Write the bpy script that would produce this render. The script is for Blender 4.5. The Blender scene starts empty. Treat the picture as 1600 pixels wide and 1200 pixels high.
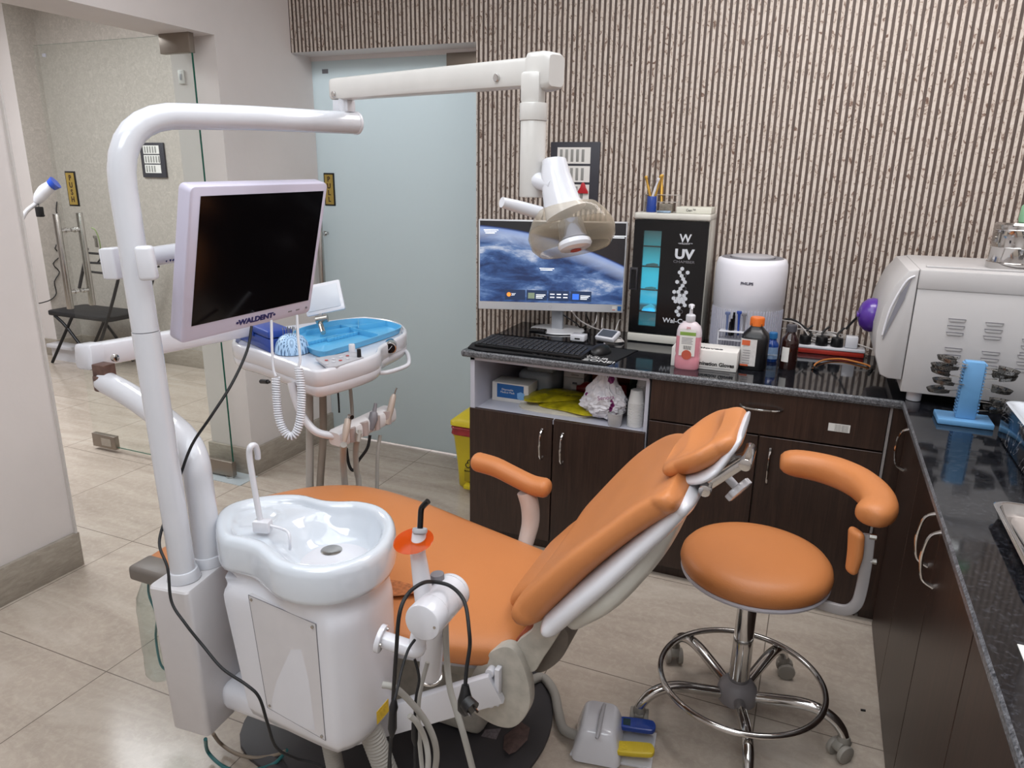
import bpy, bmesh, math, random
from mathutils import Vector, Matrix
random.seed(7)
PI = math.pi
C = bpy.context.scene.collection
# ---------------------------------------------------------------- camera, world, lamps, exposure
FPX = 1127.7
CAM = Vector((0, 0, 1.435))
def _axes(yaw, pitch, roll):
    f = Vector((math.sin(yaw)*math.cos(pitch), math.cos(yaw)*math.cos(pitch), -math.sin(pitch)))
    r = Vector((math.cos(yaw), -math.sin(yaw), 0)); u = r.cross(f)
    return math.cos(roll)*r + math.sin(roll)*u, -math.sin(roll)*r + math.cos(roll)*u, f
AR, AU, AF = _axes(-.396276502, .283006104, .015242535)
cd = bpy.data.cameras.new('camera'); cam = bpy.data.objects.new('camera', cd); C.objects.link(cam)
cd.sensor_width = 36; cd.lens = FPX/1600*36; cd.clip_start = .02; cd.clip_end = 60
m = Matrix((AR, AU, -AF)).transposed().to_4x4(); m.translation = CAM
cam.matrix_world = m
sc = bpy.context.scene; sc.camera = cam
sc.view_settings.view_transform = 'Standard'; sc.view_settings.look = 'None'
sc.view_settings.gamma = 1; sc.view_settings.use_curve_mapping = False
sc.view_settings.exposure = 0.30
w = bpy.data.worlds.new('world'); sc.world = w; w.use_nodes = True
w.node_tree.nodes['Background'].inputs[0].default_value = (.8, .88, 1, 1)
w.node_tree.nodes['Background'].inputs[1].default_value = .25
def area(name, loc, sx, sy, power, col=(1, 1, 1), rot=(0, 0, 0)):
    l = bpy.data.lights.new(name, 'AREA'); l.shape = 'RECTANGLE'; l.size = sx; l.size_y = sy; l.energy = power; l.color = col
    o = bpy.data.objects.new(name, l); o.location = loc; o.rotation_euler = rot; C.objects.link(o); return o
CEIL = 2.62
area('ceiling_light_room', (-.9, .9, CEIL-.03), 2.4, 1.6, 28, (.90, .955, 1))
area('ceiling_light_counter', (.1, 2.1, CEIL-.03), 1.3, .5, 19, (1, .97, .965))
area('ceiling_light_near', (-.4, -.5, CEIL-.03), 1.4, 1.0, 24, (.88, .95, 1))
area('ceiling_light_lobby', (-4.2, 2.2, CEIL-.03), 1.8, 1.6, 74, (.93, .965, 1))
area('ceiling_light_corridor', (-2.0, 4.0, CEIL-.05), .9, .6, 60, (.84, .88, 1))

def U(x, y, X=None, Y=None, Z=None):
    """world point seen at a place of the photograph, on the plane X=, Y= or Z="""
    d = (x-800)/FPX*AR - (y-600)/FPX*AU + AF
    if X is not None: t = (X-CAM.x)/d.x
    elif Y is not None: t = (Y-CAM.y)/d.y
    else: t = (Z-CAM.z)/d.z
    return CAM + d*t
# ---------------------------------------------------------------- materials
def lin(h):
    h = h.lstrip('#'); out = []
    for i in (0, 2, 4):
        v = int(h[i:i+2], 16)/255
        out.append(v/12.92 if v <= .04045 else ((v+.055)/1.055)**2.4)
    return (*out, 1)
_m = {}
def mat(name, col, rough=.5, metal=0, noise=0, nscale=12, bump=0, bscale=60, coat=0, trans=0, ior=1.45, emit=0, alpha=1, sub=0, spec=None):
    if name in _m: return _m[name]
    M = bpy.data.materials.new(name); M.use_nodes = True; _m[name] = M
    nt = M.node_tree; b = nt.nodes['Principled BSDF']
    c = lin(col) if isinstance(col, str) else col
    b.inputs['Base Color'].default_value = c; b.inputs['Roughness'].default_value = rough; b.inputs['Metallic'].default_value = metal
    b.inputs['Coat Weight'].default_value = coat; b.inputs['Coat Roughness'].default_value = .04
    b.inputs['Transmission Weight'].default_value = trans; b.inputs['IOR'].default_value = ior; b.inputs['Alpha'].default_value = alpha
    if spec is not None: b.inputs['Specular IOR Level'].default_value = spec
    if sub: b.inputs['Subsurface Weight'].default_value = sub; b.inputs['Subsurface Scale'].default_value = .01
    if emit: b.inputs['Emission Color'].default_value = c; b.inputs['Emission Strength'].default_value = emit
    tc = nt.nodes.new('ShaderNodeTexCoord')
    if noise:
        n = nt.nodes.new('ShaderNodeTexNoise'); n.inputs['Scale'].default_value = nscale; n.inputs['Detail'].default_value = 5
        nt.links.new(tc.outputs['Object'], n.inputs['Vector'])
        r = nt.nodes.new('ShaderNodeMapRange'); r.inputs['From Min'].default_value = .3; r.inputs['From Max'].default_value = .7
        r.inputs['To Min'].default_value = 1-noise; r.inputs['To Max'].default_value = 1+noise*.4
        nt.links.new(n.outputs['Fac'], r.inputs['Value'])
        v = nt.nodes.new('ShaderNodeVectorMath'); v.operation = 'SCALE'; v.inputs[0].default_value = c[:3]
        nt.links.new(r.outputs[0], v.inputs['Scale']); nt.links.new(v.outputs[0], b.inputs['Base Color'])
    if bump:
        n = nt.nodes.new('ShaderNodeTexNoise'); n.inputs['Scale'].default_value = bscale; n.inputs['Detail'].default_value = 4
        nt.links.new(tc.outputs['Object'], n.inputs['Vector'])
        u = nt.nodes.new('ShaderNodeBump'); u.inputs['Strength'].default_value = bump; u.inputs['Distance'].default_value = .004
        nt.links.new(n.outputs['Fac'], u.inputs['Height']); nt.links.new(u.outputs[0], b.inputs['Normal'])
    return M
class NG:
    """small helper to wire node materials"""
    def __init__(s, name):
        s.M = bpy.data.materials.new(name); s.M.use_nodes = True; s.t = s.M.node_tree; s.b = s.t.nodes['Principled BSDF']; _m[name] = s.M
        s.tc = s.n('ShaderNodeTexCoord'); s.out = s.t.nodes['Material Output']
    def n(s, k, **a):
        x = s.t.nodes.new(k)
        for q, v in a.items(): setattr(x, q, v)
        return x
    def l(s, a, b): s.t.links.new(a, b)
    def xyz(s, v=None):
        x = s.n('ShaderNodeSeparateXYZ'); s.l(v or s.tc.outputs['Object'], x.inputs[0]); return x.outputs
    def math(s, op, a, b=None, c=None):
        x = s.n('ShaderNodeMath', operation=op)
        for i, v in enumerate((a, b, c)):
            if v is None: continue
            if isinstance(v, (int, float)): x.inputs[i].default_value = v
            else: s.l(v, x.inputs[i])
        return x.outputs[0]
    def scale(s, sx, sy, sz, src=None):
        x = s.n('ShaderNodeMapping'); x.inputs['Scale'].default_value = (sx, sy, sz); s.l(src or s.tc.outputs['Object'], x.inputs[0]); return x.outputs[0]
    def noise(s, vec, sc, det=4, rough=.5, dist=0):
        x = s.n('ShaderNodeTexNoise'); s.l(vec, x.inputs['Vector']); x.inputs['Scale'].default_value = sc
        x.inputs['Detail'].default_value = det; x.inputs['Roughness'].default_value = rough; x.inputs['Distortion'].default_value = dist; return x.outputs['Fac']
    def ramp(s, f, stops, const=False):
        x = s.n('ShaderNodeValToRGB'); s.l(f, x.inputs[0]); e = x.color_ramp.elements
        if const: x.color_ramp.interpolation = 'CONSTANT'
        while len(e) < len(stops): e.new(.5)
        for i, (p, c) in enumerate(stops): e[i].position = p; e[i].color = lin(c) if isinstance(c, str) else (c, c, c, 1)
        return x.outputs[0]
    def mix(s, f, a, b, kind='MIX'):
        x = s.n('ShaderNodeMix', data_type='RGBA', blend_type=kind)
        for i, v in ((0, f), (6, a), (7, b)):
            if isinstance(v, (int, float)): x.inputs[i].default_value = v
            elif isinstance(v, str): x.inputs[i].default_value = lin(v)
            else: s.l(v, x.inputs[i])
        return x.outputs[2]
    def bump(s, h, strength=.3, dist=.003):
        x = s.n('ShaderNodeBump'); x.inputs['Strength'].default_value = strength; x.inputs['Distance'].default_value = dist
        s.l(h, x.inputs['Height']); s.l(x.outputs[0], s.b.inputs['Normal'])
    def col(s, c): s.l(c, s.b.inputs['Base Color'])
def tile_lines(g, px, ox, py, oy, half):
    o = g.xyz(); ds = []
    for c, p, q in ((o[0], px, ox), (o[1], py, oy)):
        f = g.math('FRACT', g.math('DIVIDE', g.math('SUBTRACT', c, q), p))
        d = g.math('MINIMUM', f, g.math('SUBTRACT', 1, f))
        ds.append(g.math('MULTIPLY', d, p))
    return g.math('LESS_THAN', g.math('MINIMUM', *ds), half)
g = NG('floor_tile')
v = g.scale(.9, 2.2, 1); v = g.n('ShaderNodeMapping'); v.inputs['Rotation'].default_value = (0, 0, .25); v.inputs['Scale'].default_value = (.8, 3.2, 1); g.l(g.tc.outputs['Object'], v.inputs[0])
n1 = g.noise(v.outputs[0], 2.2, 8, .62, 1.1); n2 = g.noise(g.tc.outputs['Object'], 45, 5, .7, .6)
base = g.ramp(n1, [(.28, '#a3968a'), (.5, '#b3a699'), (.7, '#c1b6aa')])
base = g.mix(g.ramp(n2, [(.45, 0), (.7, .35)]), base, '#cfc4b6')
g.col(g.mix(tile_lines(g, .5965, -.009, .597, 1.213, .0016), base, '#71675e'))
g.b.inputs['Roughness'].default_value = .17; g.b.inputs['Specular IOR Level'].default_value = .45
g.bump(n2, .05, .001)
FLOOR = g.M
g = NG('striped_wallpaper')
o = g.xyz(); P = .0219
nx = g.noise(g.scale(30, 30, 9), 3.0, 4, .7)
ph = g.math('FRACT', g.math('DIVIDE', g.math('ADD', o[0], g.math('MULTIPLY', g.math('SUBTRACT', nx, .5), .0016)), P))
cell = g.math('FLOOR', g.math('DIVIDE', o[0], P))
sh = g.n('ShaderNodeCombineXYZ'); g.l(g.math('MULTIPLY', cell, 7.31), sh.inputs[0]); g.l(g.math('MULTIPLY', cell, 1.7), sh.inputs[1]); g.l(g.math('MULTIPLY', o[2], 1), sh.inputs[2])
va = g.n('ShaderNodeVectorMath', operation='ADD'); g.l(sh.outputs[0], va.inputs[0]); g.l(g.scale(3.2, 1, 1), va.inputs[1])
fl = g.noise(va.outputs[0], 15, 5, .74, 1.6)
cream = g.ramp(fl, [(.375, '#6b5245'), (.41, '#9c8a7d'), (.455, '#c4b8ad'), (.60, '#cdc3ba'), (.75, '#dad2cb')])
br = g.ramp(g.noise(g.scale(90, 90, 4), 3, 3), [(.3, '#463932'), (.7, '#5c4d46')])
stripe = g.math('LESS_THAN', ph, .47)
g.col(g.mix(stripe, cream, br)); g.b.inputs['Roughness'].default_value = .55
g.bump(g.ramp(ph, [(0, 0), (.05, .0), (.47, .0), (.52, 1), (.95, 1), (1, 0)]), .5, .002)
WALLP = g.M
g = NG('dark_wenge_laminate')
n = g.noise(g.scale(60, 60, 3.2), 1.4, 6, .7, .8); n2 = g.noise(g.scale(5, 5, .9), 2.2, 3, .5, 2.5)
g.col(g.mix(g.ramp(n2, [(.35, 0), (.65, .8)]), g.ramp(n, [(.3, '#241711'), (.5, '#33221b'), (.72, '#432f26')]), g.ramp(n, [(.3, '#20140f'), (.7, '#39271f')])))
g.b.inputs['Roughness'].default_value = .36; g.bump(n, .08, .001)
WENGE = g.M
g = NG('black_granite')
n = g.noise(g.tc.outputs['Object'], 95, 6, .75, .4); n2 = g.noise(g.tc.outputs['Object'], 17, 4, .6, 1.5)
s = g.mix(g.ramp(n, [(.52, 0), (.66, 1)]), '#0d0e12', '#34363c'); g.col(g.mix(g.ramp(n2, [(.56, 0), (.75, .5)]), s, '#26282e'))
g.b.inputs['Roughness'].default_value = .07; g.b.inputs['Specular IOR Level'].default_value = .6
GRAN = g.M
g = NG('granite_edge')
n = g.noise(g.tc.outputs['Object'], 160, 5, .8, .4)
g.col(g.ramp(n, [(.35, '#26272a'), (.5, '#5b5c60'), (.68, '#8d8e92')])); g.b.inputs['Roughness'].default_value = .35
GEDGE = g.M
g = NG('textured_wall_plaster')
n = g.noise(g.tc.outputs['Object'], 30, 8, .75, 1.5)
g.col(g.ramp(n, [(.3, '#a29b93'), (.5, '#aea79f'), (.7, '#c2bbb2')])); g.b.inputs['Roughness'].default_value = .4; g.bump(n, .5, .004)
TEXW = g.M
g = NG('beige_skirting_tile')
n = g.noise(g.scale(3, 3, 12), 6, 8, .7, .6)
g.col(g.ramp(n, [(.3, '#8d8479'), (.5, '#9c9387'), (.7, '#aba297')])); g.b.inputs['Roughness'].default_value = .3
SKIRT = g.M
WALLW = mat('painted_wall', '#d6cfcc', .75, noise=.05, nscale=3, bump=.12, bscale=40)
WHITE = mat('white_gloss_plastic', '#d4d4da', .22, coat=.5, noise=.03, nscale=5)
ENAMEL = mat('white_enamel_metal', '#cdced4', .22, coat=.6, noise=.04, nscale=8)
CERAM = mat('white_ceramic', '#cdd3db', .07, coat=.8, noise=.02)
GREYP = mat('grey_plastic', '#77757a', .45, noise=.08)
LGREY = mat('light_grey_plastic', '#aeadb2', .4, noise=.05)
BLACK = mat('black_plastic', '#121214', .4, noise=.15)
BLACKG = mat('black_gloss', '#07070a', .12, noise=.1)
RUBBER = mat('black_rubber', '#161618', .6, bump=.1)
CHROME = mat('chrome', '#c6c4c2', .09, 1, noise=.04)
STEEL = mat('brushed_steel', '#b5b2ad', .24, 1, noise=.08, nscale=30)
SATIN = mat('satin_nickel_fitting', '#948a80', .38, .75, noise=.05)
ORANGE = mat('orange_leatherette', '#bf7a48', .42, noise=.05, nscale=4, bump=.12, bscale=420, spec=.4)
HOSE = mat('grey_beige_hose', '#a09d97', .55, noise=.06)
PAPER = mat('white_card', '#dedcd8', .6, noise=.04)
# ---------------------------------------------------------------- mesh helpers
W = {}
def root_of(o):
    while o.parent: o = o.parent
    return o
def thing(name, label, cat, loc=(0, 0, 0), rz=0, group=None):
    o = bpy.data.objects.new(name, None); C.objects.link(o); o.empty_display_size = .05
    o.location = loc; o.rotation_euler = (0, 0, rz); W[o.name] = Matrix.Translation(loc) @ Matrix.Rotation(rz, 4, 'Z')
    o['label'] = label; o['category'] = cat
    if group: o['group'] = group
    return o
def obj(name, bm, mt, parent=None, smooth=True, label=None, angle=40, sub=0, local=False):
    me = bpy.data.meshes.new(name); bmesh.ops.recalc_face_normals(bm, faces=bm.faces)
    if parent is not None and not local:
        bm.transform(W[parent.name].inverted())
    bm.to_mesh(me); bm.free()
    for q in (mt if isinstance(mt, (list, tuple)) else [mt]): me.materials.append(q)
    if smooth:
        for p in me.polygons: p.use_smooth = True
        if not sub: me.set_sharp_from_angle(angle=math.radians(angle))
    o = bpy.data.objects.new(name, me); C.objects.link(o)
    if parent is not None: o.parent = parent; W[o.name] = W[parent.name]
    else: W[o.name] = Matrix.Identity(4)
    if sub:
        s = o.modifiers.new('subsurf', 'SUBSURF'); s.levels = s.render_levels = sub
    if label: o['label'] = label
    return o
def solo(name, bm, mt, label, cat, group=None, **k):
    xs = [v.co for v in bm.verts]
    c = Vector(((min(v.x for v in xs)+max(v.x for v in xs))/2, (min(v.y for v in xs)+max(v.y for v in xs))/2, min(v.z for v in xs)))
    bm.transform(Matrix.Translation(-c)); o = obj(name, bm, mt, None, **k); o.location = c; W[o.name] = Matrix.Translation(c)
    o['label'] = label; o['category'] = cat
    if group: o['group'] = group
    return o
def struct(name, bm, mt, parent=None, **k):
    o = obj(name, bm, mt, parent, **k)
    if parent is None: o['kind'] = 'structure'
    return o
def nb(): return bmesh.new()
def xf(loc=(0, 0, 0), rx=0, ry=0, rz=0):
    return Matrix.Translation(loc) @ Matrix.Rotation(rz, 4, 'Z') @ Matrix.Rotation(ry, 4, 'Y') @ Matrix.Rotation(rx, 4, 'X')
def box(bm, x0, x1, y0, y1, z0, z1, bev=0, seg=2, M=None, mi=0):
    vs = [bm.verts.new((x, y, z)) for x in (x0, x1) for y in (y0, y1) for z in (z0, z1)]
    fs = [bm.faces.new([vs[i] for i in f]) for f in ((0, 1, 3, 2), (4, 6, 7, 5), (0, 4, 5, 1), (2, 3, 7, 6), (0, 2, 6, 4), (1, 5, 7, 3))]
    for f in fs: f.material_index = mi
    if bev:
        es = {e for f in fs for e in f.edges}
        r = bmesh.ops.bevel(bm, geom=list(es), offset=bev, segments=seg, affect='EDGES', profile=.5, clamp_overlap=True)
        vs = list({v for f in r['faces'] for v in f.verts} | {v for v in vs if v.is_valid})
        for f in r['faces']: f.material_index = mi
    if M is not None:
        for v in vs:
            if v.is_valid: v.co = M @ v.co
    return bm
def frame_of(d, up=None):
    d = Vector(d).normalized(); a = Vector(up) if up else (Vector((0, 0, 1)) if abs(d.z) < .95 else Vector((1, 0, 0)))
    x = a.cross(d).normalized(); y = d.cross(x); return x, y, d
def catmull(pts, n=6, closed=False):
    P = [Vector(p) for p in pts]; out = []; N = len(P)
    if N < 3: return P
    rng = range(N if closed else N-1)
    for i in rng:
        if closed: a, b, c, d = P[(i-1) % N], P[i], P[(i+1) % N], P[(i+2) % N]
        else: a, b, c, d = P[max(i-1, 0)], P[i], P[i+1], P[min(i+2, N-1)]
        for k in range(n):
            t = k/n
            out.append(.5*((2*b)+(c-a)*t+(2*a-5*b+4*c-d)*t*t+(3*b-a-3*c+d)*t**3))
    if not closed: out.append(P[-1])
    return out
def tube(bm, pts, r, seg=10, closed=False, smooth=0, cap=True, rect=None, mi=0):
    """swept tube; r number or list; rect=(w,h) sweeps a rounded rectangle"""
    P = catmull(pts, smooth, closed) if smooth else [Vector(p) for p in pts]
    N = len(P)
    if isinstance(r, (list, tuple)):
        if len(r) != N:
            k = len(r)-1; r = [r[min(int(i/(N-1)*k), k-1)]*(1-(i/(N-1)*k-min(int(i/(N-1)*k), k-1)))+r[min(int(i/(N-1)*k), k-1)+1]*(i/(N-1)*k-min(int(i/(N-1)*k), k-1)) for i in range(N)]
    else: r = [r]*N
    T = []
    for i in range(N):
        if closed: t = P[(i+1) % N]-P[i-1]
        else: t = P[min(i+1, N-1)]-P[max(i-1, 0)]
        T.append(t.normalized() if t.length > 1e-9 else Vector((0, 0, 1)))
    x, y, _ = frame_of(T[0]); rings = []
    prev = T[0]
    for i in range(N):
        ax = prev.cross(T[i])
        if ax.length > 1e-7:
            q = Matrix.Rotation(prev.angle(T[i]), 3, ax); x = q @ x
        x = (x-T[i]*x.dot(T[i])).normalized(); y = T[i].cross(x); prev = T[i]
        if rect:
            w, h = rect; b = min(w, h)*.22; prof = []
            for cx, cy, a0 in ((w/2-b, h/2-b, 0), (-w/2+b, h/2-b, 90), (-w/2+b, -h/2+b, 180), (w/2-b, -h/2+b, 270)):
                for a in (0, 45, 90): prof.append((cx+b*math.cos(math.radians(a0+a)), cy+b*math.sin(math.radians(a0+a))))
            rings.append([bm.verts.new(P[i]+x*a*r[i]+y*c*r[i]) for a, c in prof])
        else:
            rings.append([bm.verts.new(P[i]+(x*math.cos(2*PI*k/seg)+y*math.sin(2*PI*k/seg))*r[i]) for k in range(seg)])
    skin(bm, rings, closed, cap, mi); return bm
def skin(bm, rings, closed=False, cap=True, mi=0):
    n = len(rings[0])
    for i in range(len(rings) if closed else len(rings)-1):
        a, b = rings[i], rings[(i+1) % len(rings)]
        for k in range(n):
            f = bm.faces.new((a[k], a[(k+1) % n], b[(k+1) % n], b[k])); f.material_index = mi
    if cap and not closed:
        f = bm.faces.new(list(reversed(rings[0]))); f.material_index = mi
        f = bm.faces.new(rings[-1]); f.material_index = mi
def cyl(bm, a, b, r, r2=None, seg=24, mi=0, bev=0):
    a, b = Vector(a), Vector(b); r2 = r if r2 is None else r2
    if bev:
        L = (b-a).length; k = bev/L
        return tube(bm, [a, a.lerp(b, k*.3), a.lerp(b, k), a.lerp(b, 1-k), a.lerp(b, 1-k*.3), b], [r-bev, r-bev*.3, r, r2, r2-bev*.3, r2-bev], seg, mi=mi)
    return tube(bm, [a, b], [r, r2], seg, mi=mi)
def lathe(bm, prof, seg=32, M=None, mi=0, cap=True):
    M = M or Matrix.Identity(4)
    rings = [[bm.verts.new(M @ Vector((max(r, 1e-4)*math.cos(2*PI*k/seg), max(r, 1e-4)*math.sin(2*PI*k/seg), z))) for k in range(seg)] for r, z in prof]
    skin(bm, rings, False, cap, mi); return bm
def prism(bm, pts, z0, z1, M=None, mi=0, bev=0):
    M = M or Matrix.Identity(4)
    if bev:
        n = len(pts); c = Vector((sum(p[0] for p in pts)/n, sum(p[1] for p in pts)/n, 0))
        def ins(d):
            out = []
            for i in range(n):
                a, b, e = Vector(pts[i-1]).to_2d(), Vector(pts[i]).to_2d(), Vector(pts[(i+1) % n]).to_2d()
                t1 = (b-a).normalized(); t2 = (e-b).normalized(); nn = Vector((t1.y+t2.y, -t1.x-t2.x))
                nn = nn.normalized() if nn.length > 1e-6 else Vector((t1.y, -t1.x))
                out.append(b-nn*d*SG)
            return out
        ar = sum(pts[i-1][0]*pts[i][1]-pts[i][0]*pts[i-1][1] for i in range(n)); SG = 1 if ar > 0 else -1
        lv = [(bev, 0), (bev*.3, bev*.3), (0, bev)]; rings = []
        for d, h in lv: rings.append([bm.verts.new(M @ Vector((*q, z0+h))) for q in ins(d)])
        for d, h in reversed(lv): rings.append([bm.verts.new(M @ Vector((*q, z1-h))) for q in ins(d)])
    else:
        rings = [[bm.verts.new(M @ Vector((p[0], p[1], z))) for p in pts] for z in (z0, z1)]
    skin(bm, rings, mi=mi); return bm
def rrect(x0, x1, y0, y1, r, n=5):
    out = []
    for cx, cy, a0 in ((x1-r, y1-r, 0), (x0+r, y1-r, 90), (x0+r, y0+r, 180), (x1-r, y0+r, 270)):
        for k in range(n+1):
            a = math.radians(a0+90*k/n); out.append((cx+r*math.cos(a), cy+r*math.sin(a)))
    return out
def text(name, body, size, M, mt, parent, extrude=.0006, bold=0, sx=1, align='CENTER'):
    cu = bpy.data.curves.new(name, 'FONT'); cu.body = body; cu.size = size; cu.extrude = extrude; cu.offset = bold
    cu.align_x = align; cu.align_y = 'CENTER'; cu.resolution_u = 3
    t = bpy.data.objects.new(name, cu); C.objects.link(t)
    bpy.context.view_layer.update()
    me = bpy.data.meshes.new_from_object(t.evaluated_get(bpy.context.evaluated_depsgraph_get()))
    bpy.data.objects.remove(t); bpy.data.curves.remove(cu)
    bm = nb(); bm.from_mesh(me); bpy.data.meshes.remove(me)
    bm.transform(M @ Matrix.Diagonal((sx, 1, 1, 1)))
    o = obj(name, bm, mt, parent, smooth=False); return o
def face(origin, right, up):
    """matrix whose local X runs along right and local Y along up, at origin"""
    x = Vector(right).normalized(); z = x.cross(Vector(up)).normalized(); y = z.cross(x)
    m = Matrix((x, y, z)).transposed().to_4x4(); m.translation = Vector(origin); return m
def dup(root, loc, rz, label=None, group=None):
    r = root.copy(); C.objects.link(r); r.location = loc; r.rotation_euler = (0, 0, rz)
    if label: r['label'] = label
    if group: r['group'] = group
    for ch in list(root.children):
        c = ch.copy(); C.objects.link(c); c.parent = r
        for gch in list(ch.children):
            d = gch.copy(); C.objects.link(d); d.parent = c
    return r
# ---------------------------------------------------------------- the room
XL, XB, YW, ZH = -2.425, -2.68, 3.02, 1.972
bm = nb(); box(bm, -6.5, 1.1, -1.6, 5.6, -.08, 0); struct('floor', bm, FLOOR, smooth=False)
bm = nb(); box(bm, -6.5, 1.1, -1.6, 5.6, CEIL, CEIL+.08); struct('ceiling', bm, mat('ceiling_paint', '#dddbd8', .8, noise=.03), smooth=False)
bm = nb()   # left wall with the doorway to the lobby
box(bm, XB, XL, -1.6, 1.600, 0, CEIL); box(bm, XB, XL, 2.537, 5.6, 0, CEIL); box(bm, XB, XL, 1.600, 2.537, ZH, CEIL)
struct('wall_left', bm, WALLW, smooth=False)
bm = nb()   # striped wall: header over the frosted door and the long part behind the worktop
box(bm, XL, -1.452, YW, YW+.22, ZH, CEIL); box(bm, -1.452, 1.1, YW, YW+.22, 0, CEIL)
for f in bm.faces:
    if abs(f.normal.y) < .9 or f.calc_center_median().y > YW+.1: f.material_index = 1
bmesh.ops.recalc_face_normals(bm, faces=bm.faces)
for f in bm.faces: f.material_index = 0 if (f.normal.y < -.9) else 1
struct('wall_back', bm, [WALLP, WALLW], smooth=False)
bm = nb(); box(bm, .93, 1.1, -1.6, YW, 0, CEIL); struct('wall_right', bm, WALLW, smooth=False)
bm = nb(); box(bm, -6.5, 1.1, -1.75, -1.6, 0, CEIL); struct('wall_front', bm, WALLW, smooth=False)
bm = nb(); box(bm, -6.5, XB, 3.935, 4.05, 0, CEIL); struct('wall_lobby_back', bm, TEXW, smooth=False)
bm = nb(); box(bm, -6.5, -5.44, 3.72, 3.935, 0, CEIL); box(bm, -6.6, -6.5, -1.6, 4.05, 0, CEIL)
bmesh.ops.recalc_face_normals(bm, faces=bm.faces)
for f in bm.faces: f.material_index = 1 if f.normal.x > .9 and f.calc_center_median().x > -5.6 else 0
struct('wall_lobby_left', bm, [WALLW, TEXW], smooth=False)
bm = nb(); box(bm, XB, 1.1, 5.5, 5.6, 0, CEIL); struct('wall_corridor', bm, mat('corridor_wall', '#c9d3d6', .7, noise=.03), smooth=False)
def skirt(name, boxes):
    bm = nb()
    for b in boxes: box(bm, *b, 0, .135, .003)
    struct(name, bm, SKIRT)
skirt('baseboard_left', [(XL, -2.407, -1.6, 1.604), (XL, -2.407, 2.533, 3.16), (XB-.01, -2.409, 2.52, 2.537)])
skirt('baseboard_lobby', [(-5.44, XB, 3.92, 3.935), (-6.5, -5.44, 3.705, 3.72), (-5.44, -5.425, 3.705, 3.92)])
skirt('baseboard_jamb', [(XB-.01, -2.409, 1.600, 1.612)])
bm = nb(); box(bm, -2.42, -2.408, 1.597, 1.604, .135, ZH); struct('trim_1', bm, mat('corner_bead', '#c9c4c0', .5, noise=.03))
# glass material shared by the panes
g = NG('clear_door_glass')
tr = g.n('ShaderNodeBsdfTransparent'); tr.inputs[0].default_value = (.975, .992, .984, 1)
gl = g.n('ShaderNodeBsdfGlossy'); gl.inputs['Roughness'].default_value = .01
lw = g.n('ShaderNodeLayerWeight'); lw.inputs[0].default_value = .5
ms = g.n('ShaderNodeMixShader'); g.l(g.math('ADD', g.math('MULTIPLY', g.math('POWER', lw.outputs['Facing'], 4), .45), .03), ms.inputs[0]); g.l(tr.outputs[0], ms.inputs[1]); g.l(gl.outputs[0], ms.inputs[2]); g.l(ms.outputs[0], g.out.inputs[0])
GLASS = g.M
GEDG = mat('green_glass_edge', '#1f5a4a', .2, noise=.1)
g = NG('frosted_door_glass')
tl = g.n('ShaderNodeBsdfTranslucent'); tl.inputs[0].default_value = lin('#d3dad9')
g.b.inputs['Base Color'].default_value = lin('#bfc6c5'); g.b.inputs['Roughness'].default_value = .25
ms = g.n('ShaderNodeMixShader'); ms.inputs[0].default_value = .5; g.l(g.b.outputs[0], ms.inputs[1]); g.l(tl.outputs[0], ms.inputs[2]); g.l(ms.outputs[0], g.out.inputs[0])
g.bump(g.noise(g.scale(60, 1, 4), 4, 3), .03, .001)
FROST = g.M
GOLD = mat('gold_sign_face', '#b59a4e', .35, .3, noise=.1, nscale=40)
def vsign(word, x, y, z0, z1, w, par):
    bm = nb(); box(bm, x-w/2, x+w/2, y-.006, y, z0, z1, .002); s = obj('sign', bm, BLACK, par)
    bm = nb(); box(bm, x-w/2+.007, x+w/2-.007, y-.0075, y-.006, z0+.008, z1-.008); obj('sign_face', bm, GOLD, s, smooth=False)
    n = len(word); h = (z1-z0-.03)/n
    for i, ch in enumerate(word):
        text('letter', ch, h*1.05, face((x, y-.0078, z1-.015-h*(i+.5)), (1, 0, 0), (0, 0, 1)), mat('sign_letter', '#3a2418', .5), s, bold=.0008, sx=.95)
def patch(par, x0, x1, y, z0, z1, name='hinge_patch'):
    bm = nb(); box(bm, x0, x1, y-.014, y+.014, z0, z1, .002); o = obj(name, bm, SATIN, par); return o
# lobby door, standing open at right angles to its wall
d = thing('door_1', 'x', 'x', (-2.475, 2.46, 0)); del d['label'], d['category']; d['kind'] = 'structure'
bm = nb(); box(bm, -3.425, -2.478, 2.455, 2.465, .03, 1.967)
for f in bm.faces:
    if abs(f.normal.y) < .5: f.material_index = 1
bmesh.ops.recalc_face_normals(bm, faces=bm.faces)
for f in bm.faces: f.material_index = 0 if abs(f.normal.y) > .5 or f.normal.x < -.5 else 1
obj('glass_pane', bm, [GLASS, GEDG], d, smooth=False)
p = patch(d, -2.64, -2.475, 2.46, 1.895, 1.972); bm = nb(); cyl(bm, (-2.49, 2.46, 1.97), (-2.49, 2.46, 1.985), .012); obj('pivot', bm, STEEL, p)
p = patch(d, -2.66, -2.475, 2.46, .012, .085); bm = nb(); cyl(bm, (-2.5, 2.46, 0.003), (-2.5, 2.46, .012), .022); obj('pivot', bm, STEEL, p)
p = patch(d, -3.428, -3.262, 2.46, .018, .09, 'lock_patch'); bm = nb(); box(bm, -3.36, -3.29, 2.445, 2.4465, .032, .075); obj('lock_plate', bm, STEEL, p)
vsign('PUSH', -3.301, 2.455, 1.257, 1.418, .068, d)
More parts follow.
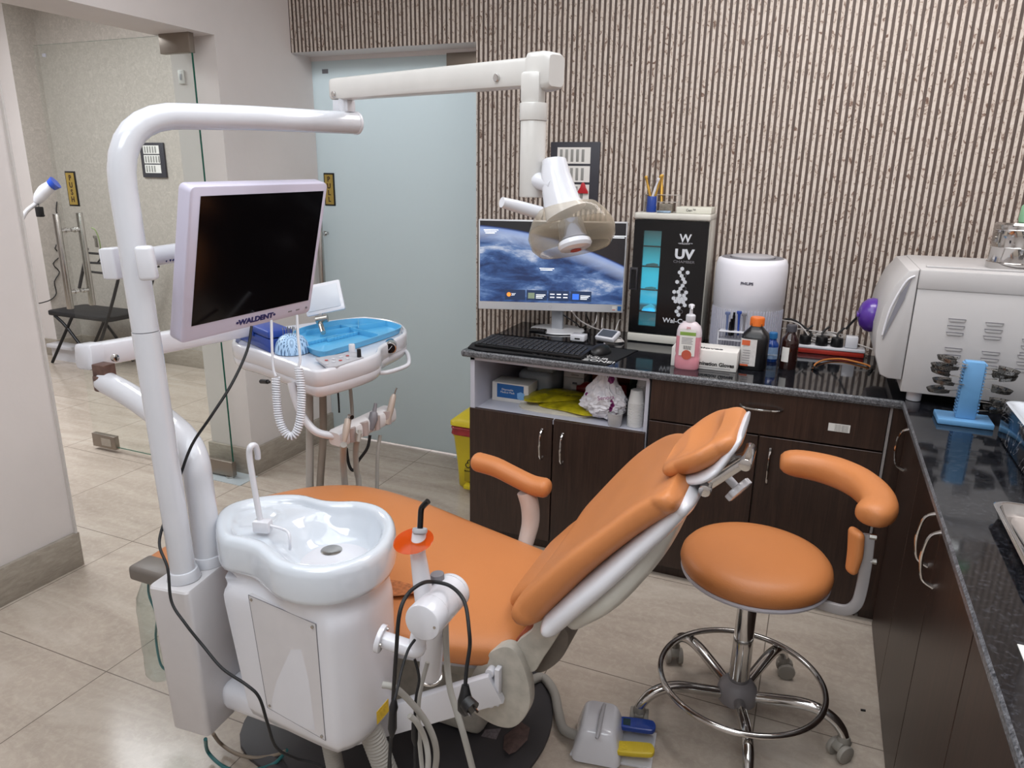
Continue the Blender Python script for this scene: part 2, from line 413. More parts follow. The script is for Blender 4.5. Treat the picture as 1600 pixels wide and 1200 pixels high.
def pull(par, x, y, z0, z1, dy):
    bm = nb(); cyl(bm, (x, y, z0), (x, y, z1), .016, seg=20, bev=.002); h = obj('pull_handle', bm, STEEL, par)
    for z in (z0+.08, z1-.08):
        bm = nb(); cyl(bm, (x, y, z), (x, y+dy, z), .009); cyl(bm, (x, y+dy*.62, z), (x, y+dy*.72, z), .013); obj('standoff', bm, CHROME, h)
pull(d, -3.372, 2.40, .765, 1.222, .055); pull(d, -3.372, 2.52, .765, 1.222, -.055)
bm = nb(); box(bm, -3.37, -3.345, 2.4535, 2.4548, 1.915, 1.93); obj('corner_sticker', bm, GREYP, d, smooth=False)
bm = nb(); tube(bm, [U(143, 356, Y=2.5), U(149, 360, Y=2.5), U(155, 375, Y=2.5), U(158, 395, Y=2.5)], .003, 6, smooth=4)
k = solo('key_ring', bm, mat('green_cord', '#8fa06a', .6), 'pale green cord with keys hung on the glass door handle in the lobby', 'keys')
bm = nb(); q = U(149, 372, Y=2.51); box(bm, q.x-.012, q.x+.012, q.y, q.y+.004, q.z-.045, q.z, .001); cyl(bm, q+Vector((0, .002, .0)), q+Vector((0, .002, .012)), .012); obj('key', bm, STEEL, k)
# frosted door
d = thing('door_2', 'x', 'x', (-1.46, 3.17, 0)); del d['label'], d['category']; d['kind'] = 'structure'
bm = nb(); box(bm, XL+.003, -1.456, 3.165, 3.175, .012, 1.955); obj('glass_pane', bm, FROST, d, smooth=False)
patch(d, -1.668, -1.456, 3.17, 1.89, 1.957); bm = nb(); cyl(bm, (-1.51, 3.17, 1.955), (-1.51, 3.17, 1.975), .008); obj('pivot', bm, STEEL, d)
vsign('PULL', -2.352, 3.165, 1.264, 1.427, .064, d)
pull(d, -2.375, 3.09, .78, 1.205, .065)
bm = nb(); box(bm, -2.36, -2.325, 3.163, 3.1645, 1.895, 1.915); obj('corner_sticker', bm, GREYP, d, smooth=False)
bm = nb(); box(bm, -1.64, -1.4, 3.14, 3.2, 0, .003); struct('trim_2', bm, mat('floor_spring_plate', '#c3ccd0', .3, .3), smooth=False)
bm = nb(); box(bm, -2.62, -2.39, 2.40, 2.52, 0, .003); struct('trim_3', bm, mat('floor_spring_plate', '#c3ccd0', .3, .3), smooth=False)
bm = nb(); box(bm, XL, -1.452, 3.16, 3.24, ZH-.02, ZH+.01); struct('trim_4', bm, WALLW, smooth=False)
# ---------------------------------------------------------------- cabinets and worktop
ZT = .787
FY, FX = 2.42, .31
WHL = mat('white_laminate', '#c3c3ce', .4, noise=.02)
GREYL = mat('grey_edge_strip', '#8b8684', .4, noise=.05)
def bow(p0, p1, out, par, r=.0038, label=None):
    p0, p1, out = Vector(p0), Vector(p1), Vector(out)
    bm = nb(); pts = [p0, p0+out*.7+(p1-p0)*.06]+[p0.lerp(p1, t)+out*(.8+.5*math.sin(PI*t)) for t in (.15, .3, .5, .7, .85)]+[p1+out*.7-(p1-p0)*.06, p1]
    tube(bm, pts, [r*1.5]+[r]*3+[r*1.25]+[r]*3+[r*1.5], 8, smooth=3); obj('handle', bm, CHROME, par)
def door_panel(par, x0, x1, z0, z1, name='door'):
    bm = nb(); box(bm, x0+.0015, x1-.0015, FY, FY+.018, z0+.0015, z1-.0015, .001, 1); return obj(name, bm, WENGE, par, smooth=False)
zb, zs = .075, .550
c = thing('base_cabinet', 'dark wood cabinet with two doors below an open white shelf, left end of worktop', 'cabinet', (-.845, 2.7, 0))
bm = nb()
for b in ((-1.19, -1.172, 2.425, 3.0, .06, ZT-.026), (-.508, -.4945, 2.44, 3.0, .06, ZT-.026), (-1.172, -.508, 2.44, 3.0, .06, .078), (-1.172, -.508, 2.425, 3.0, zs-.016, zs), (-1.172, -.508, 2.985, 3.0, .078, ZT-.026), (-1.19, -.4945, 2.425, 2.445, ZT-.04, ZT-.0262)):
    box(bm, *b)
obj('carcass', bm, WHL, c, smooth=False)
bm = nb(); box(bm, -1.175, -.496, 2.448, 2.46, 0, .06); obj('toe_kick', bm, WENGE, c, smooth=False)
e = door_panel(c, -1.193, -.845, .045, .555); bow((-.886, FY, .388), (-.886, FY, .508), (0, -.02, 0), e)
e = door_panel(c, -.843, -.496, .045, .555); bow((-.803, FY, .382), (-.803, FY, .504), (0, -.02, 0), e)
c = thing('base_cabinet', 'dark wood cabinet with one wide drawer over two doors, middle of back run', 'cabinet', (-.11, 2.7, 0))
bm = nb(); box(bm, -.488, .26, 2.44, 3.0, .06, ZT-.026); obj('carcass', bm, WENGE, c, smooth=False)
bm = nb(); box(bm, -.488, .26, 2.448, 2.46, 0, .06); obj('toe_kick', bm, WENGE, c, smooth=False)
e = door_panel(c, -.486, .260, .610, ZT-.028, 'drawer'); bow((-.183, FY, .704), (-.052, FY, .704), (0, -.02, 0), e)
bm = nb(); box(bm, .093, .157, FY-.001, FY, .657, .683); s = obj('sticker', bm, PAPER, e, smooth=False, label='white asset sticker with small print')
for i in range(5): text('print_line', 'Warranty registration', .0045, face((.132, FY-.0012, .679-i*.0045), (1, 0, 0), (0, 0, 1)), BLACK, s, extrude=.0001)
door_panel(c, -.486, -.114, .045, .607)
e = door_panel(c, -.112, .260, .045, .607); bow((-.072, FY, .44), (-.072, FY, .565), (0, -.02, 0), e)
bm = nb(); box(bm, .2605, .268, FY-.002, FY+.018, .045, ZT-.03); obj('edge_strip', bm, GREYL, c, smooth=False)
bm = nb(); box(bm, .27, FX+.018, FY+.002, FY+.018, .045, ZT-.028); box(bm, .27, .325, 2.448, 2.46, 0, .045)
solo('corner_filler', bm, WENGE, 'narrow dark wood filler panel in the corner between the two cabinet runs', 'panel', smooth=False)
def side_cab(y0, y1, label, doors, zlow=.01):
    c = thing('base_cabinet', label, 'cabinet', (.6, (y0+y1)/2, 0))
    bm = nb(); box(bm, FX+.02, .925, y0+.001, y1-.001, .04, ZT-.026); box(bm, FX+.016, FX+.03, y0+.001, y1-.001, 0, .04); obj('carcass', bm, WENGE, c, smooth=False)
    for a, b, hy in doors:
        bm = nb(); box(bm, FX, FX+.018, a+.0015, b-.0015, zlow, ZT-.028, .001, 1); e = obj('door', bm, WENGE, c, smooth=False)
        if hy: bow((FX, hy, .60), (FX, hy, .73), (-.024, 0, 0), e, .0038)
side_cab(1.64, 2.418, 'dark wood two-door cabinet under the steam steriliser, right-hand run', [(1.64, 2.035, 1.705), (2.035, 2.40, 2.31)])
side_cab(1.25, 1.638, 'dark wood one-door cabinet in the middle of the right-hand run', [(1.25, 1.638, 1.61)])
side_cab(.2, 1.248, 'dark wood cabinet nearest the viewer on the right-hand run', [(.74, 1.248, None), (.2, .74, None)])
bm = nb()
L = [(-1.218, YW-.001), (-1.218, 2.402), (.288, 2.402), (.288, .1), (.928, .1), (.928, YW-.001)]
rings = []
for ins, z in ((.004, ZT-.026), (0, ZT-.018), (0, ZT-.006), (.004, ZT)):
    q = [(-1.218+ins, YW-.001), (-1.218+ins, 2.402+ins), (.288+ins, 2.402+ins), (.288+ins, .1), (.928, .1), (.928, YW-.001)]
    rings.append([bm.verts.new((*p, z)) for p in q])
skin(bm, rings)
bmesh.ops.recalc_face_normals(bm, faces=bm.faces)
for f in bm.faces: f.material_index = 0 if f.normal.z > .9 else 1
o = obj('worktop', bm, [GRAN, GEDGE], None, smooth=False)
o['label'] = 'polished black granite L-shaped worktop with grey rounded front edge'; o['category'] = 'worktop'
# ---------------------------------------------------------------- lofted cushions
def ring_pts(c, t, n, w, h, e=2.6, dip=0, seg=28, flat=1.0):
    """superellipse ring about c: half width w along t, half height h along n; dip hollows the top"""
    out = []
    for k in range(seg):
        a = 2*PI*k/seg; ca, sa = math.cos(a), math.sin(a)
        x = w*math.copysign(abs(ca)**(2/e), ca); y = h*math.copysign(abs(sa)**(2/e), sa)
        if y > 0: y -= dip*max(0, 1-abs(x/w)**(2.8 if w > .15 else 2))
        else: y *= flat
        out.append(Vector(c)+Vector(t)*x+Vector(n)*y)
    return out
def loft(bm, secs, seg=28, mi=0, cap=True):
    rings = [[bm.verts.new(p) for p in ring_pts(*s[:5], **(s[5] if len(s) > 5 else {}), seg=seg)] for s in secs]
    skin(bm, rings, cap=cap, mi=mi); return bm
def cushion(path, e=2.8, endr=.05, n=5, seg=32):
    """path: list of (center, t, n, w, h, dip); rounds both ends; returns sections"""
    out = []
    def lerp(a, b, f):
        return tuple(x.lerp(y, f) if isinstance(x, Vector) else x+(y-x)*f for x, y in zip(a, b))
    P = [tuple(Vector(x) if isinstance(x, (tuple, list)) else x for x in p) for p in path]
    def end(p, d):   # rounding slices before p in direction d
        res = []
        for i in range(n):
            a = (i+.5)/n*PI/2 if i else .12
            c = p[0]+d*endr*(1-math.sin(a)) if False else p[0]+d*endr*math.cos(a)
            s = math.sin(a)
            res.append((c, p[1], p[2], p[3]-endr*.95*(1-s), p[4]*(.25+.75*s), dict(e=e, dip=p[5]*s)))
        return res
    d0 = (P[0][0]-P[1][0]).normalized(); d1 = (P[-1][0]-P[-2][0]).normalized()
    out += end(P[0], d0)
    K = 5
    for i in range(len(P)-1):
        a, b, c, d = P[max(i-1, 0)], P[i], P[i+1], P[min(i+2, len(P)-1)]
        for k in range(K if i < len(P)-2 else K+1):
            t = k/K; v = []
            for q in range(6):
                v.append(.5*((2*b[q])+(c[q]-a[q])*t+(2*a[q]-5*b[q]+4*c[q]-d[q])*t*t+(3*b[q]-a[q]-3*c[q]+d[q])*t**3))
            out.append((v[0], v[1], v[2], v[3], v[4], dict(e=e, dip=v[5])))
    out += list(reversed(end(P[-1], d1)))
    return out
# ---------------------------------------------------------------- patient chair
YC = 1.40
ch = thing('dental_chair', 'reclined orange padded dental patient chair on a dark floor plate', 'dental chair', (-.85, YC, 0))
Yv, Zv = (0, 1, 0), (0, 0, 1)
def sec(x, z, w, h, dip, cy=YC, pitch=0):
    return (Vector((x, cy, z)), Vector(Yv), Vector((-math.sin(pitch), 0, math.cos(pitch))), w, h, dip)
bm = nb()
loft(bm, cushion([sec(-.535, .436, .215, .05, .006, 1.425), sec(-.63, .438, .245, .052, .008, 1.42), sec(-.80, .460, .268, .055, .008, 1.41), sec(-1.0, .487, .292, .055, .004),
    sec(-1.18, .492, .297, .052, 0, 1.405), sec(-1.35, .470, .285, .046, 0, 1.40), sec(-1.50, .432, .25, .04, 0, 1.39)], e=3.0, endr=.055), seg=40)
seat = obj('seat_cushion', bm, ORANGE, ch)
bm = nb(); patch_px = [(606, 905), (625, 908), (650, 915), (652, 926), (630, 930), (607, 932)]
rings = [[bm.verts.new(U(x, y, Z=.512+d)) for x, y in patch_px] for d in (-.006, 0)]
skin(bm, rings); obj('worn_patch', bm, mat('cracked_tan_leatherette', '#b06a3d', .8, noise=.45, nscale=90, bump=.6, bscale=150), seat, label='cracked tan worn patch')
bm = nb()   # pan under the seat
loft(bm, cushion([sec(-.56, .385, .19, .02, 0, 1.43), sec(-.8, .402, .23, .025, 0), sec(-1.1, .42, .25, .025, 0), sec(-1.40, .405, .22, .02, 0)], e=4, endr=.02), seg=28)
obj('seat_pan', bm, WHITE, ch)
# backrest frame: u runs up the back, nn points out of its front
th = math.radians(50); u_ = Vector((math.cos(th), 0, math.sin(th))); nn = Vector((-math.sin(th), 0, math.cos(th)))
def B(u, n, y=YC): return u_*u+nn*n+Vector((0, y, 0))
def bsec(u, n, w, h, dip, cy=1.385): return (B(u, n, cy), Vector(Yv), nn, w, h, dip)
bm = nb()
loft(bm, cushion([bsec(.185, .737, .260, .058, .038, 1.400), bsec(.26, .742, .292, .057, .046, 1.43), bsec(.34, .744, .302, .054, .048, 1.443), bsec(.42, .739, .282, .049, .044, 1.432), bsec(.485, .734, .238, .048, .042, 1.396), bsec(.54, .726, .190, .045, .038, 1.350)], e=2.7, endr=.045, n=7), seg=56)
obj('backrest_cushion', bm, ORANGE, ch)
bm = nb(); loft(bm, cushion([bsec(.06, .735, .16, .035, .01, 1.46), bsec(.12, .735, .18, .038, .02, 1.45), bsec(.2, .73, .19, .04, .03, 1.43)], e=3, endr=.03), seg=32)
obj('lumbar_cushion', bm, ORANGE, ch)
bm = nb()
loft(bm, cushion([bsec(.20, .680, .240, .034, 0, 1.38), bsec(.28, .682, .268, .034, 0, 1.405), bsec(.36, .682, .274, .033, 0, 1.418), bsec(.44, .684, .25, .030, 0, 1.41), bsec(.50, .685, .21, .027, 0, 1.38), bsec(.55, .688, .165, .024, 0, 1.345)], e=2.6, endr=.03), seg=44)
sh = obj('back_shell', bm, WHITE, ch)
bm = nb()
loft(bm, cushion([bsec(.22, .652, .205, .03, 0), bsec(.32, .648, .22, .035, 0), bsec(.43, .655, .18, .03, 0), bsec(.50, .668, .12, .02, 0)], e=3, endr=.02), seg=36)
obj('back_shell_rim', bm, mat('yellowed_white_plastic', '#c2bfb6', .35, coat=.2, noise=.06), sh)
# headrest on its chrome double link
hu = math.radians(36); hd = Vector((math.cos(hu), 0, math.sin(hu))); hn = Vector((-math.sin(hu), 0, math.cos(hu)))
H0 = (U(1052, 735, Y=1.25)+U(1168, 672, Y=1.25))/2; H0.y = 1.375; H0 += Vector((-.014, 0, -.030))
def hsec(s, n, w, h, dip): return (H0+hd*s+hn*n, Vector(Yv), hn, w, h, dip)
bm = nb(); loft(bm, cushion([hsec(-.046, .012, .120, .034, .032), hsec(-.018, .014, .134, .042, .052), hsec(.012, .014, .134, .042, .052), hsec(.038, .010, .116, .036, .024)], e=2.3, endr=.034, n=7), seg=44)
hr = obj('headrest_cushion', bm, ORANGE, ch)
bm = nb(); loft(bm, cushion([hsec(-.051, -.020, .113, .012, 0), hsec(-.018, -.026, .132, .014, 0), hsec(.016, -.024, .132, .014, 0), hsec(.051, -.010, .109, .012, 0)], e=2.6, endr=.03), seg=40)
obj('headrest_shell', bm, WHITE, hr)
a, b = U(1103, 762, Y=1.27), U(1166, 722, Y=1.27)
bm = nb()
for y0, y1 in ((1.262, 1.285), (1.31, 1.33)):
    A_, B_ = Vector((a.x, (y0+y1)/2, a.z)), Vector((b.x, (y0+y1)/2, b.z))
    tube(bm, [A_, B_], 1, rect=(.006 if y0 > 1.3 else .012, .016))
for p in (a, b): cyl(bm, (p.x, 1.252, p.z), (p.x, 1.345, p.z), .0115, bev=.0015)
c0 = U(1140, 705, Y=1.30); H1_ = H0+hd*.03-hn*.028; tube(bm, [Vector((b.x, 1.31, b.z)), Vector((H1_.x, 1.33, H1_.z))], 1, rect=(.03, .006)); tube(bm, [Vector((a.x, 1.38, a.z)), B(.60, .69, 1.38), B(.5, .672, 1.38)], 1, rect=(.06, .008))
lk = obj('headrest_link', bm, CHROME, ch)
kc = U(1153, 764, Y=1.33); bm = nb(); ax = (hn*-1+hd*.15-Vector(AF)*.35).normalized(); X_, Y_, Z_ = frame_of(ax)
mk = Matrix((X_, Y_, Z_)).transposed().to_4x4(); mk.translation = kc
pts = [((.027+.0018*math.cos(8*2*PI*k/48))*math.cos(2*PI*k/48), (.027+.0018*math.cos(8*2*PI*k/48))*math.sin(2*PI*k/48)) for k in range(48)]
prism(bm, pts, -.005, .008, mk, bev=.002); cyl(bm, kc, kc-ax*.035, .008)
obj('knob', bm, WHITE, lk, label='white fluted tightening knob')
# armrest on the far side
bm = nb(); ap = [U(x, y, Y=1.72) for x, y in ((748, 722), (775, 730), (805, 745), (832, 758), (850, 762))]
P_ = catmull(ap, 4); secs = []
loft(bm, cushion([(p, Vector(Yv), Vector((0, 0, 1)), .03, .026, 0) for p in (ap[0], ap[1], ap[2], ap[3], ap[4])], e=2.3, endr=.018, n=5), seg=24)
arm = obj('armrest_pad', bm, ORANGE, ch)
bm = nb(); pp = [U(822, 768, Y=1.72), U(828, 790, Y=1.72), U(829, 815, Y=1.715), U(824, 838, Y=1.70), U(815, 870, Y=1.67)]
tube(bm, pp, [.026, .026, .025, .023, .02], 16, smooth=5); obj('armrest_post', bm, mat('cream_arm_plastic', '#c8bab3', .4, noise=.05), ch)
# linkage, lift column and floor plate
DIRTY = mat('scuffed_cream_plastic', '#b5b0a6', .45, noise=.22, nscale=30)
bm = nb(); pl = []
def plate(bm, pxs, y, t, bev=.004, sm=5, tilt=0):
    q = catmull([U(a, b, Y=y) for a, b in pxs], sm, True)
    P2 = [(p.x, p.z) for p in q]
    M = Matrix(((1, 0, 0, 0), (0, 0, 1, y), (0, 1, 0, 0), (0, 0, 0, 1)))
    prism(bm, P2, 0, t, M, bev=bev)
plate(bm, [(780, 1012), (800, 1014), (815, 1035), (827, 1075), (826, 1110), (805, 1136), (778, 1136), (748, 1120), (722, 1098), (735, 1060), (752, 1030)], 1.205, .03)
lc = obj('linkage_cover', bm, DIRTY, ch)
for x, y in ((768, 1048), (768, 1095)):
    bm = nb(); q = U(x, y, Y=1.2); cyl(bm, q+Vector((0, .01, 0)), q-Vector((0, .012, 0)), .0105, bev=.002); obj('bolt_cap', bm, WHITE, lc)
bm = nb(); q0, q1 = U(779, 1040, Y=1.2), U(781, 1098, Y=1.2); box(bm, q1.x-.008, q0.x+.008, 1.185, 1.204, q1.z, q0.z, .003); obj('bracket_strip', bm, WHITE, lc)
bm = nb(); plate(bm, [(806, 1006), (830, 985), (838, 962), (868, 958), (880, 975), (868, 1000), (848, 1030), (835, 1050), (822, 1046), (815, 1025)], 1.225, .03)
obj('back_hinge_arm', bm, DIRTY, ch)
bm = nb(); plate(bm, [(860, 975), (885, 985), (887, 1010), (872, 1035), (845, 1052), (828, 1040), (835, 1005)], 1.27, .22)
obj('back_hinge_housing', bm, mat('grey_brown_plastic', '#6f675f', .5, noise=.2, nscale=25), ch)
bm = nb(); plate(bm, [(800, 1008), (818, 985), (832, 968), (838, 975), (825, 995), (812, 1010), (792, 1035), (778, 1046)], 1.24, .02, .002)
obj('torn_leather_edge', bm, mat('torn_orange_edge', '#a5553a', .7, noise=.4, nscale=60), ch, label='torn reddish edge of the seat leather')
bm = nb(); box(bm, -1.02, -.66, 1.40, 1.62, .012, .30, .03, 3); box(bm, -.86, -.60, 1.30, 1.58, .27, .385, .03, 3); obj('lift_housing', bm, DIRTY, ch)
# rubber floor plate
bm = nb(); q = [(-.63, 1.73), (-.58, 1.69), (-.54, 1.62), (-.512, 1.54), (-.503, 1.46), (-.512, 1.37), (-.54, 1.27), (-.60, 1.17), (-.68, 1.10), (-.80, 1.08), (-1.0, 1.09), (-1.22, 1.14), (-1.30, 1.3), (-1.30, 1.5), (-1.22, 1.68), (-1.0, 1.76), (-.75, 1.77)]
prism(bm, [(p.x, p.y) for p in catmull([(a, b, 0) for a, b in q], 4, True)], 0, .012, bev=.003)
obj('floor_plate', bm, mat('dark_rubber_plate', '#3a383b', .5, noise=.12, nscale=9), ch)
bm = nb(); tube(bm, [(-.63, 1.6, .04), U(845, 1058, Z=.02), U(865, 1080, Z=.02), U(872, 1110, Z=.018), U(880, 1138, Z=.02), U(900, 1148, Z=.03), U(915, 1145, Z=.045)], .013, 14, smooth=8)
obj('foot_control_hose', bm, HOSE, ch)
# scrap of film and a label lying on the plate
bm = nb(); F_ = [U(x, y, Z=.016) for x, y in ((815, 1130), (828, 1138), (824, 1160), (806, 1175), (795, 1182), (786, 1172), (788, 1150))]
r0 = [bm.verts.new(p+Vector((0, 0, random.uniform(0, .012)))) for p in F_]; c_ = bm.verts.new(sum(F_, Vector())/7+Vector((0, 0, .014)))
for i in range(7): bm.faces.new((r0[i], r0[(i+1) % 7], c_))
bmesh.ops.solidify(bm, geom=bm.faces[:], thickness=.0006)
solo('plastic_scrap', bm, mat('pinkish_film', '#8d7672', .35, noise=.3, nscale=60, alpha=.85), 'crumpled pinkish scrap of plastic film on the dark floor plate', 'plastic scrap')
bm = nb(); prism(bm, [(p.x, p.y) for p in [U(x, y, Z=.013) for x, y in ((758, 1140), (783, 1138), (775, 1155), (752, 1150))]], .012, .013)
solo('paper_label', bm, mat('printed_grey_label', '#7a7377', .5, noise=.4, nscale=120), 'small printed paper label lying on the dark floor plate', 'label', smooth=False)
# ---------------------------------------------------------------- spittoon with side box
sp = thing('spittoon_unit', 'white spittoon pedestal with ceramic bowl, cup tray and side box', 'spittoon', (-.93, 1.05, .31))
SIDE = mat('white_enamel_box', '#c9c6c8', .35, coat=.3, noise=.05)
rim_px = [(337, 822), (341, 797), (368, 781), (420, 771), (470, 770), (505, 778), (530, 780), (560, 780), (592, 787), (611, 801), (617, 822), (604, 850), (572, 873), (520, 889), (470, 890), (432, 880), (410, 864), (393, 851), (370, 844), (346, 838)]
O_ = [(p.x, p.y) for p in catmull([U(x, y, Z=.72) for x, y in rim_px], 4, True)]
def inset(pts, d):
    n = len(pts); ar = sum(pts[i-1][0]*pts[i][1]-pts[i][0]*pts[i-1][1] for i in range(n)); s = 1 if ar > 0 else -1; out = []
    for i in range(n):
        a, b, e = Vector(pts[i-2]), Vector(pts[i]), Vector(pts[(i+2) % n]); t = (e-a).normalized()
        out.append((b.x-t.y*d*s, b.y+t.x*d*s))
    return out
bc = U(518, 860, Z=.645); BR = .150; bcc = Vector((-.862, 1.112, 0))
def bowl_z(x, y, t):
    d = math.hypot(x-bcc.x, y-bcc.y)
    k = max(0, min(1, (.142-d)/.075)); k = k*k*(3-2*k)
    edge = min(1, t/.10); edge = edge*edge*(3-2*edge); e2_ = min(1, t/.30); e2_ = e2_*(2-e2_)
    ring = .004*math.exp(-((math.hypot(x+1.06, y-1.10)-.048)/.007)**2)*(1-k)
    return .7185-edge*.015-.060*k*e2_+ring*1.6*edge
bm = nb(); rings = []
for d, z in ((.020, .640), (.006, .640), (-.001, .645), (-.003, .655), (-.002, .70), (.001, .712), (.006, .7175), (.013, .7195)):
    rings.append([bm.verts.new((*p, z)) for p in inset(O_, d)])
I_ = inset(O_, .022)
for k in range(1, 40):
    t = k/40; rings.append([bm.verts.new((px+(bc.x-px)*t, py+(bc.y-py)*t, bowl_z(px+(bc.x-px)*t, py+(bc.y-py)*t, t))) for px, py in I_])
skin(bm, rings); bowl = obj('bowl', bm, CERAM, sp, angle=60)
bm = nb(); lathe(bm, [(.0, .6425), (.02, .6435), (.023, .6462), (.019, .648), (.008, .646), (.0, .647)], 28, Matrix.Translation((bc.x, bc.y, .0)))
dr = obj('drain_strainer', bm, STEEL, bowl)
def ray_poly(pts, c, a):
    d = Vector((math.cos(a), math.sin(a))); best = 0
    for i in range(len(pts)):
        p, q = Vector(pts[i-1][:2])-c, Vector(pts[i][:2])-c; e = q-p; den = d.x*e.y-d.y*e.x
        if abs(den) < 1e-12: continue
        t = (p.x*e.y-p.y*e.x)/den; s_ = (p.x*d.y-p.y*d.x)/den
        if 0 <= s_ <= 1.0001 and t > best: best = t
    return c+d*best
def body_poly():
    q = [(-1.005, .985), (-.80, .968), (-.765, .978), (-.742, 1.02), (-.738, 1.11), (-.76, 1.16), (-.86, 1.18), (-1.0, 1.165), (-1.025, 1.12), (-1.03, 1.03), (-1.022, .992)]
    return [(p.x, p.y) for p in catmull([(a, b, 0) for a, b in q], 5, True)]
BP = body_poly(); BCc = Vector((-.90, 1.08)); NB = 96
def blend(z, f, ins, grow=0, foot=1):
    A = inset(O_, ins); out = []
    for k in range(NB):
        a = 2*PI*k/NB; p = ray_poly(A, BCc, a); q = ray_poly(BP, BCc, a); q = BCc+(q-BCc)*foot; r = p.lerp(q, f)
        out.append(bm.verts.new((r.x, r.y, z)))
    return out
bm = nb(); rings = [blend(.303, 1, 0, foot=.72), blend(.294, 1, 0, foot=.86), blend(.298, 1, 0, foot=.94), blend(.318, 1, 0, foot=.99), blend(.34, 1, 0), blend(.45, 1, 0), blend(.53, 1, 0), blend(.565, 1, .0), blend(.585, .97, .02), blend(.597, .85, .02), blend(.607, .6, .018), blend(.617, .3, .016), blend(.628, .08, .014), blend(.645, 0, .012)]
for v in bm.verts:
    if v.co.x < -.94 and v.co.z < .61: v.co.x -= .040*min(1, max(0, (v.co.z-.33)/.28))*min(1, (-.94-v.co.x)/.06)
skin(bm, rings); body = obj('pedestal', bm, WHITE, sp, angle=60)
bm = nb(); pc = [U(x, y, Y=.975) for x, y in ((385, 932), (497, 972), (512, 1153), (415, 1108))]
yy = [.9785, .9655, .9655, .9785]
v0 = [bm.verts.new((p.x, yy[i]+.002, p.z)) for i, p in enumerate(pc)]; v1 = [bm.verts.new((p.x, yy[i]+.012, p.z)) for i, p in enumerate(pc)]
skin(bm, [v0, v1]); pn = obj('service_panel', bm, SIDE, body, smooth=False, label='flat service panel with four screws')
for i, (dx, dz) in enumerate(((.008, -.008), (-.008, -.008), (-.008, .008), (.008, .008))):
    bm = nb(); p = pc[i]; cyl(bm, (p.x+dx, yy[i]-.0005, p.z+dz), (p.x+dx, yy[i]+.006, p.z+dz), .0032, seg=12); obj('screw', bm, STEEL, sp)
bm = nb(); fr = [Vector((p.x, yy[i]+.0024, p.z)) for i, p in enumerate(pc)]; tube(bm, fr, .0011, 6, closed=True); obj('panel_seam', bm, GREYP, sp)
# cup filler
bm = nb(); f0 = U(412, 822, Z=.725); fm = Matrix.Translation(f0) @ Matrix.Rotation(.25, 4, 'Z'); box(bm, -.02, .016, -.012, .012, -.012, .014, .004, 2, fm); fb = obj('filler_block', bm, LGREY, sp)
fb.data.materials.clear(); fb.data.materials.append(WHITE)
bm = nb(); tube(bm, [U(407, 815, Y=f0.y), U(398, 765, Y=f0.y), U(390, 715, Y=f0.y), U(391, 699, Y=f0.y), U(398, 696, Y=f0.y+.012), U(402, 705, Y=f0.y+.02), U(403, 716, Y=f0.y+.024)], .0062, 14, smooth=6); obj('cup_filler_spout', bm, WHITE, sp)
bm = nb(); tube(bm, [f0+Vector((.012, .002, .004)), U(440, 826, Z=.722), U(451, 833, Z=.722), U(453, 850, Z=.70), U(453, 858, Z=.68)], .0032, 10, smooth=5); obj('bowl_rinse_spout', bm, WHITE, sp)
# side box, with its two collars
bm = nb(); top, bot = .612, .235
tq = [(-1.187, .915), (-1.092, .928), (-1.118, 1.095), (-1.205, 1.085)]; bq = [(-1.205, .942), (-1.108, .95), (-1.118, 1.095), (-1.215, 1.085)]
def rq(q, r=.012):
    out = []
    for i in range(4):
        a, b, c = Vector(q[i-1]), Vector(q[i]), Vector(q[(i+1) % 4]); d1, d2 = (a-b).normalized(), (c-b).normalized()
        for k in range(5):
            t = k/4; out.append((b+d1*r*(1-t)**2+d2*r*t**2))
    return out
rings = [[bm.verts.new((*p, z)) for p in rq([tuple(Vector(x).lerp(Vector(q[(j+2) % 4]), ins)) for j, x in enumerate(q)])] for q, z, ins in ((bq, bot, .01), (bq, bot+.003, 0), (tq, top-.004, 0), (tq, top, .015))]
skin(bm, rings); sb = obj('side_box', bm, SIDE, sp, angle=35)
bm = nb(); box(bm, -1.125, -.80, 1.0, 1.13, .262, .33, .025, 4); obj('side_box_bridge', bm, WHITE, sp)
# beam from the chair that carries it
bm = nb(); tube(bm, [U(776, 1074, Y=1.19), U(640, 1114, Y=1.15), U(545, 1142, Y=1.12)], 1, rect=(.022, .072)); tube(bm, [Vector((-.80, 1.14, .262)), Vector((-1.12, 1.10, .262))], 1, rect=(.03, .06))
obj('support_beam', bm, WHITE, sp)
bm = nb(); q = U(608, 1105, Y=1.03); prism(bm, [(0, 0), (.028, .018), (.028, .048), (0, .03)], 0, .0012, face(U(589, 1132, Y=1.02)+Vector((0, 0, 0)), (.45, .9, 0), (0, 0, 1))); y = obj('warning_label', bm, mat('yellow_label', '#c8a42a', .5, noise=.25, nscale=150), sp, label='yellow warning label')
for k, (x, y, r) in enumerate(((510, 1180, .019), (575, 1172, .024))):
    bm = nb(); p = U(x, y, Y=1.07); pts = [Vector((p.x, p.y, .305-i*.0028)) + Vector((.0006*i*k, .0004*i, 0)) for i in range(105)]
    tube(bm, pts, [r*(1+.07*(1 if i % 3 == 0 else -.3)) for i in range(105)], 18); obj('drain_hose', bm, HOSE, sp)
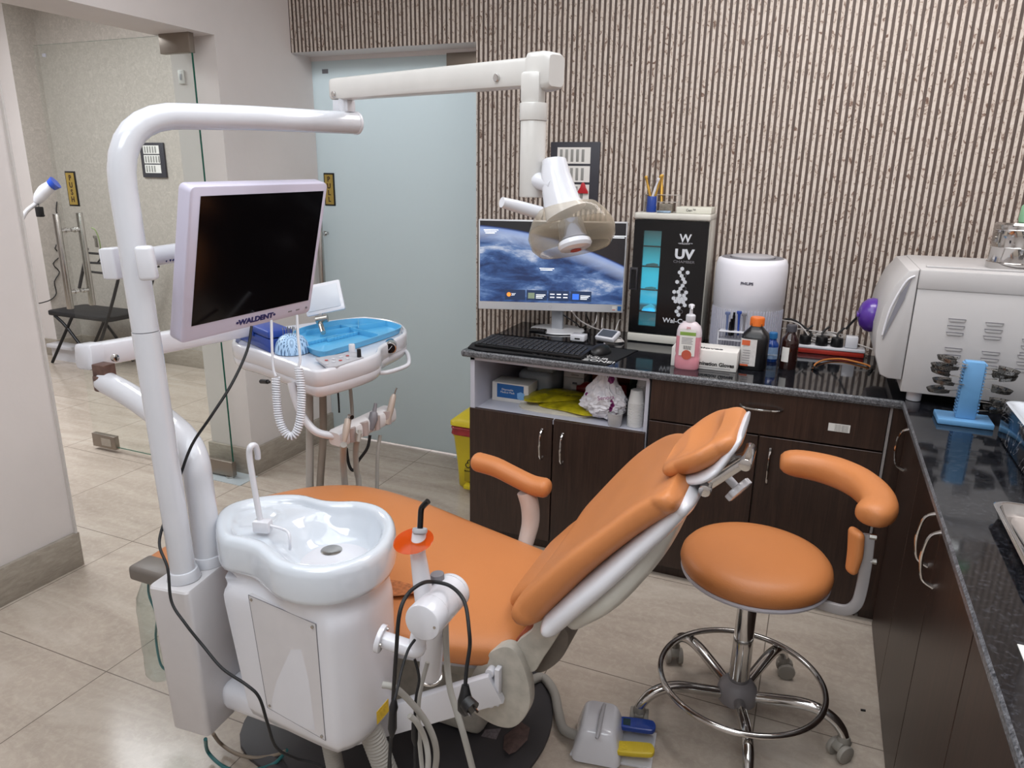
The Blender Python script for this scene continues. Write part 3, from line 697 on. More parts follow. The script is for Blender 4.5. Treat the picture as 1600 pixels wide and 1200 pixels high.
# clear water bottle clamped behind the side box
g = NG('clear_bottle')
tr = g.n('ShaderNodeBsdfTransparent'); tr.inputs[0].default_value = (.86, .91, .90, 1); gl = g.n('ShaderNodeBsdfGlossy'); gl.inputs['Roughness'].default_value = .04
lw = g.n('ShaderNodeLayerWeight'); lw.inputs[0].default_value = .35
ms = g.n('ShaderNodeMixShader'); g.l(g.math('ADD', g.math('MULTIPLY', g.math('POWER', lw.outputs['Facing'], 2.0), .8), .07), ms.inputs[0]); g.l(tr.outputs[0], ms.inputs[1]); g.l(gl.outputs[0], ms.inputs[2]); g.l(ms.outputs[0], g.out.inputs[0])
CLEAR = g.M
bt = U(247, 970, Y=1.14); bb = U(248, 1052, Y=1.14)
wb = thing('water_bottle', 'clear plastic water bottle hanging in a grey clamp behind the side box', 'bottle', (bt.x, 1.14, bb.z))
q = U(232, 1052, Y=1.14); xb = U(247, 1000, Y=1.14).x; zt_ = U(240, 905, Y=1.14).z; z0 = U(240, 1048, Y=1.14).z
bm = nb(); R_ = .040
lathe(bm, [(0, z0+.008), (R_*.5, z0+.002), (R_*.8, z0), (R_, z0+.015), (R_, z0+.05), (R_*.96, z0+.07), (R_, z0+.09), (R_*.98, zt_-.10), (R_*1.0, zt_-.085), (R_*.9, zt_-.05), (R_*.5, zt_-.012), (R_*.38, zt_), (R_*.38, zt_+.02)], 32, Matrix.Translation((xb, 1.14, 0)), cap=False)
obj('bottle_body', bm, CLEAR, wb)
bm = nb(); tube(bm, [(xb, 1.14, zt_+.01), (xb-.01, 1.14, zt_-.05), (xb+.02, 1.13, zt_-.10), (xb-.02, 1.15, z0+.10), (xb+.01, 1.13, z0+.04), (xb+.03, 1.14, z0+.015)], .003, 8, smooth=6); obj('dip_tube', bm, mat('teal_tubing', '#2f6d70', .4, noise=.1), wb)
bm = nb(); box(bm, xb-.030, xb+.10, 1.105, 1.175, zt_+.005, zt_+.045, .010, 3); obj('clamp_head', bm, mat('grey_brown_cap', '#6c655f', .4, noise=.1), wb)
# ---------------------------------------------------------------- operating light on its pole
def dp(x, y, d): return CAM + ((x-800)/FPX*AR - (y-600)/FPX*AU + AF)*d
ol = thing('operating_light', 'white operating light on a tall bent pole rising from the side box', 'operating light', (-1.146, .968, .612))
pb = U(288, 903, Z=.612); pt = U(190, 278, Y=.965)
ax = (pt-pb).normalized(); ae = dp(556, 191, 1.64); top = pb+ax*((1.530-pb.z)/ax.z); ae.z = 1.541
hd_ = (ae-top); hd_.z = 0; hd_.normalize()
rb = .13; arc = [top-ax*rb*(1-t)**2+hd_*rb*t**2 for t in (0, .12, .25, .38, .5, .62, .75, .88, 1)]
pm = pb+ax*((U(245, 520, Y=.968).z-pb.z)/ax.z)
bm = nb(); cyl(bm, pb, pm, .0248, seg=32); lo = obj('lower_pole', bm, ENAMEL, ol)
bm = nb(); tube(bm, [pm+ax*.0015]+[p for p in [pb.lerp(top-ax*rb, .75)]]+arc+[top.lerp(ae, .5), ae], .0238, 28); up = obj('upper_pole', bm, ENAMEL, ol)
bm = nb(); cyl(bm, ae-hd_*.004, ae+hd_*.004, .0252, bev=.002, seg=28); obj('end_cap', bm, WHITE, up)
bm = nb(); cyl(bm, pb, pb+ax*.022, .034, .029, bev=.002, seg=32); obj('collar', bm, LGREY, ol).data.materials[0] = ENAMEL
L0, R0 = dp(529, 140, 1.62), dp(842, 113, 1.2)
bm = nb(); pv = dp(538, 175, 1.62); cyl(bm, ae-hd_*.03+Vector((0, 0, .02)), ae-hd_*.03+Vector((0, 0, .062)), .012); box(bm, pv.x-.02, pv.x+.02, pv.y-.015, pv.y+.015, pv.z, pv.z+.025, .002)
obj('pivot_block', bm, ENAMEL, ol)
IV = mat('ivory_enamel', '#d2cfcb', .28, coat=.35, noise=.05)
d_ = (R0-L0).normalized()
bm = nb(); tube(bm, [L0-d_*.012, L0-d_*.009, L0, R0-d_*.05, R0], [.88, .97, 1, 1.0, 1.0], rect=(.038, .046)); arm_ = obj('spring_arm', bm, IV, ol)
bm = nb(); tube(bm, [R0-d_*.012, R0-d_*.008, R0+d_*.02, R0+d_*.034, R0+d_*.04], [.9, 1, 1, .93, .8], rect=(.046, .060)); obj('arm_end_cap', bm, IV, arm_)
side = d_.cross(Vector((0, 0, 1))).normalized()
for t, dz in ((.02, -.012), (.87, -.006)):
    bm = nb(); q = L0.lerp(R0, t)+side*.0185+Vector((0, 0, dz)); cyl(bm, q, q+side*.005, .0068, seg=16, bev=.001); obj('arm_bolt', bm, CHROME, arm_)
D3 = 1.2
bm = nb(); p0, p1, p2, p3 = dp(836, 133, D3), dp(834, 165, D3), dp(833, 190, D3), dp(830, 308, D3)
xx = p1.x; yy_ = p1.y
def pz_(x, y): return U(x, y, Y=yy_).z
za, zb_, zc, zd = pz_(836, 133), pz_(834, 163), pz_(833, 189), pz_(830, 308)
box(bm, xx-.019, xx+.016, yy_-.017, yy_+.017, zb_, za+.02, .006); cyl(bm, (xx, yy_, zc), (xx, yy_, zb_+.002), .0232, seg=32, bev=.0015); cyl(bm, (xx, yy_, zd), (xx, yy_, zc), .0215, seg=32, bev=.0015)
dn = obj('drop_post', bm, IV, ol)
# lamp head
hc = dp(893, 352, 1.2)
hv = (dp(898, 372, 1.17)-dp(868, 262, 1.2)); hv = Vector((.35, -.28, -1)).normalized()
nk = [dp(866, 250, 1.2), dp(868, 275, 1.2), dp(878, 318, 1.2)]
bm = nb(); tube(bm, [nk[0]+Vector((0, 0, .004)), nk[0], nk[1], nk[2], nk[2].lerp(hc, .45)], [.012, .020, .025, .031, .036], 28)
hb = obj('lamp_neck', bm, WHITE, ol)
bm = nb(); a_ = dp(858, 290, 1.19); cyl(bm, Vector((xx, yy_, zd+.03)), a_+Vector((.01, 0, 0)), .014); obj('swivel_pin', bm, WHITE, ol)
bm = nb(); tube(bm, [dp(784, 316, 1.17), dp(806, 322, 1.185), dp(845, 333, 1.2)], [.0085, .010, .011], 18); obj('lamp_handle', bm, WHITE, ol)
HX, HY, HZ = frame_of(-hv, (1, 0, 0)); HM = Matrix((HX, HY, HZ)).transposed().to_4x4()
# oval reflector shell with smoky shield
rx = Vector(AR).normalized(); long_ = (dp(955, 345, 1.2)-dp(832, 385, 1.2)).normalized(); fwd = hv
w2 = long_.cross(fwd).normalized(); long_ = fwd.cross(w2)
hc = dp(890, 348, 1.2)
def hp(a, r1, r2, d, e=2.4):
    ca, sa = math.cos(a), math.sin(a)
    return hc+long_*r1*math.copysign(abs(ca)**(2/e), ca)+w2*r2*math.copysign(abs(sa)**(2/e), sa)+fwd*d
SM = mat('smoky_shield', '#c9bfae', .15, noise=.05)
g = NG('smoky_clear_shield')
tr = g.n('ShaderNodeBsdfTransparent'); tr.inputs[0].default_value = (.86, .83, .785, 1); g.b.inputs['Base Color'].default_value = lin('#cbbfad'); g.b.inputs['Roughness'].default_value = .12
lw = g.n('ShaderNodeLayerWeight'); lw.inputs[0].default_value = .3
ms = g.n('ShaderNodeMixShader'); g.l(g.math('ADD', g.math('MULTIPLY', lw.outputs['Facing'], .5), .10), ms.inputs[0]); g.l(tr.outputs[0], ms.inputs[1]); g.l(g.b.outputs[0], ms.inputs[2]); g.l(ms.outputs[0], g.out.inputs[0])
SHIELD = g.M
N_ = 40
bm = nb(); rings = [[bm.verts.new(hp(2*PI*k/N_, a, b, d)) for k in range(N_)] for a, b, d in ((.030, .026, -.028), (.050, .036, -.024), (.062, .044, -.010), (.070, .050, .006))]
skin(bm, rings); hs = obj('lamp_head', bm, SHIELD, ol)
bm = nb(); rings = [[bm.verts.new(hp(2*PI*k/N_, a, b, d)) for k in range(N_)] for a, b, d in ((.070, .050, .006), (.073, .053, .016), (.070, .051, .034), (.060, .043, .046), (.0585, .0415, .045), (.068, .049, .033), (.071, .051, .016), (.068, .048, .007))]
skin(bm, rings, cap=False); bmesh.ops.recalc_face_normals(bm, faces=bm.faces); obj('splash_shield', bm, SHIELD, hs)
bm = nb(); q = dp(896, 372, 1.165); lathe(bm, [(0, -.035), (.020, -.028), (.023, 0), (.025, .003)], 28, Matrix.Translation(q) @ Matrix((long_, w2, fwd)).transposed().to_4x4()); obj('bulb_cover', bm, GREYP, hs)
bm = nb(); tube(bm, [dp(880, 322, 1.21), dp(888, 350, 1.18)], 1, rect=(.020, .014)); obj('chrome_bracket', bm, CHROME, hs)
bm = nb(); lathe(bm, [(.022, .002), (.027, .006), (.028, .012), (.025, .017), (.014, .0195), (0, .020)], 32, Matrix.Translation(q) @ Matrix((long_, w2, fwd)).transposed().to_4x4()); obj('bulb_housing', bm, WHITE, hs)
bm = nb(); lathe(bm, [(.0, .0203), (.009, .0203), (.009, .0212), (0, .0212)], 24, Matrix.Translation(q) @ Matrix((long_, w2, fwd)).transposed().to_4x4()); obj('red_badge', bm, mat('faded_red_badge', '#b5453c', .5, noise=.3, nscale=200), hs)
# ---------------------------------------------------------------- display hung from the pole
ml = thing('mounted_monitor', 'lilac white framed monitor with blank black screen clamped to the pole', 'monitor', tuple(dp(392, 410, 1.5)))
e1 = Vector((.02, .253, .004)).normalized(); e2 = Vector((-.056, -.01, -.2)); e2 = (e2-e1*e2.dot(e1)).normalized(); sn = e1.cross(e2); sn = sn if sn.x > 0 else -sn
D0 = 1.36
c4 = [dp(293, 291, D0), dp(511.9, 286, D0*1.209), dp(487.5, 489, D0*1.253), dp(272.8, 534.5, D0*1.043)]
mc = sum(c4, Vector())/4+Vector(AR)*.004-Vector(AU)*.004; mw = ((c4[1]-c4[0]).length+(c4[2]-c4[3]).length)/2*1.045; mh = ((c4[3]-c4[0]).length+(c4[2]-c4[1]).length)/2*1.05
MM = Matrix((e1, -e2, sn)).transposed().to_4x4(); MM.translation = mc
LIL = mat('lilac_white_plastic', '#c9c4d6', .35, coat=.25, noise=.03)
bm = nb(); prism(bm, rrect(-mw/2, mw/2, -mh/2, mh/2, .012), -.032, 0, MM, bev=.003); prism(bm, rrect(-mw*.36, mw*.36, -mh*.36, mh*.36, .02), -.05, -.031, MM, bev=.004); fr_ = obj('casing', bm, LIL, ml)
s4 = [MM.inverted() @ dp(x, y, D0*f) for x, y, f in ((312.8, 307, 1.02), (501.6, 301.6, 1.2), (477.9, 476.7, 1.25), (293.2, 518.4, 1.05))]
sx0 = -mw/2+.024; sx1 = mw/2-.012; sy1 = mh/2-.018; sy0 = -mh/2+.034
bm = nb(); box(bm, sx0, sx1, sy0, sy1, 0, .0008, M=MM); obj('screen', bm, BLACKG, ml, smooth=False)
NAVY = mat('navy_print', '#2a2a5e', .5, noise=.1)
def M2(M, x, y, z=0, s=1): return M @ Matrix.Translation((x, y, z))
text('brand_lettering', '•WALDENT•', .0165, M2(MM, .012, -mh/2+.0165, .0005), NAVY, ml, bold=.0007, sx=1.25)
bm = nb()
for x in (mw/2-.05, mw/2-.075): box(bm, x, x+.012, -mh/2+.014, -mh/2+.0165, 0, .0006, M=MM)
cyl(bm, MM @ Vector((mw/2-.016, -mh/2+.016, 0)), MM @ Vector((mw/2-.016, -mh/2+.016, .002)), .0025); obj('buttons', bm, GREYP, ml)
# arm and clamps
cl = pb.lerp(top, (U(220, 410, Y=.967).z-pb.z)/(1.530-pb.z)); cl.z = U(228, 412, Y=.93).z
bk = mc-sn*.045+Vector((0, 0, .0)); a0 = dp(184, 410, 1.42); a1 = dp(300, 392, 1.60)
bm = nb(); tube(bm, [a0, a1, a1.lerp(bk, .8), bk], .0205, 20, smooth=5); ma = obj('mount_arm', bm, ENAMEL, ml)
tdir = (a1-a0).normalized(); tn = Vector((tdir.y, -tdir.x, 0)).normalized(); tn = -tn if tn.y > 0 else tn
text('brand_lettering', '•WALDENT•', .020, face(dp(291, 400, 1.565)+tn*.006, tuple(tdir), (0, 0, 1)), NAVY, ma, bold=.0008, sx=1.2)
bm = nb(); q = dp(229, 411, 1.30); box(bm, -.0155, .0155, -.012, .012, -.031, .031, .007, 3, xf(q, rz=.55, ry=-.05)); obj('clamp', bm, WHITE, ml)
bm = nb(); q = dp(179, 411, 1.385); box(bm, -.012, .016, -.02, .02, -.030, .030, .004, 3, xf(q, rz=.2, ry=-.05)); box(bm, -.016, -.011, -.018, .018, -.028, .028, .002, 2, xf(q, rz=.2, ry=-.05)); obj('clamp', bm, WHITE, ml)
# ---------------------------------------------------------------- coiled white lead hanging from the display
def coil(bm, path, R, r, turns, seg=8, n=18):
    P = catmull(path, 12); tot = turns*n; out = []
    L = [0]
    for i in range(1, len(P)): L.append(L[-1]+(P[i]-P[i-1]).length)
    for k in range(tot+1):
        s = L[-1]*k/tot; i = max(j for j in range(len(L)) if L[j] <= s+1e-9); i = min(i, len(P)-2)
        f = (s-L[i])/max(L[i+1]-L[i], 1e-9); p = P[i].lerp(P[i+1], f); d = (P[i+1]-P[i]).normalized()
        y = Vector(AF).normalized(); x = d.cross(y).normalized(); y = x.cross(d)
        a = 2*PI*k/n; out.append(p+(x*math.cos(a)+y*math.sin(a))*R)
    tube(bm, out, r, seg); return out
DC = 1.6
bm = nb(); cp = [dp(x, y, DC) for x, y in ((431, 590), (432, 620), (435, 648), (441, 668), (450, 680), (459, 680), (466, 668), (470, 645), (471, 610), (466, 575))]
coil(bm, cp, .0076, .0022, 56)
tube(bm, [dp(424, 500, DC), dp(425, 540, DC), dp(427, 575, DC), dp(431, 588, DC)], .0030, 8, smooth=4); tube(bm, [dp(464, 492, DC), dp(466, 530, DC), dp(469, 560, DC), dp(466, 574, DC)], .0030, 8, smooth=4)
solo('coiled_lead', bm, WHITE, 'white coiled lead looping down from the lower edge of the pole-mounted monitor', 'cord')
# black lead from the display down past the side box to the floor
bm = nb(); kp = [dp(393, 510, 1.52), dp(386, 548, 1.5), dp(362, 600, 1.46), dp(330, 650, 1.44), dp(300, 695, 1.462), dp(281, 745, 1.484), dp(262, 800, 1.50), dp(249, 848, 1.45), dp(262, 888, 1.43), dp(268, 940, 1.43), dp(290, 975, 1.42), dp(318, 1010, 1.42), dp(348, 1045, 1.40), dp(385, 1070, 1.38), dp(405, 1090, 1.38), dp(418, 1130, 1.40), dp(432, 1168, 1.44), dp(462, 1185, 1.5), dp(505, 1200, 1.52), dp(560, 1260, 1.52)]
tube(bm, kp, .0030, 8, smooth=8); solo('power_lead', bm, RUBBER, 'long thin black lead running from the monitor down over the side box', 'cable')
# ---------------------------------------------------------------- delivery unit across the chair
du = thing('delivery_unit', 'white dental delivery table with control panel on a swinging arm', 'delivery table', (-1.155, 1.045, .612))
p2 = U(325, 878, Z=.612)
j = dp(165, 597, 1.86)
bm = nb(); tube(bm, [p2, U(319, 815, Y=1.045), U(312, 765, Y=1.045), dp(303, 715, 1.52), dp(283, 680, 1.58), dp(240, 643, 1.70), dp(200, 616, 1.79), j], .0292, 28, smooth=6)
bp = obj('support_pipe', bm, ENAMEL, du)
bm = nb(); cyl(bm, p2, p2+Vector((0, 0, .022)), .037, .032, bev=.002, seg=32); obj('collar', bm, ENAMEL, du)
ja = dp(140, 556, 1.86); jr = dp(402, 508, 2.5); jd = (jr-ja).normalized()
bm = nb(); cyl(bm, j-Vector((0, 0, .02)), j+Vector((0, 0, .02)), .028, bev=.004); q = j+Vector((0, 0, .035)); box(bm, q.x-.02, q.x+.022, q.y-.018, q.y+.018, q.z-.02, q.z+.014, .002); obj('pivot_block', bm, mat('rusty_bracket', '#6b5148', .5, .3, noise=.35, nscale=60), bp)
bm = nb(); tube(bm, [ja-jd*.015, ja-jd*.010, ja, jr], [.85, .96, 1, 1], rect=(.05, .060)); am = obj('swing_arm', bm, WHITE, du)
bm = nb(); q = dp(168, 558, 1.84); sd = jd.cross(Vector((0, 0, 1))).normalized(); cyl(bm, q+sd*.018, q+sd*.03, .0095, bev=.002); obj('arm_bolt', bm, CHROME, am)
bm = nb(); tube(bm, [ja-jd*.022, ja-jd*.018, ja+jd*.02], [.85, 1, 1], rect=(.054, .066)); obj('arm_end_cap', bm, WHITE, am)
ZT_ = .875
tp = [(362, 535), (400, 548), (452, 566), (478, 577), (504, 579), (560, 565), (592, 553), (600, 540), (634, 522), (631, 508), (612, 500), (585, 496), (560, 495), (500, 502), (440, 510), (385, 516)]
tw = [U(x, y, Z=ZT_) for x, y in tp]
bm = nb(); q2 = [(p.x, p.y) for p in catmull(tw, 4, True)]
def offs(pts, d): return inset(pts, d)
rings = []
for d, z in ((.05, ZT_-.088), (.014, ZT_-.084), (.004, ZT_-.074), (.001, ZT_-.052), (.0025, ZT_-.049), (.0, ZT_-.046), (0, ZT_-.006), (.004, ZT_), (.012, ZT_+.001), (.016, ZT_-.004), (.02, ZT_-.012)):
    rings.append([bm.verts.new((*p, z)) for p in offs(q2, d)])
skin(bm, rings); tr_ = obj('instrument_table', bm, WHITE, du, angle=50)
bm = nb(); pq = [U(x, y, Z=ZT_+.004) for x, y in ((493, 559), (555, 549), (568, 558), (526, 572), (512, 573))]
prism(bm, [(p.x, p.y) for p in pq], ZT_-.004, ZT_+.004, bev=.001); cp_ = obj('control_panel', bm, LGREY, tr_)
for i in range(8):
    bm = nb(); x, y = 510+(i % 4)*11, 563-(i % 4)*2.4+(i//4)*5; p = U(x, y, Z=ZT_+.005); lathe(bm, [(.0055, 0), (.005, .0015), (0, .002)], 12, Matrix.Translation(p)); obj('key_pad', bm, WHITE if i % 3 else mat('red_key', '#b0524f', .5), cp_)
for x, y, r, h, mt in ((550, 546, .011, .018, WHITE), (561, 554, .007, .018, BLACK)):
    bm = nb(); p = U(x, y, Z=ZT_+.012); cyl(bm, p-Vector((0, 0, .014)), p+Vector((0, 0, h)), r, r*.9, bev=.002); obj('knob', bm, mt, tr_)
ge = (U(633, 535, Z=ZT_)-U(592, 555, Z=ZT_)); ge.z = 0; ge.normalize(); gn = Vector((ge.y, -ge.x, 0)); ge = Vector((.86, .5, 0)); gn = Vector((.5, -.86, 0)); gc = U(610, 543, Z=ZT_-.03); gc = gc+(CAM-gc).normalized()*.055
bm = nb(); cyl(bm, gc-gn*.05, gc+gn*.012, .021, seg=32, bev=.002); gg = obj('pressure_gauge', bm, CHROME, tr_); bm = nb(); cyl(bm, gc+gn*.011, gc+gn*.0135, .017); obj('gauge_face', bm, BLACKG, tr_)
bm = nb(); tube(bm, [gc+gn*.0138-ge*.006+Vector((0, 0, -.006)), gc+gn*.0138+ge*.007+Vector((0, 0, .009))], .0008, 6); obj('gauge_needle', bm, WHITE, tr_)
zh = ZT_-.07
bm = nb(); tube(bm, [U(588, 575, Z=zh), U(592, 582, Z=zh-.012), U(608, 581, Z=zh-.012), U(632, 573, Z=zh-.012), U(639, 566, Z=zh-.005), U(637, 553, Z=zh+.002), U(630, 545, Z=zh+.01)], .0075, 12, smooth=5); obj('grab_handle', bm, WHITE, tr_)
bm = nb(); p = U(408, 596, Z=ZT_-.07); cyl(bm, p, p+Vector((.035, -.01, .006)), .007); cyl(bm, p+Vector((.03, -.01, .005)), p+Vector((.045, -.013, .007)), .004); obj('brake_lever', bm, BLACK, tr_)
tc_ = Vector((sum(p.x for p in tw)/16, sum(p.y for p in tw)/16, ZT_-.06))
bm = nb(); tube(bm, [jr, jr+Vector((.01, .01, -.16))], .022, 20); tube(bm, [jr+Vector((.01, .01, -.145)), Vector((tc_.x, tc_.y, jr.z-.145))], 1, rect=(.05, .04)); tube(bm, [Vector((tc_.x, tc_.y, jr.z-.15)), tc_], .03, 16); obj('table_bracket', bm, WHITE, du)
# film viewer on a short stalk behind the table
bm = nb(); vq = [dp(x, y, 2.6) for x, y in ((488, 446), (531, 438), (541, 480), (484, 493))]
vn = (vq[1]-vq[0]).cross(vq[3]-vq[0]).normalized(); vn = -vn if vn.y > 0 else vn
vm = face(sum(vq, Vector())/4, vq[1]-vq[0]+vq[2]-vq[3], vq[0]-vq[3]+vq[1]-vq[2]); vw = (vq[1]-vq[0]).length*1.1; vh = (vq[0]-vq[3]).length
prism(bm, rrect(-vw/2-.03, vw/2, -vh/2, vh/2, .006), -.012, 0, vm, bev=.002); fv = obj('film_viewer', bm, WHITE, du)
bm = nb(); box(bm, -vw/2-.02, vw/2-.012, -vh/2+.014, vh/2-.010, 0, .002, .001, M=vm); obj('viewer_window', bm, mat('viewer_opal', '#cfd3da', .25), du)
bm = nb(); tube(bm, [dp(501, 492, 2.61), dp(500, 503, 2.55), dp(505, 520, 2.5)], .009, 12); cyl(bm, dp(494, 500, 2.55), dp(512, 497, 2.55), .014); obj('viewer_stalk', bm, STEEL, du)
# instrument holder bar
DH = 2.2
h0, h1 = dp(527, 684, DH), dp(607, 646, DH+.1); h1.z = h0.z+.0
h1 = dp(607, 646, DH+.18)
bm = nb(); hdn = (h1-h0).normalized(); tube(bm, [h0-hdn*.012, h0, h0.lerp(h1, .5), h1, h1+hdn*.01], [.85, 1, 1, 1, .85], rect=(.058, .05)); hb_ = obj('instrument_holder', bm, mat('cream_pink_holder', '#d2cfd0', .35, noise=.04), du)
for t in (.16, .40, .63, .86):
    bm = nb(); q = h0.lerp(h1, t)+Vector((0, 0, .0)); s_ = Vector((-hdn.y, hdn.x, 0)); s_ = -s_ if s_.y > 0 else s_
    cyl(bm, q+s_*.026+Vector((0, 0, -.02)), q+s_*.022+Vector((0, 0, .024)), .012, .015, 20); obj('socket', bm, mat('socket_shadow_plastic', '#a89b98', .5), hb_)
bm = nb(); tube(bm, [dp(455, 598, 2.2), dp(462, 625, 2.2), dp(474, 652, 2.2), dp(495, 675, 2.2), dp(527, 682, 2.2)], .012, 14, smooth=6); obj('holder_arm', bm, ENAMEL, du)
# hoses and handpieces
def hose(pxs, r, m, name, label, cat='hose', smooth=6):
    bm = nb(); tube(bm, [dp(*p) for p in pxs], r, 10, smooth=smooth); return bm
hs_ = thing('hose_bundle', 'grey-beige hoses hanging from the delivery table down behind the chair', 'hoses', tuple(U(500, 800, Y=1.95)))
for pxs, r, mt in (([(483, 600, 2.35), (484, 680, 2.35), (484, 760, 2.35), (484, 860, 2.35)], .0125, HOSE), ([(504, 600, 2.35), (505, 680, 2.35), (500, 760, 2.35), (499, 860, 2.35)], .012, mat('grey_brown_hose', '#847b70', .55, noise=.1)),
     ([(546, 592, 2.35), (550, 640, 2.4), (552, 690, 2.4)], .006, HOSE), ([(527, 598, 2.35), (529, 625, 2.35), (530, 645, 2.35)], .003, RUBBER)):
    bm = nb(); tube(bm, [dp(*p) for p in pxs], r, 12, smooth=5); obj('hose', bm, mt, hs_)
def handpiece(name, label, pts, rs, m, hosepts, hr, hm, tip=None):
    t = thing(name, label, 'handpiece', tuple(dp(*pts[0])))
    bm = nb(); tube(bm, [dp(*p) for p in pts], rs, 18); obj('body', bm, m, t)
    bm = nb(); tube(bm, [dp(*p) for p in hosepts], hr, 10, smooth=6); obj('hose', bm, hm, t)
    if tip: bm = nb(); tube(bm, [dp(*p) for p in tip[0]], tip[1], 10); obj('tip', bm, tip[2], t)
PINK = mat('pinkish_handpiece', '#b6a89d', .35, .15, noise=.06)
handpiece('air_water_syringe', 'chrome-headed syringe in the holder socket nearest the coiled lead', [(538, 690, 2.16), (541, 672, 2.16), (544, 655, 2.17)], [.007, .011, .010], PINK, [(537, 695, 2.18), (536, 720, 2.25), (539, 760, 2.3), (542, 840, 2.35)], .0105, HOSE, ([(544, 656, 2.17), (546, 650, 2.17), (550, 652, 2.16)], .007, CHROME))
handpiece('turbine_hose', 'empty hose end hooked in the second holder socket', [(560, 690, 2.2), (562, 672, 2.2)], [.007, .005], HOSE, [(561, 675, 2.2), (556, 700, 2.25), (557, 735, 2.3), (561, 760, 2.32), (562, 860, 2.35)], .0095, HOSE)
handpiece('air_motor', 'grey coupling standing in the third holder socket', [(580, 672, 2.28), (583, 655, 2.28), (584, 645, 2.28), (585, 643, 2.28), (587, 630, 2.28)], [.007, .015, .012, .007, .005], GREYP, [(578, 680, 2.3), (574, 700, 2.3), (560, 720, 2.3), (552, 735, 2.3), (545, 725, 2.3), (541, 700, 2.3)], .005, RUBBER)
handpiece('scaler_handpiece', 'slim beige scaler with metal tip in the end socket of the holder', [(604, 662, 2.34), (610, 640, 2.34), (614, 622, 2.34), (616, 616, 2.34)], [.010, .011, .010, .006], PINK, [(594, 680, 2.36), (590, 710, 2.36), (589, 760, 2.38), (588, 860, 2.4)], .006, HOSE, ([(616, 617, 2.34), (618, 610, 2.34), (620, 606, 2.34)], .0025, STEEL))
# things lying on the table
BLUE = mat('deep_blue_plastic', '#1f3f8f', .35, coat=.2, noise=.06)
SKY = mat('sky_blue_plastic', '#57a9d6', .35, coat=.15, noise=.04)
it = thing('instrument_tray', 'sky blue divided plastic tray lying on the delivery table', 'tray', tuple(U(545, 525, Z=ZT_-.012)))
zt0 = ZT_-.012
tq_ = [(463, 528), (482, 543), (506, 549), (526, 544), (575, 530), (626, 512), (616, 504), (590, 499), (562, 497), (520, 501), (480, 509), (458, 518)]
tw_ = [(p.x, p.y) for p in catmull([U(x, y, Z=ZT_+.012) for x, y in tq_], 4, True)]
bm = nb(); rings = [[bm.verts.new((*p, z)) for p in inset(tw_, d)] for d, z in ((.02, zt0), (.008, zt0+.002), (.004, zt0+.018), (0, zt0+.022), (0, zt0+.024), (.005, zt0+.024), (.010, zt0+.005), (.02, zt0+.004))]
skin(bm, rings); obj('tray_body', bm, SKY, it, angle=50)
def wall_(a, b, h=.024):
    a, b = U(*a, Z=zt0+.012), U(*b, Z=zt0+.012); bm = nb(); tube(bm, [a, b], 1, rect=(.0025, h)); obj('divider', bm, SKY, it)
wall_((500, 523), (604, 506)); wall_((530, 511), (590, 527)); wall_((560, 503), (560, 517)); wall_((478, 521), (535, 511))
for r0 in ((482, 536), (517, 530)):
    for k in range(9):
        bm = nb(); p = U(r0[0]+k*5, r0[1]-k*1.2+3, Z=zt0+.004); box(bm, p.x-.003, p.x+.003, p.y-.018, p.y+.018, p.z, p.z+.012, .0015); obj('rib', bm, SKY, it)
bx_ = thing('blue_case', 'deep blue lidded plastic box at the left end of the delivery table', 'box', tuple(U(410, 535, Z=zt0)))
a_, b_ = U(373, 530, Z=zt0), U(422, 552, Z=zt0); dx = (b_-a_); L_ = dx.length; ang = math.atan2(dx.y, dx.x)
mb = xf((a_+b_)/2, rz=ang)
bm = nb(); box(bm, -L_/2, L_/2, 0, L_*.30, 0, .046, .005, 2, mb); obj('case_body', bm, BLUE, bx_)
bm = nb(); box(bm, -L_/2-.003, L_/2+.003, -.003, L_*.30+.003, .048, .072, .006, 2, mb); obj('lid', bm, BLUE, bx_)
bm = nb(); box(bm, -.012, .012, -.006, .001, .036, .058, .002, 2, mb); obj('latch', bm, BLUE, bx_)
dm = thing('bur_holder_dome', 'pale blue perforated dome with small burs standing in it', 'bur holder', tuple(U(457, 556, Z=zt0)))
dc = U(457, 551, Z=zt0)
g = NG('perforated_pale_blue')
o = g.xyz(); an = g.math('ARCTAN2', o[1], o[0]); hh = g.math('MULTIPLY', g.math('SQRT', g.math('ADD', g.math('MULTIPLY', o[0], o[0]), g.math('MULTIPLY', o[1], o[1]))), 1/.0095)
fa = g.math('ABSOLUTE', g.math('SUBTRACT', g.math('FRACT', g.math('MULTIPLY', an, 24/(2*PI))), .5)); fb_ = g.math('ABSOLUTE', g.math('SUBTRACT', g.math('FRACT', hh), .5))
hole = g.math('MULTIPLY', g.math('LESS_THAN', fa, .24), g.math('LESS_THAN', fb_, .24)); g.col(g.mix(hole, '#a3c3e2', '#3e5f86')); g.b.inputs['Roughness'].default_value = .4
bm = nb(); lathe(bm, [(.050, 0), (.0555, .003), (.0555, .008), (.054, .018), (.049, .036), (.038, .052), (.022, .061), (.0, .064)], 48, Matrix.Translation(dc)); db = obj('dome', bm, g.M, dm)
db_off = dc-Vector(dm.location)
for k in range(14):
    bm = nb(); a = k*2.4; r = .006+.0016*k; p = dc+Vector((r*math.cos(a), r*math.sin(a), .057)); cyl(bm, p, p+Vector((0, 0, .022)), .0009, seg=6); cyl(bm, p+Vector((0, 0, .02)), p+Vector((0, 0, .027)), .0016, seg=6); obj('bur', bm, STEEL, dm)
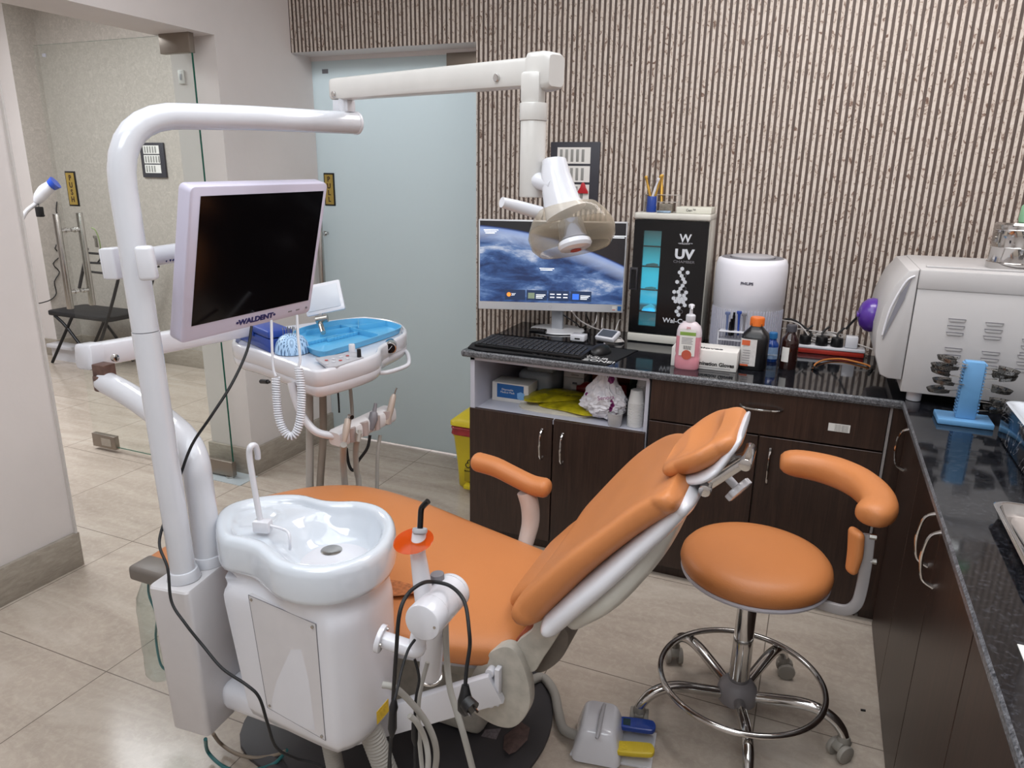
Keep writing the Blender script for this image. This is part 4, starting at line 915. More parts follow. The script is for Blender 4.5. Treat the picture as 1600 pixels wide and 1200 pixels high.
# ---------------------------------------------------------------- curing light and canister on the pedestal arm
cn = thing('accessory_canister', 'white cylinder canister on a bent pipe arm from the side of the spittoon', 'canister', tuple(dp(656, 975, 1.22)))
ca, cb = dp(659, 974, 1.22), dp(709, 921, 1.33); cx = (cb-ca).normalized(); rc = .0335
bm = nb(); L_ = (cb-ca).length
tube(bm, [ca, ca+cx*.001, ca+cx*.004]+[ca+cx*L_*t for t in (.30, .301, .303, .304, .60, .601, .603, .604)]+[cb-cx*.012, cb-cx*.0115, cb-cx*.011, cb-cx*.004, cb-cx*.001, cb], [rc*.90, rc*.96, rc, rc, rc*.985, rc*.985, rc, rc, rc*.985, rc*.985, rc, rc, rc*.98, rc*1.02, rc*1.02, rc*.97, rc*.9][:17], 40)
bdy = obj('canister_body', bm, WHITE, cn, angle=30)
bm = nb(); q = ca-cx*.0005; xx_, yy2, _ = frame_of(cx); s_ = dp(686, 988, 1.2); sd_ = (s_-ca); sd_ = (sd_-cx*sd_.dot(cx)).normalized(); cyl(bm, ca+sd_*rc*.72-cx*.0012, ca+sd_*rc*.72+cx*.001, .0026, seg=14); obj('screw', bm, STEEL, bdy)
fa_, fb2 = dp(596, 998, 1.30), dp(650, 1016, 1.29); fc = dp(656, 985, 1.28)
bm = nb(); tube(bm, [fa_, fb2-(fb2-fa_)*.18, fb2+Vector((.003, 0, .004)), fc.lerp(fb2, .6), fc], .0150, 24, smooth=4); obj('pipe_arm', bm, WHITE, cn)
bm = nb(); t_ = (fb2-fa_).normalized(); cyl(bm, fa_-t_*.006, fa_+t_*.004, .0255, seg=32, bev=.002); fl_ = obj('flange', bm, WHITE, cn)
X1, Y1, _ = frame_of(t_)
for a in (.9, 3.0, 5.1):
    bm = nb(); q = fa_+t_*.004+(X1*math.cos(a)+Y1*math.sin(a))*.019; cyl(bm, q, q+t_*.003, .003, seg=12); obj('screw', bm, STEEL, fl_)
bm = nb(); v0_, v1_ = dp(680, 960, 1.36), dp(672, 1055, 1.45); tube(bm, [v0_, v1_], .0225, 28); vt = obj('holder_tube', bm, WHITE, cn)
bm = nb(); tt = (v1_-v0_).normalized(); cyl(bm, v1_-tt*.004, v1_+tt*.004, .0255, seg=28, bev=.002); obj('chrome_ring', bm, CHROME, vt)
bm = nb(); st0, st1 = dp(686, 925, 1.31), dp(683, 896, 1.30); cyl(bm, st0, st1, .0125, seg=24, bev=.0015); obj('rubber_stopper', bm, GREYP, cn)
clt = thing('curing_light', 'white curing light wand with round orange shield and black curved tip', 'curing light', tuple(dp(661, 935, 1.27)))
bm = nb(); tube(bm, [dp(664, 948, 1.27), dp(660, 915, 1.27), dp(656, 885, 1.265), dp(653, 862, 1.26), dp(655, 833, 1.26)], [.0165, .0165, .015, .0135, .0125], 24, smooth=5); obj('wand', bm, WHITE, clt)
ts = (dp(657, 795, 1.262)-dp(655, 833, 1.26)).normalized(); scn = dp(646, 845, 1.255)
sw = (AF-ts*AF.dot(ts)).normalized(); sl = sw.cross(ts).normalized(); tl_ = (ts*.80-Vector(AF)*.60).normalized()
g = NG('orange_filter_plastic')
tr = g.n('ShaderNodeBsdfTransparent'); tr.inputs[0].default_value = (1, .38, .07, 1); g.b.inputs['Base Color'].default_value = lin('#bf5a1e'); g.b.inputs['Roughness'].default_value = .15
ms = g.n('ShaderNodeMixShader'); ms.inputs[0].default_value = .45; g.l(tr.outputs[0], ms.inputs[1]); g.l(g.b.outputs[0], ms.inputs[2]); g.l(ms.outputs[0], g.out.inputs[0])
fx = Vector(AR); fx = (fx+Vector(AU)*.12).normalized(); fn = (Vector(AU)*.90-Vector(AF)*.46).normalized(); fn = (fn-fx*fn.dot(fx)).normalized(); fy = fn.cross(fx)
fm_ = Matrix((fx, fy, fn)).transposed().to_4x4(); fm_.translation = scn
bm = nb(); lathe(bm, [(.0, -.0008), (.034, -.0008), (.0355, 0), (.034, .0008), (0, .0008)], 48, fm_); obj('light_shield', bm, g.M, clt)
bm = nb(); q = dp(656, 829, 1.255); lathe(bm, [(.006, -.004), (.0125, -.004), (.0135, 0), (.0125, .004), (.006, .004)], 32, Matrix.Translation(q) @ Matrix((sl, sw, ts)).transposed().to_4x4()); obj('grip_ring', bm, LGREY, clt)
bm = nb(); tube(bm, [dp(656, 833, 1.255), dp(657, 812, 1.255), dp(658, 797, 1.255), dp(661, 791, 1.255), dp(669, 783, 1.25)], .0052, 16, smooth=3); obj('light_tip', bm, BLACKG, clt)
# mains lead looped over the canister with a two-pin plug
pl_ = thing('mains_plug_lead', 'black lead looped over the white canister ending in a two-pin plug', 'cable', tuple(dp(616, 1150, 1.25)))
bm = nb(); tube(bm, [dp(607, 1215, 1.32), dp(611, 1150, 1.28), dp(615, 1080, 1.24), dp(619, 1020, 1.19), dp(624, 960, 1.17), dp(636, 930, 1.19), dp(656, 913, 1.20), dp(674, 909, 1.25), dp(700, 914, 1.26), dp(718, 928, 1.24), dp(728, 948, 1.22), dp(733, 985, 1.2), dp(734, 1010, 1.2), dp(729, 1045, 1.2), dp(727, 1072, 1.2)], .0034, 10, smooth=8); obj('lead', bm, RUBBER, pl_)
bm = nb(); tube(bm, [dp(727, 1070, 1.2), dp(727, 1082, 1.2), dp(727, 1095, 1.2), dp(726, 1108, 1.2), dp(729, 1116, 1.2)], [.006, .009, .013, .012, .007], 16); tube(bm, [dp(728, 1096, 1.19), dp(738, 1108, 1.18)], [.012, .014], 14); pg = obj('plug', bm, BLACK, pl_)
bm = nb(); tube(bm, [dp(729, 1109, 1.185), dp(736, 1119, 1.15)], .0021, 8); tube(bm, [dp(738, 1101, 1.185), dp(746, 1112, 1.15)], .0021, 8); obj('pins', bm, CHROME, pg)
pl2 = thing('jointed_lead', 'pair of thin black leads with an inline connector beside the pedestal', 'cable', tuple(dp(616, 1120, 1.2)))
bm = nb(); tube(bm, [dp(648, 1000, 1.24), dp(638, 1015, 1.22), dp(628, 1045, 1.2), dp(621, 1075, 1.18), dp(616, 1095, 1.17)], .0026, 8, smooth=6); tube(bm, [dp(612, 1150, 1.17), dp(609, 1175, 1.18), dp(611, 1215, 1.2)], .0026, 8, smooth=6); tube(bm, [dp(648, 1030, 1.3), dp(655, 1060, 1.3), dp(650, 1090, 1.3), dp(648, 1130, 1.3), dp(649, 1210, 1.3)], .0026, 8, smooth=6); obj('lead', bm, RUBBER, pl2)
bm = nb(); tube(bm, [dp(616, 1093, 1.17), dp(615, 1105, 1.17), dp(614, 1112, 1.17), dp(613, 1138, 1.17), dp(612, 1152, 1.17)], [.004, .0075, .0065, .0075, .003], 14); obj('inline_connector', bm, BLACK, pl2)
bm = nb(); tube(bm, [dp(648, 1120, 1.3), dp(648, 1130, 1.3), dp(648, 1155, 1.3), dp(649, 1165, 1.3)], [.003, .006, .006, .003], 12); obj('inline_connector', bm, BLACK, pl2)
for nm, pts, r, lb in (('hose', [(696, 972, 1.36), (698, 1030, 1.38), (703, 1075, 1.38), (713, 1110, 1.38), (725, 1150, 1.38), (742, 1215, 1.4)], .0062, 'thick grey hose hanging right of the white canister towards the floor plate'),
    ('hose', [(598, 1070, 1.25), (615, 1074, 1.25), (635, 1090, 1.27), (662, 1122, 1.3), (678, 1155, 1.32), (682, 1185, 1.34), (676, 1220, 1.36)], .0058, 'grey hose arching out of the hole in the side of the pedestal'),
    ('hose', [(640, 1118, 1.27), (652, 1130, 1.28), (664, 1155, 1.3), (669, 1185, 1.3), (667, 1220, 1.3)], .0052, 'inner grey hose leaving a black elbow near the yellow label'),
    ('hose', [(668, 1035, 1.34), (660, 1065, 1.34), (654, 1100, 1.34), (655, 1150, 1.34), (661, 1215, 1.34)], .0042, 'thin grey hose dropping straight behind the black leads')):
    bm = nb(); tube(bm, [dp(*p) for p in pts], r, 14, smooth=7); solo(nm, bm, HOSE, lb, 'hose')
for nm, m_, pts, lb in (('tubing', mat('teal_tubing', '#2f6d70', .4), [(321, 1155), (325, 1175), (345, 1195), (370, 1205), (400, 1203), (430, 1192), (448, 1172)], 'teal tube curving on the floor in front of the side box'),
    ('tubing', mat('brown_tubing', '#8f8172', .4), [(333, 1146), (345, 1162), (370, 1178), (400, 1184), (430, 1180), (445, 1174)], 'beige tube curving on the floor in front of the side box')):
    bm = nb(); q0 = dp(pts[0][0], pts[0][1]-12, 1.7); tube(bm, [U(pts[0][0]+0, pts[0][1], Z=.12)]+[U(x, y, Z=.02-.014*min(1, i/2)+.006) for i, (x, y) in enumerate(pts[1:-1])]+[U(*pts[-1], Z=.06)], .0045, 10, smooth=6); solo(nm, bm, m_, lb, 'tube')
# ---------------------------------------------------------------- stool
SX, SY = -.062, 1.772
stl = thing('operator_stool', 'round orange padded stool on a five-star chrome base with foot ring', 'stool', (SX, SY, 0))
scx, scy = -.057, 1.79
bm = nb(); lathe(bm, [(0, .438), (.12, .438), (.172, .440), (.184, .444), (.1865, .450), (.184, .455)], 64, Matrix.Translation((scx, scy, 0))); obj('seat_rim', bm, mat('lilac_white_rim', '#c3c0c9', .4, noise=.04), stl)
bm = nb(); lathe(bm, [(0, .452), (.180, .452), (.187, .462), (.1895, .475), (.186, .490), (.176, .502), (.155, .511), (.12, .516), (.06, .516), (0, .515)], 64, Matrix.Translation((scx, scy, 0))); obj('seat_cushion', bm, ORANGE, stl, angle=80)
bm = nb(); cyl(bm, (SX, SY, .10), (SX, SY, .385), .027, .0245, seg=32, bev=.001); col_ = obj('gas_column', bm, CHROME, stl)
bm = nb(); cyl(bm, (SX, SY, .384), (SX, SY, .393), .026, seg=32, bev=.002); obj('column_cap', bm, BLACK, col_)
bm = nb(); cyl(bm, (SX, SY, .39), (SX, SY, .44), .011); box(bm, SX-.06, SX+.06, SY-.05, SY+.05, .43, .439, .003); obj('inner_rod', bm, STEEL, stl)
bm = nb(); lathe(bm, [(.0, .055), (.035, .058), (.052, .07), (.054, .09), (.05, .108), (.04, .122), (.029, .130), (0, .130)], 40, Matrix.Translation((SX, SY, 0))); obj('hub', bm, mat('grey_hub_cover', '#7d787a', .5, noise=.06), stl)
bm = nb(); tube(bm, [(scx+.212*math.cos(a), 1.762+.212*math.sin(a), .142) for a in [2*PI*k/72 for k in range(72)]], .0082, 14, closed=True); obj('foot_ring', bm, CHROME, stl)
def caster_at(a):
    return Vector((SX+.272*math.cos(a), SY+.272*math.sin(a), 0))
for k in range(5):
    a = math.radians(-6+72*k); dr_ = Vector((math.cos(a), math.sin(a), 0)); P0 = Vector((SX, SY, 0))
    bm = nb(); zs_ = [(.045, .090), (.10, .104), (.16, .118), (.205, .118), (.240, .104), (.262, .082), (.272, .062)]
    tube(bm, [P0+dr_*r+Vector((0, 0, z)) for r, z in zs_], [.015, .0155, .0155, .015, .0145, .0135, .0125], 18, smooth=5); lg = obj('leg', bm, CHROME, stl)
    cpos = caster_at(a); ra = a+(.9, 2.2, -.5, 1.2, -1.0)[k]; M = Matrix.Translation(cpos) @ Matrix.Rotation(ra, 4, 'Z')
    bm = nb(); lathe(bm, [(.0, .046), (.016, .046), (.017, .055), (.013, .066), (0, .067)], 20, M)
    pr = catmull([(-.026, 0, .030), (-.020, 0, .050), (0, 0, .056), (.018, 0, .048), (.012, 0, .034)], 4, True)
    Mx = M @ Matrix(((1, 0, 0, 0), (0, 0, 1, -.012), (0, 1, 0, 0), (0, 0, 0, 1)))
    prism(bm, [(p.x, p.z) for p in pr], 0, .024, Mx, bev=.003); cs = obj('caster', bm, mat('grey_caster', '#8a857d', .5, noise=.08), stl)
    for s in (-1, 1):
        bm = nb(); q = M @ Vector((-.008, s*.013, .0245)); e = (M.to_3x3() @ Vector((0, s, 0))); cyl(bm, q-e*.002, q+e*.0115, .0245, seg=28, bev=.003); obj('wheel', bm, mat('grey_caster_wheel', '#979189', .5, noise=.08), cs)
# curved body rest
ZR = .70
rp = [U(1222, 713, Z=ZR), U(1262, 716, Z=ZR), U(1310, 732, Z=ZR), U(1352, 760, Z=ZR-.0), U(1378, 788, Z=ZR), U(1366, 803, Z=ZR), U(1340, 812, Z=ZR-.005)]
arcp = [(-.030, 1.995), (.040, 2.000), (.108, 1.980), (.164, 1.928), (.198, 1.852), (.202, 1.778), (.175, 1.720)]
bm = nb(); secs = []
PP = catmull([(x, y, ZR-.014) for x, y in arcp], 5)
hts = [.032, .036, .038, .038, .036, .032, .028]
n_ = len(PP); rings = []
for i, p in enumerate(PP):
    t = (PP[min(i+1, n_-1)]-PP[max(i-1, 0)]).normalized(); s = Vector((t.y, -t.x, 0)); f = i/(n_-1); e = min(1, math.sin(PI*min(1, max(0, f*8/2)))) if f < .125 else 1
    endf = min(1, (i+.6)/4, (n_-1-i+.6)/4); endf = math.sqrt(max(0, 1-(1-endf)**2))
    k = f*6; h = hts[min(int(k), 5)]+(hts[min(int(k)+1, 6)]-hts[min(int(k), 5)])*(k-int(k))
    rings.append([bm.verts.new(v) for v in ring_pts(p, s, Vector((0, 0, 1)), .041*endf+.001, h*endf+.001, e=2.3, seg=24)])
skin(bm, rings); obj('body_rest_cushion', bm, ORANGE, stl, angle=80)
bm = nb(); bpst = U(1352, 850, Y=1.745)
q0 = Vector((.165, 1.745, .655)); 
loft(bm, cushion([(U(1338, 835, Y=1.74), Vector((.5, -.8, 0)), Vector((.8, .5, 0)), .026, .013, 0), (U(1336, 865, Y=1.735), Vector((.5, -.8, 0)), Vector((.8, .5, 0)), .024, .013, 0), (U(1331, 888, Y=1.73), Vector((.5, -.8, 0)), Vector((.8, .5, 0)), .019, .011, 0)], e=2.5, endr=.012, n=4), seg=20)
obj('hanging_pad', bm, ORANGE, stl)
bm = nb(); br_ = [U(1358, 835, Y=1.75), U(1354, 875, Y=1.745), U(1345, 925, Y=1.74), U(1336, 946, Y=1.735), U(1318, 953, Y=1.735), U(1285, 944, Y=1.745), U(1255, 932, Y=1.75)]
tube(bm, br_, 1, rect=(.012, .026), smooth=5); bk_ = obj('rest_bracket', bm, mat('grey_painted_bracket', '#a9a5a6', .35, .2, noise=.06), stl)
for y in (838, 876):
    bm = nb(); q = U(1360, y, Y=1.745); cyl(bm, q-Vector((.002, 0, 0)), q+Vector((.013, 0, 0)), .0065, seg=6); obj('bolt', bm, STEEL, bk_)
# ---------------------------------------------------------------- foot control
fc_ = thing('foot_control', 'white foot control with blue and yellow pedals on the floor', 'foot pedal', (-.36, 1.52, 0))
bq_ = [U(890, 1188, Z=0), U(1022, 1206, Z=0), U(1028, 1150, Z=0), U(985, 1140, Z=0), U(905, 1125, Z=0)]
bm = nb(); prism(bm, [(-.435, 1.462), (-.232, 1.500), (-.245, 1.625), (-.31, 1.612), (-.43, 1.60)], 0, .008, bev=.002); obj('base_plate', bm, WHITE, fc_)
bm = nb(); M = xf((-.378, 1.528, .006), rz=.17); rings = []
for z, a, b in ((0, .062, .075), (.02, .061, .074), (.06, .050, .066), (.078, .044, .060), (.086, .036, .052)):
    rings.append([bm.verts.new(M @ Vector((x, y, z))) for x, y in rrect(-a, a, -b, b, .018 if z < .08 else .014)])
skin(bm, rings); cov = obj('cover', bm, WHITE, fc_, angle=60)
bm = nb(); tube(bm, [U(945, 1102, Z=.105), U(943, 1105, Z=.108), U(934, 1148, Z=.100), U(932, 1152, Z=.095)], [.004, .0055, .0055, .004], 12, smooth=2); obj('cable_groove', bm, LGREY, cov)
def pedal(p0, p1, m_, wid):
    d = (p1-p0); d.z = 0; L = d.length; a = math.atan2(d.y, d.x); M = xf(p0, rz=a, ry=-.02); bm = nb()
    o = [(0, -wid*.75), (L*.25, -wid), (L*.8, -wid), (L*.95, -wid*.75), (L, 0), (L*.95, wid*.75), (L*.8, wid), (L*.25, wid), (0, wid*.75)]
    prism(bm, [(p.x, p.y) for p in catmull([(x, y, 0) for x, y in o], 3, True)], 0, .014, M, bev=.004); pd = obj('pedal', bm, m_, fc_)
    for k in range(12):
        bm = nb(); x = L*.42+k*L*.044; box(bm, x, x+.0016, -wid*.7, wid*.7, .0138, .0152, M=M); obj('grip_rib', bm, m_, pd)
    bm = nb(); box(bm, L*.10, L*.3, -wid*.6, wid*.55, .0139, .0146, M=M); s = obj('pedal_sticker', bm, mat('dark_sticker' if m_ is BLUE else 'yellow_sticker', '#17343a' if m_ is BLUE else '#d0b52c', .5, noise=.2, nscale=200), pd)
pedal(U(968, 1133, Z=.035)+Vector((0, 0, 0)), U(1024, 1148, Z=.022), BLUE, .021)
pedal(U(962, 1172, Z=.035), U(1022, 1184, Z=.022), mat('yellow_plastic', '#c9b02f', .4, noise=.08), .0205)
# ---------------------------------------------------------------- yellow waste bin
bn = thing('waste_bin', 'yellow clinical waste bin with red band between the cabinet and frosted door', 'bin', (-1.36, 2.92, 0))
YEL = mat('yellow_bin_plastic', '#d9c32c', .38, noise=.05)
x0, x1, y0, y1 = -1.475, -1.235, 2.80, 3.0
bm = nb(); rings = [[bm.verts.new((x, y, z)) for x, y in rrect(x0+i, x1-i, y0+i, y1-i, .025)] for z, i in ((0, .03), (.01, .022), (.12, .016), (.26, .004), (.265, 0), (.285, 0))]
skin(bm, rings); bb_ = obj('bin_body', bm, YEL, bn, angle=50)
bm = nb(); rings = [[bm.verts.new((x, y, z)) for x, y in rrect(x0+i, x1-i, y0+i, y1-i, .025)] for z, i in ((.318, -.008), (.335, -.008), (.352, .012), (.375, .04), (.382, .06))]
skin(bm, rings); obj('lid', bm, YEL, bn, angle=50)
bm = nb(); rings = [[bm.verts.new((x, y, z)) for x, y in rrect(x0+i, x1-i, y0+i, y1-i, .025)] for z, i in ((.27, .0), (.275, -.005), (.295, -.002), (.305, -.006), (.318, .002))]
skin(bm, rings); obj('red_liner_band', bm, mat('red_bin_liner', '#9e2f33', .35, noise=.25, nscale=40), bn)
bm = nb(); box(bm, x0+.075, x1-.03, y0-.03, y0+.03, .02, .04, .006); obj('foot_lever', bm, YEL, bn)
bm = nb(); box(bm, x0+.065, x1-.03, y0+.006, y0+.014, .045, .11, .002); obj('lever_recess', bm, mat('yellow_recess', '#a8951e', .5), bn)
bx0 = U(731, 725, Y=y0+.006)
for k in range(3):
    a = PI/2+k*2*PI/3; bm = nb(); c = Vector((bx0.x+.012, y0+.003, bx0.z)); c2 = c+Vector((math.cos(a), 0, math.sin(a)))*.011
    tube(bm, [c2+Vector((math.cos(b), 0, math.sin(b)))*.012 for b in [a-2.3+4.6*j/14+0 for j in range(15)]], .0022, 6); obj('biohazard_mark', bm, BLACK, bb_)
text('lettering', 'BIOHAZARD', .010, face((bx0.x+.01, y0+.005, bx0.z-.036), (1, 0, 0), (0, 0, 1)), BLACK, bb_)
# ---------------------------------------------------------------- computer on the worktop
def onbox(t, a, b, c, d, z0, z1, bev, m_, name, M=None, **k):
    bm = nb(); box(bm, a, b, c, d, z0, z1, bev, 2, M); return obj(name, bm, m_, t, **k)
pc = thing('computer_monitor', 'wide white monitor showing a picture of Earth from space on the worktop', 'monitor', (-1.04, 2.87, ZT))
ex = Vector((.949, .315, 0)).normalized(); ey = Vector((0, 0, 1)); TL = dp(747.8, 342.2, 2.98); TR = TL+ex*.612; PW = .612
BLz = dp(744, 484, 3.06).z; PH = TL.z-BLz
pm_ = face(TL+ex*PW/2-ey*PH/2, tuple(ex), (0, 0, 1))
SILV = mat('white_silver_bezel', '#cfd0d4', .3, .1, coat=.2, noise=.02)
onbox(pc, -PW/2, PW/2, -PH/2, PH/2, -.018, 0, .003, SILV, 'casing', pm_)
g = NG('earth_picture')
o = g.xyz(g.tc.outputs['Generated'])
vn_ = g.scale(1.6, .7, 1.0, g.tc.outputs['Generated'])
mp = g.n('ShaderNodeMapping'); mp.inputs['Rotation'].default_value = (0, .5, 0); mp.inputs['Scale'].default_value = (1.0, 1, 2.2); g.l(g.tc.outputs['Generated'], mp.inputs[0])
cl_ = g.noise(mp.outputs[0], 2.1, 10, .62, .35)
sea = g.ramp(cl_, [(.36, '#1d3461'), (.46, '#35568d'), (.54, '#6583b4'), (.60, '#aab7d3'), (.68, '#e4e6ee')])
u2 = g.math('MULTIPLY', o[0], o[0])
edge = g.math('SUBTRACT', g.math('SUBTRACT', .95, g.math('MULTIPLY', o[0], .10)), g.math('MULTIPLY', u2, .36))
hz_ = g.math('SUBTRACT', edge, o[2])
sky_ = g.ramp(hz_, [(.0, '#15161c'), (.012, '#27407c'), (.03, '#8ea6db'), (.09, '#bccaea')])
fin = g.mix(g.ramp(hz_, [(.03, 0), (.22, 1)]), sky_, sea); fin = g.mix(g.math('LESS_THAN', hz_, .0), fin, '#1d1d22')
g.b.inputs['Base Color'].default_value = (.01, .01, .01, 1); g.b.inputs['Roughness'].default_value = .25; g.l(fin, g.b.inputs['Emission Color']); g.b.inputs['Emission Strength'].default_value = .75
sc_ = onbox(pc, -PW/2+.006, PW/2-.006, -PH/2+.034, PH/2-.006, -.0005, .0006, 0, g.M, 'screen', pm_, smooth=False)
sc_.data.transform(Matrix.Identity(4))
def emis(name, c, s=.8): return mat(name, c, .4, emit=s)
TILE = emis('screen_tile', '#22304a', .7); WTX = emis('screen_text', '#e8ecf4', .9)
fX = lambda f: -PW/2+f*PW; fY = lambda f: PH/2-f*PH
for i, (a, b) in enumerate(((.185, .325), (.335, .475), (.485, .625), (.64, .78))):
    t_ = onbox(pc, fX(a), fX(b), fY(.885), fY(.77), .0006, .0009, 0, TILE, 'widget', pm_, smooth=False)
    if i == 0:
        bm = nb(); cyl(bm, pm_ @ Vector((fX(.212), fY(.825), .0009)), pm_ @ Vector((fX(.212), fY(.825), .0013)), .009); obj('sun_icon', bm, emis('orange_sun', '#f08a3a'), t_)
        text('widget_text', "20°", .014, pm_ @ Matrix.Translation((fX(.245), fY(.825), .0009)), WTX, t_, extrude=.0001)
    elif i in (1, 3):
        onbox(t_, fX(a+.01), fX(a+.055), fY(.865), fY(.80), .0009, .0012, 0, emis('widget_image_%d' % i, '#6a7664' if i == 1 else '#3767c8'), 'widget_image', pm_, smooth=False)
        for k in range(3): onbox(t_, fX(a+.065), fX(b-.01-.01*k), fY(.825+.018*k), fY(.817+.018*k), .0009, .0011, 0, WTX, 'text_line', pm_, smooth=False)
    else:
        for k in range(3):
            for q in range(2): onbox(t_, fX(a+.012+.045*k), fX(a+.042+.045*k), fY(.815+.035*q), fY(.805+.035*q), .0009, .0011, 0, WTX, 'text_line', pm_, smooth=False)
for cx_, cy_, n_ in ((.085, .09, 3), (.47, .50, 2), (.945, .13, 2)):
    for k in range(n_): onbox(sc_, fX(cx_-.05+.006*k), fX(cx_+.05-.012*k), fY(cy_+.028+.017*k), fY(cy_+.020+.017*k), .0006, .0008, 0, WTX, 'caption_line', pm_, smooth=False)
bm = nb(); c = pm_ @ Vector((0, -PH/2+.017, .0002)); tube(bm, [c+ex*.006*math.cos(a)+ey*.006*math.sin(a) for a in [2*PI*k/20 for k in range(20)]], .0006, 6, closed=True); obj('round_logo', bm, LGREY, pc)
onbox(pc, PW/2-.023, PW/2-.008, -PH/2+.008, -PH/2+.027, 0, .0006, 0, mat('blue_sticker', '#2c6cb0', .4), 'sticker', pm_)
s = onbox(pc, PW/2-.046, PW/2-.027, -PH/2+.008, -PH/2+.027, 0, .0006, 0, PAPER, 'sticker', pm_); onbox(s, PW/2-.045, PW/2-.032, -PH/2+.010, -PH/2+.013, .0006, .0008, 0, mat('red_print', '#b03030', .5), 'print', pm_)
bc_ = U(871, 516, Z=ZT); bm = nb(); lathe(bm, [(0, ZT), (.112, ZT), (.118, ZT+.003), (.116, ZT+.007), (.105, ZT+.008), (0, ZT+.009)], 56, Matrix.Translation((bc_.x, bc_.y, 0)) @ Matrix.Diagonal((1, .86, 1, 1))); obj('stand_base', bm, SILV, pc)
bm = nb(); box(bm, bc_.x-.026, bc_.x+.026, bc_.y-.012, bc_.y+.01, ZT+.006, TL.z-PH*.55, .006); obj('stand_neck', bm, mat('silver_neck', '#9b9ea4', .3, .3), pc)
kb = thing('keyboard', 'long black keyboard lying across the mouse mat', 'keyboard', (-.98, 2.55, ZT+.004))
kq = [U(741, 536, Z=ZT+.018), U(908, 557, Z=ZT+.018), U(914, 541, Z=ZT+.02), U(762, 516, Z=ZT+.02)]
ka = kq[0].copy(); kx = (kq[1]-kq[0]); KW = kx.length; kx.z = 0; kx.normalize(); ky = Vector((-kx.y, kx.x, 0)); KD = .145
km = Matrix((kx, ky, Vector((0, 0, 1)))).transposed().to_4x4(); km.translation = Vector((ka.x, ka.y, ZT+.005)); km = km @ Matrix.Rotation(math.radians(3), 4, 'X')
onbox(kb, 0, KW, 0, KD, 0, .012, .003, BLACK, 'key_deck', km)
KEY = mat('black_keycap', '#1b1b1e', .45, noise=.1)
for r in range(6):
    n_ = 21; y0_ = .008+r*.0225
    x = .008
    while x < KW-.02:
        w_ = .0175
        if r == 0 and KW*.2 < x < KW*.45: w_ = .105
        bm = nb(); box(bm, x, min(x+w_, KW-.006), y0_, y0_+.0185, .0115, .0165, .002, 1, km); 
        if not (r == 5 and int(x*1000) % 4 == 3): obj('key', bm, KEY, kb)
        else: bm.free()
        x += w_+.0035
mpd = thing('mouse_mat', 'black desk mat with white slogan under the keyboard and mouse', 'desk mat', (-.92, 2.53, ZT))
mm = [(-1.205, 2.450), (-.668, 2.412), (-.628, 2.415), (-.600, 2.66), (-.66, 2.70), (-1.15, 2.72)]
bm = nb(); prism(bm, [(p.x, p.y) for p in catmull([(-1.208, 2.440, 0), (-.95, 2.428, 0), (-.68, 2.416, 0), (-.648, 2.424, 0), (-.606, 2.662, 0), (-.625, 2.680, 0), (-.9, 2.69, 0), (-1.19, 2.70, 0), (-1.205, 2.69, 0)], 3, True)], ZT+.0002, ZT+.004, bev=.001); mt_ = obj('mat_sheet', bm, mat('black_cloth_mat', '#111114', .75, noise=.1, bump=.1, bscale=400), mpd)
MT = mat('white_mat_print', '#c9c9c9', .6); fm2 = lambda x, y: Matrix.Translation((x, y, ZT+.0042)) @ Matrix.Rotation(-.03, 4, 'Z') @ Matrix.Shear('XY', 4, (0, 0))
for s, x, y, z in (('COMFORT ZONE!', -.790, 2.456, .040), ('IT’S YOUR', -.735, 2.492, .032), ('LIFE', -.735, 2.524, .032), ('OR', -.742, 2.556, .034)): text('slogan', s, z, fm2(x, y), MT, mpd, extrude=.0002, bold=.0006, sx=1.0)
ms_ = thing('mouse', 'black mouse on the right part of the desk mat', 'mouse', tuple(U(936, 556, Z=ZT+.004)))
q = U(938, 552, Z=ZT+.004); bm = nb(); bmesh.ops.create_uvsphere(bm, u_segments=28, v_segments=16, radius=1, matrix=Matrix.Translation((q.x, q.y, ZT+.006)) @ Matrix.Rotation(-.25, 4, 'Z') @ Matrix.Diagonal((.034, .056, .034, 1)))
for v in bm.verts: v.co.z = max(v.co.z, ZT+.0045)
obj('mouse_shell', bm, BLACK, ms_)
bm = nb(); cyl(bm, (q.x+.004, q.y+.026, ZT+.034), (q.x+.010, q.y+.027, ZT+.034), .006); obj('scroll_wheel', bm, GREYP, ms_)
bm = nb(); q = U(842, 516, Z=ZT+.02); box(bm, q.x-.035, q.x+.035, q.y-.03, q.y+.01, ZT+.0095, ZT+.028, .006); solo('black_case', bm, BLACKG, 'small black case lying on the monitor stand base', 'case')
ca_ = thing('charger_cube', 'white mains adapter cube beside the keyboard end', 'adapter', tuple(U(902, 530, Z=ZT)))
q = U(904, 526, Z=ZT+.02); onbox(ca_, q.x-.03, q.x+.03, q.y-.02, q.y+.03, ZT+.0045, ZT+.030, .004, WHITE, 'adapter_body'); onbox(ca_, q.x-.01, q.x+.012, q.y-.0205, q.y-.019, ZT+.012, ZT+.018, 0, BLACK, 'usb_socket')
bm = nb(); q2 = U(953, 520, Z=ZT+.035); Mq = xf((q2.x, q2.y-.03, ZT+.030), rx=.42, rz=-.28)
dv = thing('apex_locator', 'small white device with grey screen propped on coiled white leads', 'device', (q2.x, q2.y, ZT))
onbox(dv, -.043, .043, -.032, .032, -.009, .009, .005, WHITE, 'device_body', Mq); onbox(dv, -.034, .034, -.022, .024, .009, .0098, 0, mat('grey_lcd', '#4b4f55', .2), 'lcd_screen', Mq)
bm = nb(); path = []
for k in range(90):
    a = k*.42; path.append(Vector((q2.x+.004+(.058-.00014*k)*math.cos(a), q2.y-.01+(.034)*math.sin(a), ZT+.006+.00013*k)))
